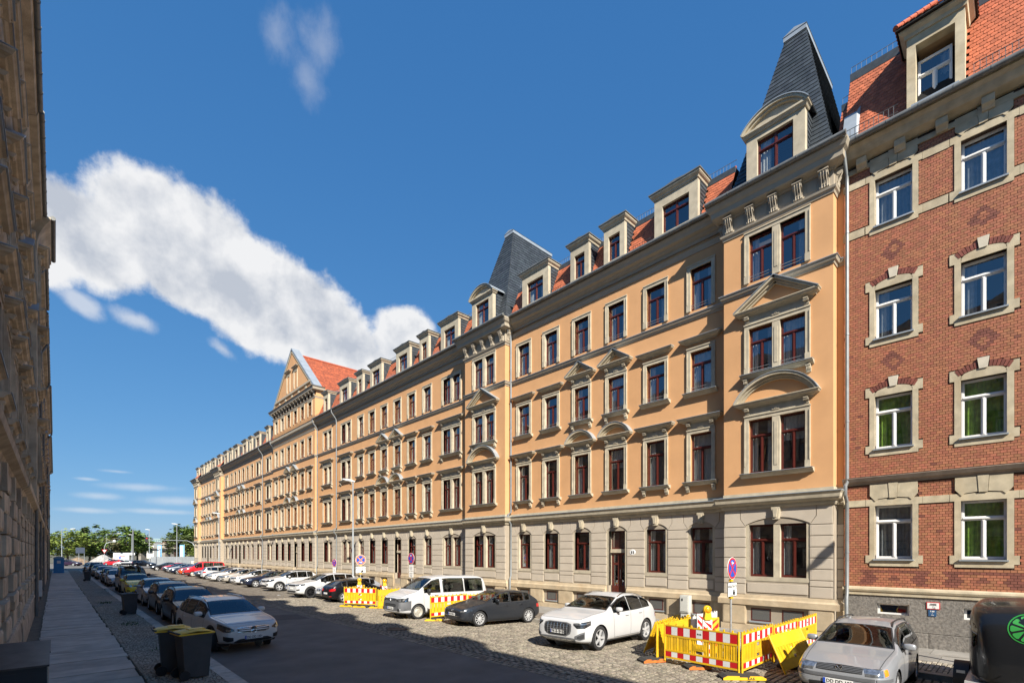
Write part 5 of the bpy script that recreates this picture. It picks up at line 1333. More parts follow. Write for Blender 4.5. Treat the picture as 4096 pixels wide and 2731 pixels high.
    for pts in ([(.16, -hw*.62), (.2, -hw*.75), (wsx-.05, -hw*.83)], [(.16, hw*.62), (.2, hw*.75), (wsx-.05, hw*.83)], [(.16, -hw*.62), (.14, 0), (.16, hw*.62)]):
        q = strip(pts, 0, .010); n0 = len(seam.v); seam.v += q.v; seam.f += [tuple(i+n0 for i in f) for f in q.f]; seam.m += q.m
    emit('door_gaps', seam, m_seam, None)
    for s in (1, -1):
        for d in ((sh['side'][0][1]-.22)*kx, (sh['side'][1][1]-.18)*kx):
            z = itp(belt, d)-.12*kz; p = hit((L/2-d, s*2.5, z), (0, -s, 0), .0); g = MB()
            g.tube([(p.x-.1,p.y,p.z),(p.x-.07,p.y+s*.035,p.z),(p.x+.07,p.y+s*.035,p.z),(p.x+.1,p.y,p.z)], .014, 6); emit('door_handle', g, [spec.get('handle', None) or 'PAINT'], 60)
        d = (sh['side'][0][0]+.17)*kx; z = itp(belt, d)+.06; p = hit((L/2-d, s*2.5, z), (0, -s, 0), 0); g = MB()
        M = Matrix.Translation((p.x+.0, p.y+s*.13, z+.05)) @ Matrix.Diagonal((.075, .115, .075*(1.35 if shape == 'van' else 1), 1))
        vs, fs = [], []
        for i in range(7):
            t = PI*i/6
            for j in range(12):
                u = 2*PI*j/12; sq = lambda v: math.copysign(abs(v)**.6, v); vs.append((sq(math.sin(t)*math.cos(u)), sq(math.cos(t)), sq(math.sin(t)*math.sin(u))))
        fs = [(i*12+j, i*12+(j+1) % 12, (i+1)*12+(j+1) % 12, (i+1)*12+j) for i in range(6) for j in range(12)]
        g.add(vs, fs, 0, M); g.tube([(p.x,p.y-s*.03,z-.02),(p.x,p.y+s*.06,z+.02)], .03, 8, 1)
        emit('mirror', g, ['PAINT' if not spec.get('blackmirror') else m_plast, m_plast], 60)
        if rails:
            g = MB(); pts = []
            r0, r1 = sh['ws'][1]*kx+.1, sh['rg'][0]*kx-.08
            for i in range(9):
                d = r0+(r1-r0)*i/8; zt = itp(top, d); wgg = hw*.935*itp(plan, d)-tum*(zt-itp(belt, d)); q = hit((L/2-d, s*(wgg-.07), 3), (0, 0, -1), 0); pts.append((q.x, q.y, q.z+(.045 if 0 < i < 8 else 0)))
            g.tube(pts, .017, 7); emit('roof_rail', g, m_plast if rails != 'chrome' else m_chrome, 50)
        if clad:
            g = strip([(fo+rw+.09, cl+.07), (fo+wb-rw-.09, cl+.07)], s, .15, off=.006); emit('sill_cladding', g, m_plast if clad is True else clad, None)
            for xw in (fo, fo+wb):
                g = MB(); r0, r1 = rw+.04, rw+.115; N_ = 18
                for i in range(N_+1):
                    t = rad(-12)+rad(204)*i/N_
                    for r in (r0, r1): g.v.append(tuple(hit((L/2-xw+math.cos(t)*r, s*2.5, rw+math.sin(t)*r), (0, -s, 0), .008)))
                g.f = [(2*i, 2*i+1, 2*i+3, 2*i+2) for i in range(N_)]; g.m = [0]*N_; emit('arch_flare', g, m_plast if clad is True else clad, None)
    if bumper:
        for rr in (False, True): 
            zt_ = itp(top, .05)*bumper[1]
            centre(0, 0, [(0,cl+.03,zt_),(hw*.5,cl+.03,zt_),(hw*.72,cl+.05,zt_-.01)], bumper[0], 'bumper', rear=rr, off=.005)
            for s in (1, -1):
                base = 0 if not rr else L
                f_ = lambda d: d if not rr else L-d
                patch([(f_(.05),hw*.70,cl+.05,zt_-.01),(f_(.15),hw*.88,cl+.03,zt_),(f_(fo-rw-.07 if not rr else L-fo-wb-rw-.07),hw*.99,cl+.1,zt_+.02)], rad(42), bumper[0], 'bumper_corner', rear=rr, s=s, off=.005)
    # plates and badge
    def plate(txt, rear):
        f = 1 if not rear else -1; z = spec.get('pz', .40 if not rear else .62)*kz if not (rear and shape == 'van') else .75
        if rear: z = spec.get('rpz', z)
        p = hit((f*5, 0, z), (-f, 0, 0), .012); g = MB(); g.box(-.26,.26,-.006,.006,-.055,.055); g.box(-.26,-.218,-.0075,-.0055,-.053,.053,1)
        i = emit('number_plate', g, [m_plate, m_eu], None); parts[i] = parts[i][:2] + (('PL', (p.x+f*.004, 0, p.z), PI/2 if f > 0 else -PI/2, txt),)
    plate(plate_txt := spec.get('plate', ''), False); plate(plate_txt, True)
    if spec.get('badge'): spec['badge'](D)
    # cut the glass openings out of the body
    cb = BVHTree.FromPolygons(cut.v, cut.f); kill = []
    for f in bm.faces:
        q = cb.find_nearest(f.calc_center_median(), .02)
        if q[0] is not None and q[3] < .012: kill.append(f)
    bmesh.ops.delete(bm, geom=kill, context='FACES')
    # wheel arches: faces inside go, the rest of the ring is drawn to the circle
    ra = rw+.05
    for xw in (fo, fo+wb):
        X0 = L/2-xw; ins = set(v for v in bm.verts if abs(v.co.y) > hw*.5 and (v.co.x-X0)**2+(v.co.z-rw)**2 < ra*ra)
        kill = [f for f in bm.faces if all(v in ins for v in f.verts)]
        bmesh.ops.delete(bm, geom=kill, context='FACES')
        for v in ins:
            if v.is_valid and v.link_faces:
                dx, dz = v.co.x-X0, v.co.z-rw; l = math.hypot(dx, dz) or 1; v.co.x = X0+dx/l*ra; v.co.z = rw+dz/l*ra
    bmesh.ops.delete(bm, geom=[v for v in bm.verts if not v.link_faces], context='VERTS')
    if two:                                   # second colour: faces picked by test(d, y, z)
        for f in bm.faces:
            q = f.calc_center_median()
            if two[1](L/2-q.x, abs(q.y), q.z): f.material_index = 1
    bm.to_mesh(body); bm.free(); body.materials.clear(); body.materials.append(m_plast)
    if two: body.materials.append(two[0])
    body.polygons.foreach_set('use_smooth', [True]*len(body.polygons)); body.name = 'body'
    # underbody with arch liners
    g = MB(); g.box(-L/2+.3,L/2-.3,-hw*.62,hw*.62,cl+.02,cl+.1); g.box(-L/2+fo+rw+.1-.0,L/2-fo-rw-.1,-hw*.9,hw*.9,cl+.02,cl+.1)
    for xw in (fo, fo+wb):
        for s in (1, -1):
            N_ = 14; vs = []
            for i in range(N_+1):
                t = rad(-25)+rad(230)*i/N_
                for y in (hw*.55, hw*.955): vs.append((L/2-xw+math.cos(t)*(ra+.004), s*y, rw+math.sin(t)*(ra+.004)))
            g.add(vs, [(2*i,2*i+1,2*i+3,2*i+2) for i in range(N_)]); g.box(L/2-xw-ra,L/2-xw+ra,s*hw*.52-.01,s*hw*.52+.01,rw-.1,rw+ra)
    emit('underbody', g, m_plast, None)
    if cabin:
        g = MB(); zc = itp(belt, L*.45)-.06; d0 = sh['ws'][0]*kx+.02; xr = L/2-sh['rg'][1]*kx+.1
        g.box(xr, L/2-d0-.35, -hw*.86, hw*.86, cl+.12, cl+.2); g.box(L/2-d0-.5,L/2-d0-.02,-hw*.8,hw*.8,zc-.25,zc+.015)
        for s in (1, -1): g.box(xr,L/2-d0-.1,s*hw*.88-.02,s*hw*.88+.02,cl+.2,zc+.02)
        emit('interior', g, m_cabin, None)
        def seat(xs, y, wd=.24):
            g = MB(); g.box(xs-.02,xs+.5,y-wd,y+wd,cl+.2,cl+.42); M = Matrix.Translation((xs,y,cl+.36)) @ Matrix.Rotation(rad(-14), 4, 'Y'); hgt = zc+.10-cl-.36+.08
            g.box(-.12,.02,-wd,wd,0,hgt,0,M); g.box(-.1,.0,-wd*.52,wd*.52,hgt+.04,hgt+.24,0,M); emit('seat', g, m_seat, None)
        xs = L/2-sh['side'][0][1]*kx+.06
        seat(xs, .36); seat(xs, -.36); seat(L/2-sh['side'][1][1]*kx-.05, 0, .58)
        g = MB(); g.lathe([(.17,-.012),(.185,0),(.17,.012),(.155,0),(.17,-.012)], 20, 0, Matrix.Translation((xs+.62, .36, zc-.0)) @ Matrix.Rotation(rad(-65), 4, 'Y')); emit('steering_wheel', g, m_seat, 50)
    CAR[key] = (body, parts, dict(L=L, fo=fo, wb=wb, rw=rw, rim=rim, hw=hw, H=H))
    return D
def place_car(key, name, label, cat, X, Y, head, pnt, plate=None, group=None, steer=0.0, lod=0, gw=None):
    """X, Y: middle of the car on the ground, head: heading in degrees from world +X"""
    body, parts, q = CAR[key]
    t = thing(name, label, cat, (X, Y, gz(X)-.0), rad(head), group)
    if abs(math.sin(rad(head))) < .4 and X > 8:      # follow the crossfall
        sl = math.atan(.17/7.2); t.rotation_euler = (0, sl*math.cos(rad(head)), rad(head))
    def setp(o):
        for s_ in o.material_slots:
            if s_.material is None or s_.material.name == 'PAINTSLOT': s_.link = 'OBJECT'; s_.material = pnt
    b = ob('body', body, t); b.material_slots[0].link = 'OBJECT'; b.material_slots[0].material = pnt
    objs = []
    for nm, me, par in parts:
        if isinstance(par, tuple):
            if lod > 1: objs.append(None); continue
            _, loc, rz, txt = par; o = ob(nm, me, t, loc, (0, 0, rz))
            if plate: text(plate, .098, m_black, o, (.022, -.0072, -.034), bold=.0015, sx=min(1.0, 8.2/len(plate)))
            objs.append(o); continue
        if lod > 1 and nm in ('door_handle', 'steering_wheel', 'seat', 'door_gaps'): objs.append(None); continue
        o = ob(nm, me, t if par is None else objs[par]); objs.append(o); setp(o)
    tm, rm = wheel_mesh(q['rw'], q['rim'])
    for xw in (q['fo'], q['fo']+q['wb']):
        for s in (1, -1):
            o = ob('wheel', tm, t, (q['L']/2-xw, s*(q['hw']-.125), q['rw']), (0, R.uniform(0, 6), 0 if s > 0 else PI))
            if xw == q['fo'] and steer: o.rotation_euler = (0, 0, steer + (0 if s > 0 else PI))
            ob('rim', rm, o)
    return t
PAINTSLOT = bpy.data.materials.new('PAINTSLOT')
_mesh0 = MB.mesh
def _mesh(s, name, mats, smooth=None, recalc=True):
    mats = mats if isinstance(mats, (list, tuple)) else [mats]
    return _mesh0(s, name, [PAINTSLOT if q == 'PAINT' else q for q in mats], smooth, recalc)
MB.mesh = _mesh
# ---------------------------------------------------------------- badges and fronts
def badge_at(D, x_front, z, g, mats, y=0):
    p = D['hit']((5 if x_front else -5, y, z), (-1 if x_front else 1, 0, 0), .012); s = 1 if x_front else -1
    M = Matrix.Translation(p) @ Matrix.Rotation(s*PI/2, 4, 'Z'); h = MB()
    for (fn) in g: fn(h, M)
    D['emit']('emblem', h, mats, 40)
def ringf(r, t=.009, cx=0, cz=0): 
    return lambda h, M: h.tube([(cx+math.cos(2*PI*i/24)*r, -.004, cz+math.sin(2*PI*i/24)*r) for i in range(25)], t, 6, 0, M, False)
def discf(r, mi=1): return lambda h, M: h.lathe([(r,0),(r,-.004),(0,-.004)], 24, mi, M, 'y')
def linef(p, t): return lambda h, M: h.tube([(a, -.008, c) for a, c in p], t, 5, 0, M)
def vw(r): return [discf(r), ringf(r, .008), linef([(-r*.5,r*.78),(-r*.05,r*.12)], .009), linef([(r*.5,r*.78),(r*.05,r*.12)], .009), linef([(-r*.85,r*.3),(-r*.42,-r*.8),(0,-r*.05),(r*.42,-r*.8),(r*.85,r*.3)], .009)]
def star(r): return [discf(r), ringf(r, .009)] + [linef([(0,0),(math.sin(a)*r, math.cos(a)*r)], .012) for a in (0, 2*PI/3, 4*PI/3)]
def rings4(r): return [ringf(r, .007, (i-1.5)*r*1.42) for i in range(4)]
def roundel(r): return [discf(r), ringf(r, .006), linef([(-r*.7,0),(r*.7,0)], .005), linef([(0,-r*.7),(0,r*.7)], .005)]
EM = [m_chrome, m_plast]
def merc_front(D):
    hw, P, Cn = D['hw'], D['patch'], D['centre']
    for s in (1, -1):
        h = P([(.07,hw*.56,.655,.70),(.1,hw*.68,.63,.765),(.22,hw*.86,.645,.83),(.45,hw*.975,.73,.87)], rad(38), m_lensdk, 'headlight', s=s)
        P([(.095,hw*.66,.66,.71),(.16,hw*.78,.665,.73)], rad(38), m_lens, 'lens', s=s, off=.014, parent=h)
        P([(.07,hw*.60,.37,.47),(.12,hw*.76,.35,.50),(.2,hw*.87,.40,.52)], rad(30), m_plast, 'air_intake', s=s)
    g = Cn(0, 0, [(0,.585,.735),(hw*.36,.59,.735),(hw*.51,.63,.72)], m_plast, 'grille')
    for z in (.63, .685): Cn(0, 0, [(.1,z,z+.032),(hw*.36,z+.003,z+.034),(hw*.49,z+.014,z+.03)], m_rim, 'grille_bar', off=.022, parent=g)
    Cn(0, 0, [(0,.735,.75),(hw*.36,.735,.75),(hw*.52,.715,.73)], m_chrome, 'grille_rim', off=.012, parent=g); Cn(0, 0, [(0,.575,.588),(hw*.36,.58,.593),(hw*.5,.615,.63)], m_chrome, 'grille_rim', off=.012, parent=g)
    Cn(0, 0, [(0,.30,.42),(hw*.45,.30,.41),(hw*.6,.31,.35)], m_plast, 'air_intake'); Cn(0, 0, [(0,.245,.285),(hw*.5,.25,.29),(hw*.66,.30,.325)], m_rim, 'skid_plate', off=.012)
    badge_at(D, True, .66, star(.095), EM)
def golf_front(D):
    hw, P, Cn = D['hw'], D['patch'], D['centre']
    for s in (1, -1):
        h = P([(.06,hw*.5,.60,.675),(.1,hw*.68,.585,.70),(.24,hw*.88,.60,.735),(.46,hw*.98,.665,.755)], rad(36), m_lensdk, 'headlight', s=s)
        P([(.1,hw*.62,.62,.66),(.2,hw*.82,.625,.68)], rad(36), m_lens, 'lens', s=s, off=.013, parent=h)
        P([(.08,hw*.6,.335,.39),(.16,hw*.82,.325,.40)], rad(28), m_plast, 'fog_recess', s=s)
    Cn(0, 0, [(0,.60,.685),(hw*.3,.60,.685),(hw*.5,.61,.675)], m_plast, 'grille'); Cn(0, 0, [(0,.615,.627),(hw*.4,.617,.629),(hw*.52,.62,.632)], m_chrome, 'grille_bar', off=.014)
    Cn(0, 0, [(0,.29,.41),(hw*.42,.29,.41),(hw*.55,.31,.39)], m_plast, 'air_intake')
    for z in (.32, .36): Cn(0, 0, [(0,z,z+.012),(hw*.5,z,z+.012)], m_gplast, 'intake_bar', off=.014)
    Cn(0, 0, [(0,.425,.437),(hw*.45,.425,.437),(hw*.66,.44,.452)], m_chrome, 'trim_line', off=.01)
    badge_at(D, True, .65, vw(.06), EM)
def q8_front(D):
    hw, P, Cn = D['hw'], D['patch'], D['centre']
    g = Cn(0, 0, [(0,.47,.90),(hw*.34,.47,.90),(hw*.50,.56,.86),(hw*.53,.66,.80)], m_gplast, 'grille_frame', off=.006)
    Cn(0, 0, [(0,.51,.87),(hw*.31,.51,.87),(hw*.45,.58,.83),(hw*.48,.66,.79)], m_plast, 'grille', off=.02, parent=g)
    for i in range(-3, 4):
        y = i*hw*.125; 
        Cnb = MB(); p0 = D['hit']((5, y, .54), (-1, 0, 0), .03); p1 = D['hit']((5, y, .84), (-1, 0, 0), .03); Cnb.tube([p0, p0.lerp(p1, .5)+Vector((.012,0,0)), p1], .0085, 6); D['emit']('grille_slat', Cnb, m_chrome, 40)
    for z in (.58, .64, .70, .76): Cn(0, 0, [(0,z,z+.012),(hw*.44,z,z+.012)], m_gplast, 'grille_bar', off=.026)
    for s in (1, -1):
        h = P([(.07,hw*.57,.83,.885),(.1,hw*.68,.735,.90),(.24,hw*.87,.74,.93),(.42,hw*.97,.83,.955)], rad(36), m_lensdk, 'headlight', s=s)
        P([(.08,hw*.60,.845,.875),(.24,hw*.87,.85,.885),(.38,hw*.955,.875,.92)], rad(36), m_lens, 'lens', s=s, off=.014, parent=h)
        P([(.07,hw*.62,.42,.50),(.13,hw*.78,.38,.60),(.24,hw*.88,.42,.64)], rad(30), m_gplast, 'air_intake', s=s)
        P([(.10,hw*.70,.44,.50),(.16,hw*.80,.42,.56),(.22,hw*.86,.45,.58)], rad(30), m_plast, 'vent', s=s, off=.012)
    Cn(0, 0, [(0,.25,.44),(hw*.5,.26,.44),(hw*.68,.33,.43)], m_gplast, 'lower_bumper'); Cn(0, 0, [(0,.35,.375),(hw*.5,.36,.385),(hw*.66,.40,.415)], m_chrome, 'trim_line', off=.014)
    badge_at(D, True, .825, rings4(.052), EM)
def van_front(D):
    hw, P, Cn = D['hw'], D['patch'], D['centre']
    for s in (1, -1):
        h = P([(.06,hw*.46,.83,.925),(.1,hw*.68,.80,.95),(.22,hw*.86,.795,.985),(.38,hw*.96,.82,1.02)], rad(34), m_lensdk, 'headlight', s=s)
        P([(.09,hw*.58,.83,.91),(.15,hw*.76,.82,.94)], rad(34), m_lens, 'lens', s=s, off=.012, parent=h); P([(.18,hw*.82,.82,.9),(.3,hw*.92,.83,.95)], rad(34), m_chrome, 'lens', s=s, off=.012, parent=h)
        P([(.08,hw*.62,.40,.5),(.13,hw*.74,.40,.5)], rad(25), m_plast, 'fog_lamp', s=s, off=.02)
    g = Cn(0, 0, [(0,.83,.95),(hw*.3,.83,.95),(hw*.46,.85,.93)], m_plast, 'grille')
    for z in (.85, .91): Cn(0, 0, [(0,z,z+.014),(hw*.45,z,z+.014)], m_gplast, 'grille_bar', off=.016, parent=g)
    badge_at(D, True, .885, vw(.072), EM)
def van_grille2(D):
    Cn, hw = D['centre'], D['hw']
    Cn(0, 0, [(0,.58,.70),(hw*.4,.58,.70),(hw*.5,.6,.68)], m_plast, 'air_intake', off=.014)
    for z in (.60, .64): Cn(0, 0, [(0,z,z+.012),(hw*.46,z,z+.012)], m_gplast, 'intake_bar', off=.022)
def passat_front(D):
    hw, P, Cn = D['hw'], D['patch'], D['centre']
    for s in (1, -1):
        h = P([(.06,hw*.50,0.590,0.720),(.1,hw*0.735,0.590,0.730),(.17,hw*.82,0.595,0.745)], rad(28), m_lens, 'headlight', s=s)
        P([(.19,hw*.84,0.605,0.725),(.24,hw*.895,0.615,0.735),(.28,hw*.92,0.635,0.735)], rad(40), m_amber if s > 0 else m_lens, 'turn_signal', s=s)
    g = Cn(0, 0, [(0,0.610,0.740),(hw*.25,0.610,0.735),(hw*.46,0.615,0.720)], m_plast, 'grille')
    for z in (0.630, 0.655, 0.680, 0.705): Cn(0, 0, [(0,z,z+.01),(hw*.45,z,z+.009)], m_gplast, 'grille_bar', off=.014, parent=g)
    Cn(0, 0, [(0,0.480,0.545),(hw*.5,0.480,0.545),(hw*.7,0.490,0.555)], m_gplast, 'bumper_strip', off=.012)
    for s in (1, -1): P([(.05,hw*0.715,0.490,0.555),(.15,hw*.86,0.490,0.555),(.42,hw*.985,0.490,0.555)], rad(40), m_gplast, 'bumper_strip', s=s, off=.012)
    Cn(0, 0, [(0,.26,.37),(hw*.4,.26,.37),(hw*.6,.28,.36)], m_plast, 'air_intake')
    badge_at(D, True, 0.675, vw(.066), EM)
def velar_front(D):
    hw, P, Cn = D['hw'], D['patch'], D['centre']
    g = Cn(0, 0, [(0,.78,.90),(hw*.4,.78,.90),(hw*.5,.79,.89)], m_plast, 'grille')
    for s in (1, -1):
        h = P([(.06,hw*.53,.83,.895),(.12,hw*.7,.82,.92),(.28,hw*.9,.84,.945),(.45,hw*.98,.88,.955)], rad(36), m_lensdk, 'headlight', s=s); P([(.09,hw*.62,.85,.885),(.2,hw*.82,.855,.9)], rad(36), m_lens, 'lens', s=s, off=.012, parent=h)
        P([(.1,hw*.66,.50,.58),(.2,hw*.85,.52,.63)], rad(30), m_plast, 'vent', s=s)
    Cn(0, 0, [(0,.38,.50),(hw*.5,.38,.50),(hw*.64,.42,.48)], m_plast, 'air_intake')
def bmw_front(D):
    hw, P, Cn = D['hw'], D['patch'], D['centre']
    for s in (1, -1):
        h = P([(.06,hw*.44,.56,.66),(.1,hw*.66,.55,.68),(.26,hw*.88,.58,.71),(.44,hw*.97,.64,.73)], rad(34), m_lens, 'headlight', s=s)
        P([(.0,hw*.07,.555,.665),(.0,hw*.30,.56,.665)], 0, m_plast, 'kidney_grille', s=s, off=.012); P([(.08,hw*.6,.33,.40),(.16,hw*.8,.33,.41)], rad(26), m_plast, 'fog_recess', s=s)
        P([(.0,hw*.05,.66,.672),(.0,hw*.32,.66,.672)], 0, m_chrome, 'grille_rim', s=s, off=.016)
    Cn(0, 0, [(0,.29,.38),(hw*.4,.29,.38),(hw*.54,.3,.37)], m_plast, 'air_intake'); badge_at(D, True, .715, roundel(.035), EM)
def mokka_front(D):
    hw, P, Cn = D['hw'], D['patch'], D['centre']
    for s in (1, -1):
        P([(.06,hw*.5,.76,.86),(.12,hw*.7,.74,.90),(.28,hw*.9,.78,.95),(.46,hw*.98,.86,.98)], rad(36), m_lensdk, 'headlight', s=s); P([(.1,hw*.58,.48,.58),(.18,hw*.78,.48,.6)], rad(28), m_plast, 'fog_recess', s=s)
    Cn(0, 0, [(0,.72,.87),(hw*.3,.72,.87),(hw*.46,.75,.85)], m_plast, 'grille'); Cn(0, 0, [(0,.79,.82),(hw*.45,.80,.82)], m_chrome, 'grille_bar', off=.016); Cn(0, 0, [(0,.36,.52),(hw*.5,.36,.5),(hw*.68,.4,.46)], m_plast, 'lower_bumper'); badge_at(D, True, .805, [ringf(.05, .008), linef([(-.06,.012),(.06,-.012)], .006)], EM)
def bmw_rear(D):
    hw, P, Cn, L = D['hw'], D['patch'], D['centre'], D['L']
    for s in (1, -1): P([(L-.02,hw*.5,.70,.80),(L-.06,hw*.72,.68,.84),(L-.26,hw*.94,.74,.88)], rad(35), m_red, 'taillight', rear=True, s=s); P([(L-.03,hw*.6,.37,.41),(L-.1,hw*.8,.37,.42)], rad(30), m_red, 'reflector', rear=True, s=s)
    Cn(0, 0, [(0,.25,.35),(hw*.5,.25,.35),(hw*.68,.3,.35)], m_plast, 'diffuser', rear=True); badge_at(D, False, .83, roundel(.04), EM)
build_car('gla', 'suv', 4.42, 1.80, 1.51, 2.70, .88, .345, 'five', rails='chrome', clad=True, spec=dict(front=merc_front, plate='DD DD 1001', pz=.475, badge=None), rglass=g_cardk)
build_car('golf', 'hatch', 4.26, 1.79, 1.46, 2.62, .86, .325, 'ten', spec=dict(front=golf_front, plate='DD W DD 10', pz=.50))
build_car('q8', 'coupesuv', 4.99, 1.99, 1.71, 2.995, .95, .385, 'fan', rails='chrome', spec=dict(front=q8_front, plate='DW D DW10', pz=.60), rglass=g_cardk)
build_car('t5', 'van', 5.25, 1.90, 1.98, 3.0, .93, .34, 'steel', spec=dict(front=van_front, plate='DD LH 404', pz=.50, blackmirror=True, handle=m_plast, badge=van_grille2), bumper=(m_gplast, .93))
build_car('passat', 'wagon', 4.67, 1.75, 1.50, 2.70, .94, .315, 'ten', rails=True, spec=dict(front=passat_front, plate='DD DD 100', pz=.40))
build_car('estate', 'wagon', 4.62, 1.82, 1.47, 2.76, .84, .325, 'five', rails=True, spec=dict(front=bmw_front, pz=.45), rglass=g_cardk)
build_car('one', 'hatch', 4.33, 1.77, 1.42, 2.69, .80, .325, 'five', spec=dict(front=bmw_front, rear=bmw_rear, pz=.45, rpz=.56), rglass=g_cardk)
m_pblack = paint('black', (.006, .006, .008))
build_car('velar', 'suv', 4.80, 1.93, 1.67, 2.87, .90, .385, 'black', clad=False, spec=dict(front=velar_front, pz=.62, blackmirror=True), rglass=g_cardk, two=(m_pblack, lambda d, y, z: z > 1.15 and d > 1.35))
build_car('mokka', 'suv', 4.28, 1.78, 1.66, 2.56, .92, .35, 'five', rails=True, clad=True, spec=dict(front=mokka_front, pz=.56))
build_car('mini', 'mini', 3.56, 1.60, 1.48, 2.37, .68, .29, 'ten', spec=dict(pz=.40))
build_car('sedan', 'sedan', 4.55, 1.79, 1.45, 2.68, .88, .32, 'five', spec=dict(pz=.42))
build_car('hatch2', 'hatch', 4.20, 1.76, 1.48, 2.58, .86, .315, 'ten', spec=dict(pz=.42))
build_car('oldvan', 'van', 4.75, 1.84, 1.94, 2.92, .90, .33, 'steel', spec=dict(pz=.42, blackmirror=True), bumper=(m_plast, .62))
WHITE, SILV, DGREY, DBLUE = paint('white', (.49, .495, .50)), paint('silver', (.33, .345, .37), .35), paint('dark_grey', (.024, .027, .033), .25), paint('dark_blue', (.008, .012, .03), .1)
PEARL, YELL, RED, BEIGE, ORNG = paint('pearl', (.66, .66, .64)), paint('yellow', (.78, .64, .04)), paint('red', (.50, .012, .02)), paint('beige', (.22, .185, .145)), paint('orange', (.60, .075, .012))
GREYB, SAND = paint('grey_blue', (.12, .145, .17), .3), paint('sand', (.42, .40, .36), .3)
GR = 'cars parked at right angles along the right kerb'; GL = 'cars parked in line along the left kerb'
place_car('gla', 'parked_car', 'pearl white compact crossover parked nearest on the left kerb beside the yellow-lidded bins', 'car', 4.09, 18.24, -82.4, PEARL, 'DD DD 1001', GL, steer=-.35)
place_car('golf', 'parked_car', 'dark grey hatchback parked between the white van and the white SUV', 'car', 14.2, 16.28, 174, DGREY, 'DD W DD 10', GR)
place_car('q8', 'parked_car', 'large white coupe SUV with octagonal grille beside the yellow barriers', 'car', 13.89, 10.18, 183.5, WHITE, 'DW D DW10', GR)
place_car('t5', 'parked_van', 'white passenger van with grey bumper behind the dark grey hatchback', 'van', 13.86, 20.1, 180, WHITE, 'DD LH 404', GR)
place_car('passat', 'parked_car', 'silver estate car with black roof rails in front of the brick house', 'car', 13.98, 2.64, 180.5, SILV, 'DD DD 100', GR)
place_car('one', 'parked_car', 'black hatchback with its red tail lamps to the road beside the far barriers', 'car', 14.3, 29.7, 0, m_pblack, None, GR)
place_car('one', 'parked_car', 'silver hatchback between the black hatchback and the black-roofed white SUV', 'car', 14.75, 32.0, 180, SILV, None, GR)
place_car('velar', 'parked_car', 'white SUV with black roof and black wheels', 'car', 14.0, 34.35, 186, WHITE, None, GR)
place_car('sedan', 'parked_car', 'silver saloon mostly hidden behind the black-roofed white SUV', 'car', 14.9, 37.9, 182, SILV, None, GR)
place_car('mokka', 'parked_car', 'white crossover with black cladding and silver wheels in the right row', 'car', 14.2, 41.9, 184, WHITE, None, GR)
place_car('hatch2', 'parked_car', 'silver-blue small car just beyond the white crossover with black cladding', 'car', 14.9, 44.9, 180, GREYB, None, GR)
place_car('sedan', 'parked_car', 'dark blue saloon two places beyond the white crossover with black cladding', 'car', 14.3, 47.8, 182, DBLUE, None, GR)
place_car('hatch2', 'parked_car', 'white hatchback facing the road beyond the dark blue saloon', 'car', 14.3, 51.9, 182, WHITE, None, GR)
place_car('hatch2', 'parked_car', 'light beige-grey hatchback beyond the white hatchback in the right row', 'car', 14.2, 55.7, 181, SAND, None, GR)
place_car('sedan', 'parked_car', 'pale silver saloon beyond the light beige-grey hatchback', 'car', 14.1, 59.6, 181, PEARL, None, GR, lod=1)
place_car('hatch2', 'parked_car', 'grey-blue hatchback next to the reversed white small car', 'car', 14.4, 62.4, 181, GREYB, None, GR, lod=1)
place_car('mini', 'parked_car', 'white small car parked with its red tail lamps to the road', 'car', 14.0, 65.2, 0, WHITE, None, GR, lod=1)
place_car('sedan', 'parked_car', 'black saloon two places nearer than the red van', 'car', 14.3, 67.8, 181, m_pblack, None, GR, lod=1)
place_car('hatch2', 'parked_car', 'white hatchback right beside the red van', 'car', 14.6, 70.6, 181, WHITE, None, GR, lod=1)
place_car('oldvan', 'parked_van', 'bright red van with roof bars in the far right row', 'van', 14.4, 75.0, 181, RED, None, GR, lod=1)
for (k, lb, y, c) in (('mini', 'orange-red small car just beyond the red van', 80.9, ORNG), ('sedan', 'dark saloon beyond the orange-red small car', 84.4, DBLUE), ('hatch2', 'silver hatchback in the far right row beyond the dark saloon', 88.2, SILV), ('hatch2', 'black hatchback in the far right row beyond the silver one', 91.8, m_pblack), ('mini', 'red small car near the far end of the right row', 95.2, RED), ('sedan', 'black coupe-like saloon last in the right row', 104.3, m_pblack)):
    place_car(k, 'parked_car', lb, 'car', 14.2, y, 180, c, None, GR, lod=2)
place_car('estate', 'parked_car', 'black estate with roof rails directly behind the pearl white crossover', 'car', 4.32, 25.05, -90, m_pblack, None, GL)
place_car('estate', 'parked_car', 'dark blue-grey estate second behind the pearl white crossover', 'car', 4.42, 30.2, -90, paint('anthracite', (.022, .025, .033), .2), None, GL)
place_car('hatch2', 'parked_car', 'silver-grey hatchback with chrome aerial behind the dark blue-grey estate', 'car', 4.38, 35.1, -90, SILV, None, GL)
place_car('mini', 'parked_car', 'yellow small car in the shaded left row', 'car', 4.22, 43.5, -90, YELL, None, GL)
v = place_car('oldvan', 'parked_van', 'beige brown van with a loaded black roof rack in the left row', 'van', 4.35, 48.3, -90, BEIGE, None, GL)
b = MB()
for s in (-1, 1): b.tube([(1.2,s*.75,2.07),(-2.1,s*.75,2.07)], .02, 6)
for i in range(5): b.tube([(1.1-i*.75,-.78,2.07),(1.1-i*.75,.78,2.07)], .018, 6); b.tube([(1.1-i*.75,-.75,1.9),(1.1-i*.75,-.75,2.07)], .014, 6); b.tube([(1.1-i*.75,.75,1.9),(1.1-i*.75,.75,2.07)], .014, 6)
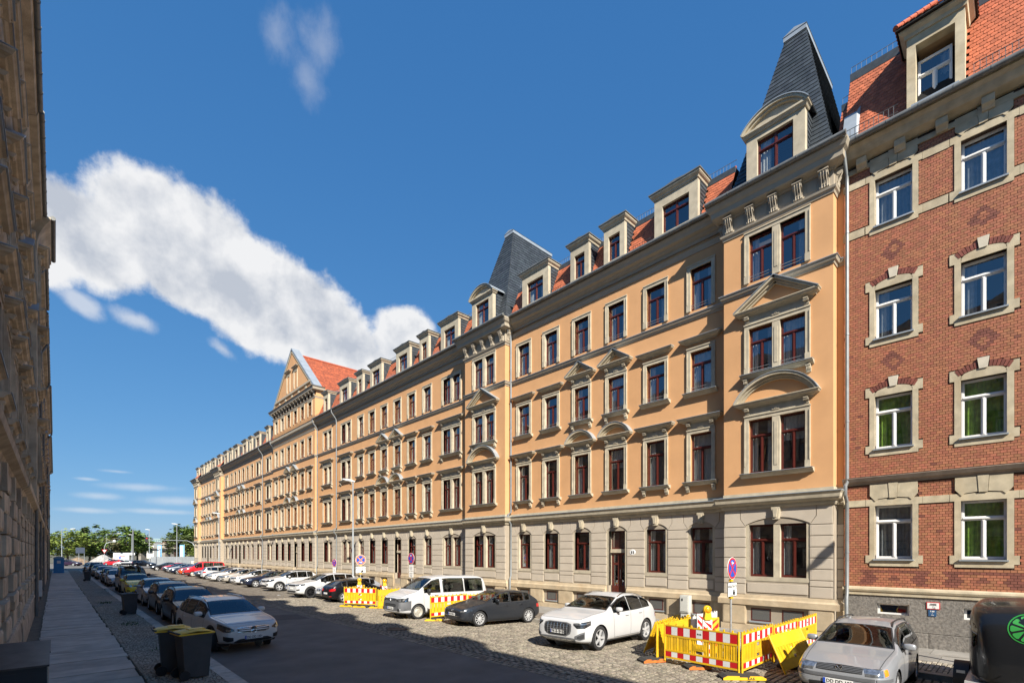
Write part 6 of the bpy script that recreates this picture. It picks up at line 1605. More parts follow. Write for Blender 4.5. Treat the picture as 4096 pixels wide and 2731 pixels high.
b.obj('roof_rack', m_plast, v); b = MB(); b.box(-1.8,1.0,-.5,.2,2.1,2.16); b.box(-1.9,1.1,.3,.6,2.1,2.2); b.obj('rack_load', m_gplast, v)
for (k, lb, y, c) in (('sedan', 'white saloon behind the beige brown van', 57.5, WHITE), ('hatch2', 'dark grey hatchback behind the white saloon in the left row', 63.1, DGREY), ('sedan', 'silver saloon in the middle of the left row', 73.2, SILV), ('hatch2', 'pale blue-grey hatchback behind the silver saloon', 81.5, GREYB)):
    place_car(k, 'parked_car', lb, 'car', 4.2, y, -90, c, None, GL, lod=1)
for (k, lb, y, c, h) in (('mokka', 'black off-roader showing its tail beside the motorcycle', 91.5, m_pblack, 90), ('sedan', 'blue-grey saloon beyond the black off-roader', 98, GREYB, -90), ('sedan', 'dark saloon last in the left row', 105, DBLUE, -90)):
    place_car(k, 'parked_car', lb, 'car', 4.25, y, h, c, None, GL, lod=2)
GF_ = 'cars at the far junction'
for (k, lb, x, y, c, h) in (('sedan', 'dark purple saloon crossing behind the portable toilet', 2.4, 150, paint('plum', (.025,.012,.03)), -40), ('estate', 'black estate side-on at the far junction', 14.6, 137, m_pblack, -43), ('sedan', 'white car beside the black estate at the far junction', 11.6, 141, WHITE, 140), ('hatch2', 'red hatchback left of the white car at the far junction', 10.2, 149, RED, 140), ('sedan', 'dark saloon by the white board across the junction', 9.2, 178, DGREY, -43)):
    place_car(k, 'parked_car', lb, 'car', x, y, h, c, None, GF_, lod=2)
# ================================================================ road works
m_yel = pm('barrier_yellow', (.66, .41, .012), .5, var=.1, scale=6, stain=.45, stcol=(.42, .27, .06), stretch=1.0)
m_wpl = pm('barrier_white', (.62, .62, .60), .5, var=.06)
m_sred = pm('stripe_red', (.50, .012, .018), .4, var=.04)
m_swht = pm('stripe_white', (.66, .67, .66), .4, var=.06)
m_rubber = pm('foot_rubber', (.035, .033, .03), .9, var=.3, scale=12)
m_forange = pm('foot_orange', (.45, .13, .02), .7, var=.3, scale=9)
m_lamp = pm('lamp_lens', (.85, .30, .01), .15, var=.05, coat=1.0)
m_galv = pm('sign_post', (.42, .43, .43), .45, metal=.5, var=.15, scale=9)
m_sblue = pm('sign_blue', (.012, .075, .42), .4, var=.05)
BAR = {}
def panel(label, X, Y, rz, lean=0.0, white=False, length=2.1, stripes=True, zoff=0.0, group='plastic barrier panels round the road works'):
    key = white
    if key not in BAR:
        m = m_wpl if white else m_yel; Lp = 2.1; b = MB()
        for x in (.025, Lp-.025): b.tube([(x,0,.02),(x,0,1.06)], .026, 10)
        b.box(.05,Lp-.05,-.02,.02,.985,1.02); b.box(.05,Lp-.05,-.018,.018,.70,.745); b.box(.05,Lp-.05,-.018,.018,.295,.335); b.box(.05,Lp-.05,-.02,.02,.10,.14)
        for i in range(9): b.box(.16+i*.22-.018,.16+i*.22+.018,-.018,.018,1.02,1.075)
        fr = b.mesh('frame', m, smooth=40)
        b = MB(); b.box(.05,Lp-.05,-.012,.016,.745,.985); b.box(.05,Lp-.05,-.012,.016,.14,.295)
        for i in range(7):
            for z in (.80, .92): b.tube([(.2+i*.28,.014,z),(.2+i*.28,.02,z)], .012, 6)
        bd = b.mesh('board', m)
        b = MB(); b.box(-.02,.02,-.012,.012,.335,.70); b.box(-.075,-.05,-.012,.012,.335,.70); b.box(.05,.075,-.012,.012,.335,.70); b.box(-.05,-.02,-.004,.004,.335,.70); b.box(.02,.05,-.004,.004,.335,.70); sl = b.mesh('slat', m)
        b = MB(); b.box(-.19,.19,-.016,.016,.42,.60); b.box(-.16,.16,-.02,-.016,.45,.57); pl = b.mesh('name_panel', m)
        st = []
        for q in (m_sred, m_swht):
            r = []
            for (z0, z1) in ((.755,.975),(.15,.285)):
                b = MB(); b.box(0,.176,-.0155,-.0125,z0,z1); r.append(b.mesh('stripe', q))
            st.append(r)
        BAR[key] = (fr, bd, sl, pl, st)
    fr, bd, sl, pl, st = BAR[key]
    t = thing('road_barrier', label, 'barrier', (X, Y, gz(X)+.06+zoff), 0, group); t.rotation_euler = Matrix.Rotation(rz, 3, 'Z').to_4x4().to_euler()
    if lean: t.rotation_euler = (Matrix.Rotation(rz, 4, 'Z') @ Matrix.Rotation(lean, 4, 'X')).to_euler()
    ob('frame', fr, t); ob('board', bd, t)
    for i in range(11):
        if i == 5: o = ob('name_panel', pl, t, (1.05, 0, 0)); text('B.A.S.', .1, m_yel if not white else m_wpl, o, (0, -.021, .475), bold=.004, ext=.004); continue
        ob('slat', sl, t, (.15+i*.18, 0, 0))
    if stripes:
        for i in range(11):
            for r in (0, 1): ob('stripe', st[(i+0) % 2][r], t, (.055+i*.181, 0, 0))
        text('B.A.S.', .05, m_black, t, (1.05, -.017, .85), bold=.003)
    return t
def foot(label, X, Y, rz, m, txt=None, ln=.82):
    t = thing('ballast_weight', label, 'ballast weight', (X, Y, gz(X)), rz, 'foot plates of the barriers')
    b = MB(); b.prism([(-ln/2,0),(ln/2,0),(ln/2,.06),(ln/2-.1,.115),(-ln/2+.1,.115),(-ln/2,.06)], 'y', -.2, .2); b.obj('plate', m_rubber, t)
    b = MB(); b.prism([(-ln/2,.012),(ln/2,.012),(ln/2,.06),(ln/2-.1,.112),(.12,.112),(.12,.08),(-.12,.08),(-.12,.112),(-ln/2+.1,.112),(-ln/2,.06)], 'y', -.212, -.2); b.obj('edge', m, t)
    if txt: text(txt, .075, m_black, t, (.15, -.2145, .03), bold=.003)
    return t
panel('yellow barrier panel with red and white stripes facing the road, beside the white coupe SUV', 12.32, 6.88, -PI/2-.06)
panel('yellow striped barrier panel running back from the front corner towards the brick house', 12.20, 4.74, .0)
panel('yellow striped barrier panel second from the corner on the brick house side', 14.33, 4.72, .01)
panel('yellow striped barrier panel nearest the house wall by the silver estate', 16.45, 4.76, .015)
panel('plain-backed yellow barrier panel leaning askew next to the silver estate', 15.42, 3.98, PI-.06, lean=.42, stripes=True)
panel('yellow barrier panel leaning at the left corner beside the white coupe SUV', 15.1, 8.30, PI+.16, lean=-.36, stripes=True)
panel('second leaning yellow panel just behind the one at the left corner', 15.35, 7.98, PI+.1, lean=-.30, stripes=True)
panel('yellow barrier panel closing the left side of the near road works', 14.42, 7.16, PI+.02)
panel('white barrier panel at the back of the near road works', 14.4, 7.2, .02, white=True, stripes=False)
panel('yellow striped barrier panel facing the road beside the black hatchback', 11.95, 26.6, math.atan2(-1.9, 1.1))
panel('yellow barrier panel behind the white van with its plain back showing', 15.0, 24.35, PI-.05)
panel('farther yellow barrier panel behind the white van', 17.05, 24.2, PI-.05)
panel('yellow barrier panel closing the far road works beside the kerb', 13.9, 28.0, PI+.7)
panel('yellow striped barrier panel between the white van and the dark grey hatchback', 12.25, 18.35, .0)
panel('yellow barrier panel hidden behind the dark grey hatchback', 14.4, 18.35, .0)
panel('plain yellow panel seen through the windows of the white van', 14.8, 22.4, PI-.1, zoff=.1)
foot('orange foot plate under the left end of the front barrier', 12.2, 7.2, rad(-30), m_forange, None, .7)
foot('small orange foot plate under the middle of the front barrier', 12.35, 5.95, rad(-40), m_forange, None, .6)
foot('long yellow and black foot plate lying at the front barrier corner', 12.12, 4.72, rad(-47), m_yel, 'B.A.S.', 1.0)
foot('yellow foot plate under the far striped barrier', 12.1, 26.4, rad(-60), m_yel)
foot('black foot plate with yellow edge at the right end of the far striped barrier', 13.05, 24.75, rad(-50), m_yel)
foot('yellow foot plate middle of the far striped barrier', 12.5, 25.6, rad(-60), m_yel)
foot('yellow foot plate between the van and the dark grey hatchback', 12.45, 18.3, rad(-40), m_yel, 'B.A.S.')
foot('dark foot plate beneath the leaning panel by the silver estate', 14.6, 4.35, rad(-10), m_rubber)
for i, (x, y, r) in enumerate(((14.0,6.3,.3),(14.7,5.7,-.5),(15.4,6.2,.9),(13.5,5.4,1.2))):
    foot(('foot plate lying loose inside the near road works by the beacons', 'foot plate lying flat in the middle of the near road works', 'foot plate lying at the back of the near road works', 'foot plate lying just behind the front barrier')[i], x, y, r, m_yel)
def lampf(t, z, sc=1.0, m=m_yel):
    b = MB(); b.prism([(-.09,z),(.09,z),(.11,z+.06),(.08,z+.22),(-.08,z+.22),(-.11,z+.06)], 'y', -.06, .06)
    b.lathe([(.105,-.05),(.12,-.03),(.12,.03),(.105,.05)], 24, 0, Matrix.Translation((0,0,z+.29)), 'y', True); o = b.obj('warning_lamp', m, t, smooth=40)
    b = MB(); b.lathe([(.095,-.05),(.085,-.075),(.04,-.09),(0,-.092)], 20, 0, Matrix.Translation((0,0,z+.29)), 'y'); b.obj('lens', m_lamp, o, smooth=50)
def beacon(label, X, Y, rz, lamp=False, fr=None, left=True):
    t = thing('beacon_board', label, 'beacon', (X, Y, gz(X)), rz, 'beacon boards in the road works')
    b = MB(); b.box(-.35,.35,-.2,.2,0,.1); b.obj('base', m_rubber, t)
    b = MB(); b.box(-.145,.145,-.02,.02,.12,1.18); b.obj('board', fr or m_wpl, t)
    for i in range(4):
        z0 = .16+i*.25; s = 1 if left else -1
        p = [(-.125*s, z0+.25), (.125*s, z0+.0), (.125*s, z0+.12), (-.125*s, z0+.37)]
        p = [(a, min(max(z, .14), 1.16)) for a, z in p]; b = MB(); b.prism(p, 'y', -.024, -.02); b.obj('stripe', m_sred if i % 1 == 0 else m_swht, t)
    if lamp: lampf(t, 1.18)
    text('B.A.S.', .05, m_black, t, (.02, -.0255, .62), bold=.003)
    return t
beacon('red and white beacon board farthest left in the near road works', 15.0, 7.1, rad(-30))
beacon('red and white beacon board with a yellow warning lamp on top', 13.5, 6.2, rad(-35), lamp=True)
beacon('yellow-framed red and white beacon board beside the lamp-topped one', 14.3, 6.35, rad(-35), fr=m_yel, left=False)
beacon('lamp-topped beacon board left in the far road works beside the black hatchback', 13.15, 27.15, rad(-18), lamp=True, left=False)
beacon('lamp-topped beacon board right in the far road works', 13.9, 25.5, rad(-18), lamp=True)
# ---------------------------------------------------------------- signs
def arrow(b, x, z, s, y):
    for a, c in (((x-.5*s, z), (x+.5*s, z)),): b.box(min(a[0], c[0]), max(a[0], c[0]), y-.002, y, z-.022*abs(s)*3, z+.022*abs(s)*3)
def nostop(label, X, Y, rz, h, r=.31, arr=-1, sub=None, faded=False, two=False, z0=None):
    t = thing('no_stopping_sign', label, 'road sign', (X, Y, gz(X) if X < 15.8 else RZ), rz)
    b = MB(); b.tube([(0,.04,0),(0,.04,h+.3)], .03, 10); b.obj('post', m_galv, t, smooth=40)
    if sub: b = MB(); b.tube([(0,.04,.25),(0,.04,.62)], .0315, 10); b.obj('reflector_band', m_sred, t, smooth=40)
    rr = m_sred if not faded else pm('sign_orange_faded', (.62, .20, .07), .5, var=.1)
    b = MB(); b.lathe([(r,.008),(r,-.004),(0,-.004)], 40, 0, Matrix.Translation((0,0,h)), 'y'); pl = b.obj('disc', m_white, t)
    b = MB(); b.lathe([(r-.012,-.0045),(r-.012,-.007),(0,-.007)], 40, 0, Matrix.Translation((0,0,h)), 'y'); b.obj('ring', rr, pl)
    ri = r*.79
    for k in range(4):
        a0, a1 = PI/4+k*PI/2+.14, PI/4+(k+1)*PI/2-.14; pts = [(math.cos(a0+(a1-a0)*i/8)*ri, h+math.sin(a0+(a1-a0)*i/8)*ri) for i in range(9)] + [(math.cos((a0+a1)/2)*.04, h+math.sin((a0+a1)/2)*.04)]
        b = MB(); b.prism(pts, 'y', -.0095, -.007); b.obj('blue_field', m_sblue, pl)
    za = h+.15 if arr < 0 else h-.15; b = MB(); s = arr; y = -.0105
    b.box(-.075,.075,y-.002,y,za-.016,za+.016); b.prism([(s*.085,za),(s*.03,za+.05),(s*.005,za+.05),(s*.05,za),(s*.005,za-.05),(s*.03,za-.05)], 'y', y-.002, y); b.obj('arrow', m_white, pl)
    b = MB(); b.box(-.07,.07,-.0,.07,h-r-.06,h-r-.005); b.obj('clamp', m_yel if sub else m_galv, t)
    if sub:
        zt = h-r-.08; b = MB(); b.box(-.3,.3,-.004,.008,zt-.40,zt); p2 = b.obj('sub_plate', m_black, t)
        b = MB(); b.box(-.285,.285,-.0055,-.004,zt-.385,zt-.015); b.obj('face', m_white, p2)
        text(sub, .115, m_black, p2, (0,-.0065,zt-.145), bold=.004, sx=.72); ubox('rule', m_black, p2, -.285,.285,-.008,-.0055,zt-.178,zt-.170)
        # tow truck pictogram
        b = MB(); b.box(-.16,.04,-.009,-.0055,zt-.365,zt-.35); b.box(.02,.17,-.009,-.0055,zt-.34,zt-.27); b.box(.05,.14,-.009,-.0055,zt-.27,zt-.22)
        for x in (.05, .14): b.lathe([(.028,-.009),(.028,-.006),(0,-.0095)], 12, 0, Matrix.Translation((x,0,zt-.345)), 'y')
        b.tube([(.02,-.008,zt-.21),(.17,-.008,zt-.29)], .008, 5); b.tube([(.02,-.008,zt-.29),(.17,-.008,zt-.21)], .008, 5); b.obj('tow_pictogram', m_black, p2)
        b = MB(); b.box(-.07,.07,-.0,.07,zt-.46,zt-.405); b.obj('clamp', m_yel, t)
    if two:
        for k in range(2):
            zt = h-r-.06-k*.36; b = MB(); b.box(-.21,.21,-.004,.008,zt-.33,zt); p2 = b.obj('sub_plate', m_white, t)
            b = MB(); b.box(-.15,.15,-.006,-.004,zt-.12,zt-.10); b.box(-.15,.12,-.006,-.004,zt-.2,zt-.18); b.box(-.1,.1,-.006,-.004,zt-.27,zt-.25); b.obj('print', m_black, p2)
    return t
nostop('red and blue no stopping sign on a post inside the near yellow barriers', 13.8, 5.62, 0, 2.66, arr=-1, sub='ab 6.6.17 ab 7 h')
nostop('faded orange no stopping sign with arrow at the far yellow barriers', 13.3, 27.3, rad(-12), 2.66, arr=1, sub='ab 6.6.17 ab 7 h', faded=True)
nostop('narrow-looking no stopping sign with two sub plates behind the white van', 14.5, 23.6, rad(-88), 2.8, arr=-1, two=True)
nostop('far no stopping sign beside the downpipe beyond the road works', 16.4, 38.3, rad(-80), 2.2, arr=-1, two=True)
# ---------------------------------------------------------------- street lamps
m_lpole = pm('lamp_post_grey', (.30, .33, .35), .5, metal=.3, var=.1)
m_lhead = pm('lamp_head', (.60, .61, .60), .4, var=.05)
def street_lamp(label, X, Y, rz=0.0, h=8.6, arm=.0, z=RZ):
    t = thing('street_lamp', label, 'street lamp', (X, Y, z), rz, 'street lamps')
    b = MB(); b.tube([(0,0,0),(0,0,1.2),(0,0,1.25),(0,0,h)], [.10,.095,.075,.05], 12); b.obj('post', m_lpole, t, smooth=40)
    if arm: b = MB(); b.tube([(0,0,h-.05),(-arm,0,h+.12)], .035, 8); b.obj('arm', m_lpole, t, smooth=40)
    b = MB(); M = Matrix.Translation((-arm, 0, h+.12 if arm else h)) @ Matrix.Rotation(rad(6), 4, 'Y')
    b.add([(.12,-.06,-.02),(.12,.06,-.02),(.12,.06,.07),(.12,-.06,.07),(-.35,-.15,-.05),(-.35,.15,-.05),(-.35,.13,.10),(-.35,-.13,.10),(-.85,-.09,-.02),(-.85,.09,-.02),(-.85,.08,.05),(-.85,-.08,.05)],
          [(0,1,2,3),(0,4,5,1),(1,5,6,2),(2,6,7,3),(3,7,4,0),(4,8,9,5),(5,9,10,6),(6,10,11,7),(7,11,8,4),(8,11,10,9)], 0, M); hd = b.obj('lamp_head', m_lhead, t, smooth=50)
    b = MB(); b.box(-.7,-.1,-.1,.1,-.066,-.05,0,M); b.obj('lens', m_swht, hd); return t
street_lamp('street lamp standing before the flat-fronted terrace house near the far barriers', 17.0, 36.2)
street_lamp('street lamp before the far half of the orange terrace', 17.0, 79.0)
street_lamp('street lamp at the far corner beyond the orange terrace', 17.3, 114.0)
street_lamp('tall street lamp before the grey fence at the junction', 16.6, 146.0)
street_lamp('small distant street lamp left of the grey fence', 17.2, 190.0)
street_lamp('street lamp with a long arm over the left pavement end', 1.1, 158.0, rad(180), arm=1.6, z=0)
street_lamp('distant arm lamp before the middle trees', 11.0, 186, rad(180), arm=2.4, z=0)
street_lamp('street lamp beside the parked silver estate outside the picture', 16.35, -2.05, rad(35))
# ---------------------------------------------------------------- bins
m_bin = pm('bin_grey', (.055, .055, .056), .6, var=.12, scale=5, bump=.1)
m_lidy = pm('bin_lid_yellow', (.85, .52, .03), .5, var=.12, scale=5)
def bin_(label, X, Y, rz, lid, z=SWZ, s=1.0):
    t = thing('wheelie_bin', label, 'bin', (X, Y, z), rz, 'wheelie bins on the left pavement'); t.scale = (s, s, s)
    b = MB(); v = [(-.20,-.19,.06),(.22,-.19,.02),(.22,.19,.02),(-.20,.19,.06),(-.26,-.235,.86),(.27,-.235,.86),(.27,.235,.86),(-.26,.235,.86),(-.29,-.255,.86),(.29,-.255,.86),(.29,.255,.86),(-.29,.255,.86),(-.29,-.255,.92),(.29,-.255,.92),(.29,.255,.92),(-.29,.255,.92)]
    b.add(v, [(0,1,2,3),(0,1,5,4),(1,2,6,5),(2,3,7,6),(3,0,4,7),(8,9,13,12),(9,10,14,13),(10,11,15,14),(11,8,12,15),(4,5,9,8),(5,6,10,9),(6,7,11,10),(7,4,8,11)])
    for y in (-.12, .12): b.box(.235,.262,y-.012,y+.012,.2,.84)
    b.obj('body', m_bin, t)
    b = MB(); v = []
    for (x, z_) in ((-.33,.925),(-.25,.955),(0,.985),(.2,.965),(.31,.915)):
        for y in (-.265, -.2, .2, .265): v.append((x, y, z_-(.025 if abs(y) > .25 else 0)))
    b.add(v, [(i*4+j, i*4+j+1, (i+1)*4+j+1, (i+1)*4+j) for i in range(4) for j in range(3)]); b.box(-.33,.31,-.268,.268,.895,.922); b.box(-.1,.18,-.1,.1,.965,.99)
    b.obj('lid', lid, t, smooth=30)
    for y in (-.2, .2):
        b = MB(); b.lathe([(.04,-.028),(.095,-.03),(.1,0),(.095,.03),(.04,.028)], 20, 0, None, 'y', True); b.obj('wheel', m_tyre, t, (-.22, y*1.12, .1), smooth=40)
    b = MB(); b.tube([(-.3,-.24,.93),(-.36,-.24,.95),(-.36,.24,.95),(-.3,.24,.93)], .018, 8); b.obj('handle', m_bin, t); return t
bin_('dark grey wheelie bin with yellow lid in front, nearest the kerb', 2.30, 13.1, rad(8), m_lidy, s=1.13)
bin_('dark grey wheelie bin with yellow lid half hidden behind the front one', 2.05, 13.95, rad(-4), m_lidy, s=1.13)
bin_('dark wheelie bin with dark lid standing by the kerb beside the estates', 2.50, 28.6, rad(5), m_bin, s=1.02)
bin_('dark wheelie bin far down the left pavement near the motorcycle', 2.35, 65.4, rad(0), m_bin)
t = thing('litter_container', 'dark grey container with two sloping lids at the lower left corner', 'container', (-.43, 11.55, SWZ))
b = MB(); b.box(-.42,.33,-.7,.62,0,1.02); b.box(-.42,-.02,-.705,-.7,.1,.95); b.obj('body', pm('container_dark', (.022,.026,.032), .5, var=.15), t)
m_clid = pm('container_lid', (.055, .05, .05), .35, var=.45, scale=5, stretch=.2)
b = MB(); b.prism([(-.74,1.02),(.02,1.14),(.02,1.17),(-.74,1.05)], 'x', -.44, .36); b.obj('lid', m_clid, t)
b = MB(); b.prism([(.03,1.12),(.66,1.24),(.66,1.27),(.03,1.15)], 'x', -.44, .37); b.obj('lid', m_clid, t)
b = MB(); b.box(.331,.345,-.7,.62,.1,1.0)
b.obj('side_panel', pm('container_edge', (.30,.30,.26), .6, var=.3, scale=30), t)
t = thing('meter_cabinet', 'white meter cabinet on the left house wall near the downpipe', 'cabinet', (-.62, 38.5, .9)); b = MB(); b.box(-.2,.06,-.25,.25,-.4,.5); b.box(.06,.07,-.22,.22,-.37,.47); b.obj('box', m_wpl, t); b = MB(); b.box(.07,.085,.14,.17,0,.1); b.obj('lock', m_plast, t)
t = thing('meter_cabinet', 'pale grey meter cabinet against the plinth behind the near road works', 'cabinet', (19.72, 10.0, RZ)); b = MB(); b.box(-.14,.14,-.2,.2,.45,1.18); b.box(-.1,.1,-.17,.17,0,.45); b.obj('box', pm('cabinet_grey', (.5,.5,.46), .5, var=.06), t); b = MB(); b.box(-.16,-.14,-.17,.17,.5,1.14); d = b.obj('door', pm('cabinet_grey', (.5,.5,.46)), t); b = MB(); b.box(-.175,-.16,.05,.1,.95,1.05); b.obj('lock', m_plast, d)
# ---------------------------------------------------------------- portable toilet
t = thing('portable_toilet', 'blue portable toilet cabin at the far end of the left pavement', 'toilet cabin', (.35, 94.6, SWZ)); m_tb = pm('toilet_blue', (.035, .22, .50), .5, var=.08)
b = MB(); b.box(-.55,.55,-.55,.55,.1,2.05); b.box(-.6,.6,-.6,.6,0,.12); b.obj('cabin', m_tb, t)
b = MB(); b.prism([(-.6,2.05),(.6,2.05),(.55,2.2),(.25,2.32),(-.25,2.32),(-.55,2.2)], 'y', -.6, .6); b.obj('roof', pm('toilet_roof', (.16,.30,.46), .5, var=.08), t)
b = MB(); b.box(-.36,.36,-.585,-.55,.2,1.95); d = b.obj('door', m_tb, t); b = MB(); b.box(-.19,.19,-.6,-.585,1.35,1.75); b.obj('notice', m_swht, d)
# ---------------------------------------------------------------- motorcycle
t = thing('motorcycle', 'dark motorcycle parked at the kerb before the black off-roader', 'motorcycle', (2.9, 86.2, SWZ), rad(-80))
for x in (-.7, .72):
    b = MB(); b.lathe([(.24,-.05),(.30,-.055),(.32,0),(.30,.055),(.24,.05)], 24, 0, None, 'y'); w = b.obj('wheel', m_tyre, t, (x, 0, .32), smooth=40); b = MB(); b.lathe([(.24,-.03),(.24,.03)], 24, 0, None, 'y'); [b.box(-.01,.01,-.008,.008,-.24,.24,0,Matrix.Rotation(k*PI/5, 4, 'Y')) for k in range(5)]; b.obj('rim', m_rim, w)
b = MB(); b.tube([(.72,.07,.32),(.45,.07,1.0)], .025, 6); b.tube([(.72,-.07,.32),(.45,-.07,1.0)], .025, 6); b.tube([(.42,-.36,1.12),(.46,-.1,1.05),(.46,.1,1.05),(.42,.36,1.12)], .016, 6); b.obj('fork', m_chrome, t)
b = MB(); b.box(-.35,.3,-.13,.13,.3,.65); b.obj('engine', m_plast, t); b = MB(); b.tube([(-.1,0,.82),(.1,0,.9),(.38,0,.86)], [.1,.17,.09], 10); b.obj('tank', m_pblack, t, smooth=50); b = MB(); b.box(-.75,-.08,-.13,.13,.74,.84); b.obj('seat', m_seat, t); b = MB(); b.lathe([(0,-.08),(.09,-.03),(.1,.03)], 16, 0, Matrix.Translation((.62,0,.92)) @ Matrix.Rotation(PI/2, 4, 'Z'), 'y'); b.obj('headlight', m_chrome, t, smooth=40)
# ---------------------------------------------------------------- black trailer with the lime badge
t = thing('box_trailer', 'black rounded trailer with a green lime slice badge in front of the brick house', 'trailer', (14.6, -.05, gz(14.6)), PI)
m_tr = paint('trailer_black', (.010, .011, .013)); hw = .86; b = MB(); st = []
for (x, z0, z1, w) in ((1.52,.62,1.2,.40),(1.48,.58,1.6,.56),(1.36,.56,1.88,.70),(1.08,.55,2.04,.80),(.65,.55,2.11,.85),(0,.55,2.12,.86),(-1.4,.55,2.11,.86),(-1.55,.55,2.08,.85)):
    sec = [(0,z0),(w*.9,z0),(w,z0+.06),(w,z0+(z1-z0)*.5),(w*.99,z1-.28),(w*.93,z1-.1),(w*.74,z1-.02),(0,z1)]; loop = sec+[(-y, z) for y, z in sec[-2:0:-1]]; st.append([(x, y, z) for y, z in loop])
n = len(st[0]); b.v = [p for s in st for p in s]; b.f = [(i*n+j, i*n+(j+1) % n, (i+1)*n+(j+1) % n, (i+1)*n+j) for i in range(len(st)-1) for j in range(n)] + [tuple(range(n)), tuple(range((len(st)-1)*n, len(st)*n))]; b.m = [0]*len(b.f)
o = b.obj('shell', m_tr, t, smooth=60); md = o.modifiers.new('round', 'SUBSURF'); md.levels = md.render_levels = 2
dg = bpy.context.evaluated_depsgraph_get(); me = bpy.data.meshes.new_from_object(o.evaluated_get(dg)); o.modifiers.clear(); o.data = me; bm = bmesh.new(); bm.from_mesh(me); tv = BVHTree.FromBMesh(bm); bm.free()
def on_front(y, z, off, yy=0.0): p, nr, i, d = tv.ray_cast(Vector((5, y, z)), Vector((-1, 0, 0))); return p+nr*off if p else Vector((1.3, y, z))
def patchf(pts, name, m, off=.006, parent=None):
    g = MB(); g.v = [tuple(on_front(y, z, off)) for y, z in pts]; g.f = [tuple(range(len(pts)))]; g.m = [0]; return g.obj(name, m, parent or t)
m_lime = pm('lime_green', (.014, .20, .03), .5, var=.03); zc, yc_ = 1.68, .0
bd = MB(); r = .27
for i in range(40):
    a0, a1 = 2*PI*i/40, 2*PI*(i+1)/40; bd.add([tuple(on_front(yc_+math.cos(a)*q, zc+math.sin(a)*q, .006)) for a in (a0, a1) for q in (r*.93, r)], [(0,1,3,2)])
bd = bd.obj('lime_badge', m_lime, t, recalc=False)
for k in range(9):
    a0 = 2*PI*k/9+.08; a1 = a0+2*PI/9-.16; g = MB()
    pts = [(math.cos((a0+a1)/2)*.05, math.sin((a0+a1)/2)*.05)] + [(math.cos(a0+(a1-a0)*i/6)*r*(.80 if i in (0, 6) else .86), math.sin(a0+(a1-a0)*i/6)*r*(.80 if i in (0, 6) else .86)) for i in range(7)]
    vv = [tuple(on_front(yc_+p, zc+q, .006)) for p, q in pts]; g.add(vv, [(0, i, i+1) for i in range(1, 7)]); g.obj('lime_segment', m_lime, bd, recalc=False)
for s in (1, -1):
    g = MB(); rows = []
    for (x, z0, z1) in ((1.33,1.30,1.72),(1.2,1.22,1.92),(1.0,1.18,2.0),(.75,1.16,2.0),(.5,1.2,1.9)):
        for q in range(4):
            z = z0+(z1-z0)*q/3; p, nr, i, d = tv.ray_cast(Vector((x, s*3, z)), Vector((0, -s, 0))); g.v.append(tuple(p+nr*.006))
    g.f = [(i*4+j, i*4+j+1, (i+1)*4+j+1, (i+1)*4+j) for i in range(4) for j in range(3)]; g.m = [0]*len(g.f); g.obj('side_window', g_cardk, t, smooth=60)
    b = MB(); arc_ = [(-.1+math.cos(rad(-8+196*i/12))*.40, .325+math.sin(rad(-8+196*i/12))*.40) for i in range(13)]; b.prism(arc_ + [(p-.035*(p+.1)/.4, q-.035*(q-.325)/.4) for p, q in reversed(arc_)], 'y', s*1.0-.125, s*1.0+.125); b.obj('fender', m_plast, t, smooth=35)
    tm, rm = wheel_mesh(.325, 'steel'); w = ob('wheel', tm, t, (-.1, s*1.0, .325), (0, 0, 0 if s > 0 else PI)); ob('rim', rm, w)
    b = MB(); b.box(.255,.27,s*1.0-.07,s*1.0+.07,.50,.56); b.obj('marker_lamp', m_swht, t)
b = MB(); b.box(-1.56,1.42,-.87,.87,.50,.56); b.obj('floor_rim', m_rim, t)
b = MB(); b.box(-1.5,1.3,-.6,.6,.42,.5); b.tube([(1.0,.5,.45),(2.5,0,.42)], .04, 8); b.tube([(1.0,-.5,.45),(2.5,0,.42)], .04, 8); b.obj('drawbar', m_galv, t)
b = MB(); b.tube([(2.0,.12,.1),(2.0,.12,.95)], .03, 8); b.tube([(2.0,.12,.95),(1.9,.12,1.1),(1.75,.12,1.16)], .014, 6); b.obj('jockey_wheel_post', m_chrome, t); b = MB(); b.lathe([(.05,-.03),(.1,-.03),(.1,.03),(.05,.03)], 16, 0, None, 'y', True); b.obj('jockey_wheel', m_tyre, t, (2.0, .12, .1)); b = MB(); b.tube([(2.2,-.02,.5),(1.95,-.02,.82)], .018, 6); b.tube([(1.97,-.02,.80),(1.9,-.02,.88)], .03, 8, 1); b.obj('brake_lever', [m_chrome, m_sred], t)
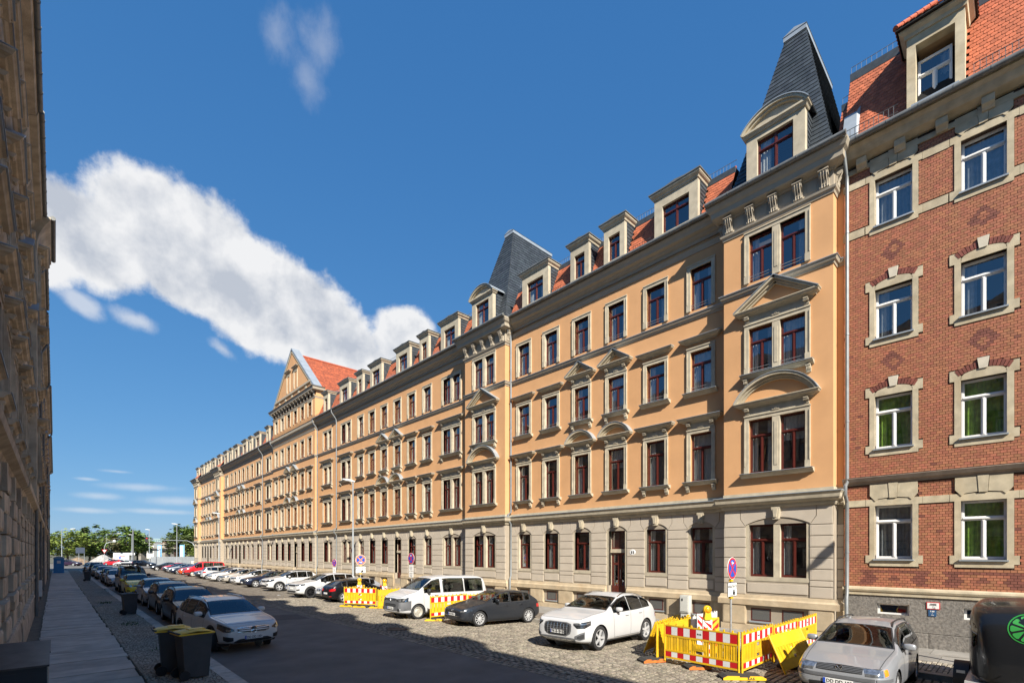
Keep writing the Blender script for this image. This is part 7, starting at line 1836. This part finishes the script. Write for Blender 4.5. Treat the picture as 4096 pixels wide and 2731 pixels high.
# ================================================================ far end of the street
def leaf_tree(label, X, Y, h, r, col, seed, z=-.4, group='trees at the far end of the street', trunk=.3, dens=1.0, cw=1.0):
    rr = random.Random(seed); t = thing('tree', label, 'tree', (X, Y, z), 0, group)
    ml = pm('leaf_%02d' % int(col[0]*1000), col, .6, var=.35, scale=.6)
    b = MB(); hz = h*.34; b.tube([(0,0,-.2),(rr.uniform(-.2,.2),rr.uniform(-.2,.2),hz),(rr.uniform(-.4,.4),0,h*.62)], [trunk,trunk*.75,trunk*.3], 9)
    limbs = []
    for i in range(11):
        a = rr.uniform(0, 6.28); e = Vector((math.cos(a)*r*rr.uniform(.4,.85)*cw, math.sin(a)*r*rr.uniform(.4,.85), h*rr.uniform(.45,.9))); s = Vector((0,0,h*rr.uniform(.2,.45))); limbs.append((s, e))
        b.tube([s, s.lerp(e,.5)+Vector((0,0,.3)), e], [trunk*.45,trunk*.25,.03], 6)
    b.obj('trunk', pm('bark', (.09,.07,.05), .9, var=.3, scale=6), t)
    b = MB(); n = int(46*dens)
    for i in range(n):
        u = rr.uniform(-1, 1); a = rr.uniform(0, 6.28); q = rr.uniform(.35, 1)**.6; sx = math.sqrt(1-u*u)
        c = Vector((math.cos(a)*sx*r*q*cw, math.sin(a)*sx*r*q, h*.62+u*h*.36*q)); cr = rr.uniform(.5, 1.15)*r*.34
        for k in range(int(75*dens)):
            p = c+Vector((rr.gauss(0,1),rr.gauss(0,1),rr.gauss(0,.75)))*cr*.5
            M = Matrix.Translation(p) @ Matrix.Rotation(rr.uniform(0,6.28), 4, 'Z') @ Matrix.Rotation(rr.uniform(-.9,.9), 4, 'X'); s = rr.uniform(.14,.34)*(h/9)
            b.add([(-s,-s*.6,0),(s,-s*.6,.02),(s*.8,s*.6,0),(-s*.8,s*.6,.03)], [(0,1,2,3)], 0, M)
    b.obj('crown', ml, t, recalc=False); return t
GA, GB, GC, GD = (.165,.215,.04), (.12,.185,.035), (.17,.16,.075), (.085,.135,.035)
leaf_tree('light green broad tree right behind the blue toilet cabin', 2.5, 178, 9.6, 4.6, GA, 1)
leaf_tree('light green tree above the earth heap left of the junction', 7.0, 183, 8.8, 4.4, GB, 2)
leaf_tree('small dark tree rising behind the brownish trees', 9.6, 222, 13.2, 4.0, GD, 3, dens=.8)
leaf_tree('brownish thinly leafed tree in the middle of the tree line', 10.2, 190, 8.2, 4.2, GC, 4, dens=.7)
leaf_tree('brownish sparse tree beside the yield sign', 12.6, 196, 8.6, 3.8, GC, 5, dens=.6)
leaf_tree('big rounded green tree in the middle distance', 16.6, 196, 11.4, 5.2, GB, 6)
leaf_tree('green tree right of the big rounded one behind the dark mast', 20.0, 204, 9.8, 4.4, GA, 7)
leaf_tree('tall airy tree beside the end of the orange terrace', 27.3, 172, 11.6, 3.6, GD, 8, dens=.8)
leaf_tree('bright green tree touching the end of the orange terrace', 31.6, 170, 11.8, 4.4, GB, 9)
leaf_tree('olive bushy tree before the end of the orange terrace', 25.2, 162, 8.6, 4.2, (.09,.12,.03), 10)
leaf_tree('low rounded bush at the foot of the terrace end trees', 29.0, 154, 5.2, 3.6, GA, 11)
leaf_tree('light green tree behind the far tenement', -3.5, 190, 9.5, 4.5, GB, 12)
for i, (x, y, r_, h_, c, lb) in enumerate(((4.2,170,3.4,2.2,(.24,.17,.11),'brown earth heap behind the purple saloon'),(9.6,176,3.6,2.9,(.34,.33,.31),'pale rubble heap before the brownish trees'),(13.0,182,4.0,2.2,(.27,.22,.16),'low rubble heap beside the white board'))):
    t = thing('earth_heap', lb, 'heap', (x, y, -.45)); b = MB(); n = 18; rr = random.Random(i)
    for k in range(7):
        q = k/6
        for j in range(n): a = 2*PI*j/n; w = r_*(1-q)*(1+rr.uniform(-.12,.12)); b.v.append((math.cos(a)*w, math.sin(a)*w, h_*(1-(1-q)**1.5)+rr.uniform(-.08,.08)))
    b.f = [(k*n+j, k*n+(j+1) % n, (k+1)*n+(j+1) % n, (k+1)*n+j) for k in range(6) for j in range(n)]; b.m = [0]*len(b.f); b.obj('mound', pm('heap_%d' % i, c, .95, var=.3, scale=2, bump=.6, bscale=6), t)
m_fen = pm('fence_grey', (.27,.29,.30), .5, metal=.3, var=.15, rnd=.08)
t = thing('site_fence', 'grey corrugated site fence at the far junction', 'fence', (17.4, 150.5, -.05), math.atan2(-17, 19))
for i in range(14):
    b = MB(); n = 12; b.v = [(i*1.9+1.86*k/n, .03*(k % 2), z) for k in range(n+1) for z in (0, 2.05)]; b.f = [(2*k, 2*k+2, 2*k+3, 2*k+1) for k in range(n)]; b.m = [0]*n; b.obj('fence_panel', m_fen, t, recalc=False); b = MB(); b.box(i*1.9-.04,i*1.9,-.04,.04,0,2.15); b.obj('post', m_galv, t)
def far_house(name, label, X, Y, rz, w, d, h, z0, m, rows, cols_, wm, extra=None):
    t = thing(name, label, 'building', (X, Y, z0), rz); b = MB(); b.box(-w/2,w/2,0,d,0,h); b.obj('wall', m, t)
    for r in range(rows):
        for c in range(cols_):
            cx = -w/2+(c+.5)*w/cols_; cz = (r+.5)*h/rows; b = MB(); b.box(cx-w/cols_*.36,cx+w/cols_*.36,-.08,0,cz-h/rows*.2,cz+h/rows*.22); b.obj('window', wm, t)
    b = MB(); b.box(-w/2-.2,w/2+.2,-.2,d+.2,h,h+.5); b.obj('roof', m, t); return t
m_dkw = pm('far_window', (.03,.035,.04), .2, var=.1)
far_house('office_building', 'white box-shaped building with two dark window slots far behind the bridge', 41.5, 373, rad(-43), 7.6, 6, 10.0, -.4, pm('far_white', (.66,.64,.58), .8, var=.05), 1, 2, m_dkw)
far_house('office_building', 'pale green glass office block far beyond the white box building', 62, 491, rad(-43), 9.5, 8, 14.6, -.4, pm('far_glass', (.33,.46,.46), .3, var=.1), 6, 5, pm('far_glass2', (.16,.30,.32), .15, var=.1))
far_house('warehouse', 'long beige block below the glass office', 55, 429, rad(-43), 9.0, 8, 10.2, -.4, pm('far_beige', (.36,.31,.25), .8, var=.08), 4, 5, m_dkw)
far_house('warehouse', 'dark red brick block right of the far beige block', 64, 462, rad(-43), 8, 8, 11.6, -.4, pm('far_brick', (.17,.08,.06), .8, var=.1), 3, 3, m_dkw)
t = thing('rail_bridge', 'low dark railway bridge crossing behind the grey fence', 'bridge', (23, 281, -.4), rad(-43)); b = MB(); b.box(-6,40,0,5,5.0,5.9); b.obj('deck', pm('bridge_concrete', (.22,.2,.17), .9, var=.2, scale=1), t)
b = MB(); b.box(-6,40,-.2,0,4.3,5.2); b.obj('girder', m_plast, t)
for x in (-5, 6, 17, 28, 39): b = MB(); b.box(x-.7,x+.7,.8,4.2,-.3,5); b.obj('pier', pm('bridge_concrete', (.22,.2,.17)), t)
b = MB(); [b.tube([(-6+i*1.5,.1,6.1),(-6+i*1.5,.1,7.0)], .04, 5) for i in range(31)]; b.tube([(-6,.1,7),(40,.1,7)], .04, 5); b.obj('railing', m_galv, t)
t = thing('catenary_mast', 'thick dark grey mast rising left of the grey fence', 'mast', (15.3, 166, -.02)); b = MB(); b.tube([(0,0,0),(0,0,9.2)], [.2,.17], 12); b.obj('shaft', pm('mast_grey', (.13,.14,.15), .6, var=.1), t, smooth=40); b = MB(); b.box(-.9,.4,-.06,-.02,2.4,3.0); b.obj('sign_plate', m_swht, t)
t = thing('traffic_light', 'arched traffic light mast over the junction road', 'traffic light', (25.6, 144, -.02), 0); b = MB()
b.tube([(0,0,0),(0,0,4.6),(-.4,.4,5.5),(-1.4,1.3,6.05),(-8.6,8.0,6.35)], .08, 8); b.obj('mast', m_lpole, t, smooth=40); b = MB(); b.box(-9.2,-8.5,7.9,8.2,5.7,7.0); h_ = b.obj('signal_head', m_plast, t); b = MB(); b.lathe([(0,-.02),(.16,0)], 14, 0, Matrix.Translation((-8.85,7.88,6.65)), 'y'); b.obj('red_light', m_sred, h_)
t = thing('yield_sign', 'red and white yield sign on a curved pole before the trees', 'road sign', (9.7, 172, -.02)); b = MB(); b.tube([(0,0,0),(0,0,4.6),(.3,0,5.5),(1.2,0,6.0),(2.0,0,6.0)], .07, 8); b.obj('post', m_lpole, t, smooth=40); b = MB(); b.prism([(-.6,3.9),(.6,3.9),(0,2.85)], 'y', -.14, -.1); d = b.obj('rim', m_sred, t); b = MB(); b.prism([(-.4,3.79),(.4,3.79),(0,3.08)], 'y', -.16, -.14); b.obj('face', m_white, d); b = MB(); b.lathe([(0,-.2),(.35,0),(0,.2)], 14, 0, Matrix.Translation((2.1,0,6.2)), 'y'); b.obj('lamp', m_lhead, t)
t = thing('notice_board', 'dark blue direction board on a thin post behind the toilet', 'sign', (5.2, 160, -.02)); b = MB(); b.tube([(0,0,0),(0,0,4.2)], .05, 6); b.tube([(-1.0,0,0),(-1.0,0,4.2)], .05, 6); b.obj('post', m_lpole, t); b = MB(); b.box(-1.6,.1,-.08,-.04,2.9,4.3); b.obj('board', pm('board_dark', (.035,.05,.08), .5, var=.1), t)
t = thing('site_board', 'white board with red and blue print at the far junction', 'billboard', (13.6, 176, -.02), rad(-20)); b = MB(); b.box(-1.8,1.8,-.05,.05,.6,3.0); b.obj('panel', m_swht, t); b = MB(); b.box(-.4,.9,-.07,-.05,1.9,2.1); b.obj('print', m_sred, t); b = MB(); b.box(-.5,-.1,-.07,-.05,1.3,2.0); b.obj('print', m_sblue, t); b = MB(); [b.tube([(x,.05,0),(x,.05,.7)], .05, 6) for x in (-1.5, 1.5)]; b.obj('leg', m_galv, t)
m_ban = pm('banner_blue', (.10,.36,.62), .6, var=.1)
for (x, y, w_, lb) in ((19.4, 152, 1.0, 'leaning light blue banner left of the far lamp'), (23.2, 145.6, 1.1, 'white and blue banner column before the grey fence')):
    t = thing('banner', lb, 'banner', (x, y, -.02), rad(-38)); b = MB(); b.box(-w_/2,w_/2,-.05,.05,.7,5.0); b.obj('cloth', m_ban, t); b = MB(); b.box(-w_/2+.1,w_/4,-.07,-.05,1.0,4.8); b.obj('print', m_swht, t); b = MB(); b.tube([(w_/2,0,0),(w_/2,0,5.2)], .05, 6); b.obj('pole', m_galv, t)
t = thing('switch_cabinet', 'pale switch cabinet at the corner of the last terrace house', 'cabinet', (21.5, 121, -.05), rad(-30)); b = MB(); b.box(-.7,.7,-.25,.25,0,1.3); b.obj('box', pm('cabinet_grey', (.5,.5,.46)), t); b = MB(); b.box(-.6,-.05,-.27,-.25,.1,1.2); b.obj('door', pm('cabinet_grey', (.5,.5,.46)), t)
# paper litter
for i, (x, y) in enumerate(((11.6, 36.5), (3.6, 27.0))):
    t = MB(); t.add([(-.12,-.08,.012),(.1,-.1,.02),(.13,.06,.01),(-.08,.1,.03)], [(0,1,2,3)]); tag(t.obj('paper_scrap', m_swht, None, (x, y, gz(x)), (0, 0, i)), ('scrap of white paper on the sunlit cobbles', 'scrap of paper beside the left kerb')[i], 'litter')
# weeds in the joints of the left pavement
wd = MB(); rr = random.Random(5)
for i in range(700):
    c = rr.choice(((1.46, None), (2.78, None), (-.37, None), (2.2, 24.5), (2.55, 17.5), (2.1, 36.0))); x = c[0]+rr.gauss(0, .03 if c[1] is None else .16); y = rr.uniform(7, 60) if c[1] is None else c[1]+rr.gauss(0, .35)
    if c[1] is None and math.sin(y*1.7+c[0]*9) < .55: continue
    s = rr.uniform(.02,.055); M = Matrix.Translation((x, y, SWZ+.003)) @ Matrix.Rotation(rr.uniform(0,6.28), 4, 'Z') @ Matrix.Rotation(rr.uniform(.3,1.1), 4, 'X')
    wd.add([(-s*.35,0,0),(s*.35,0,0),(s*.15,s*1.5,0),(-s*.15,s*1.5,0)], [(0,1,2,3)], 0, M)
stuff(tag(wd.obj('weeds', pm('weed', (.06,.10,.02), .8, var=.3), recalc=False), 'small green weeds in the joints of the left pavement', 'weeds'))
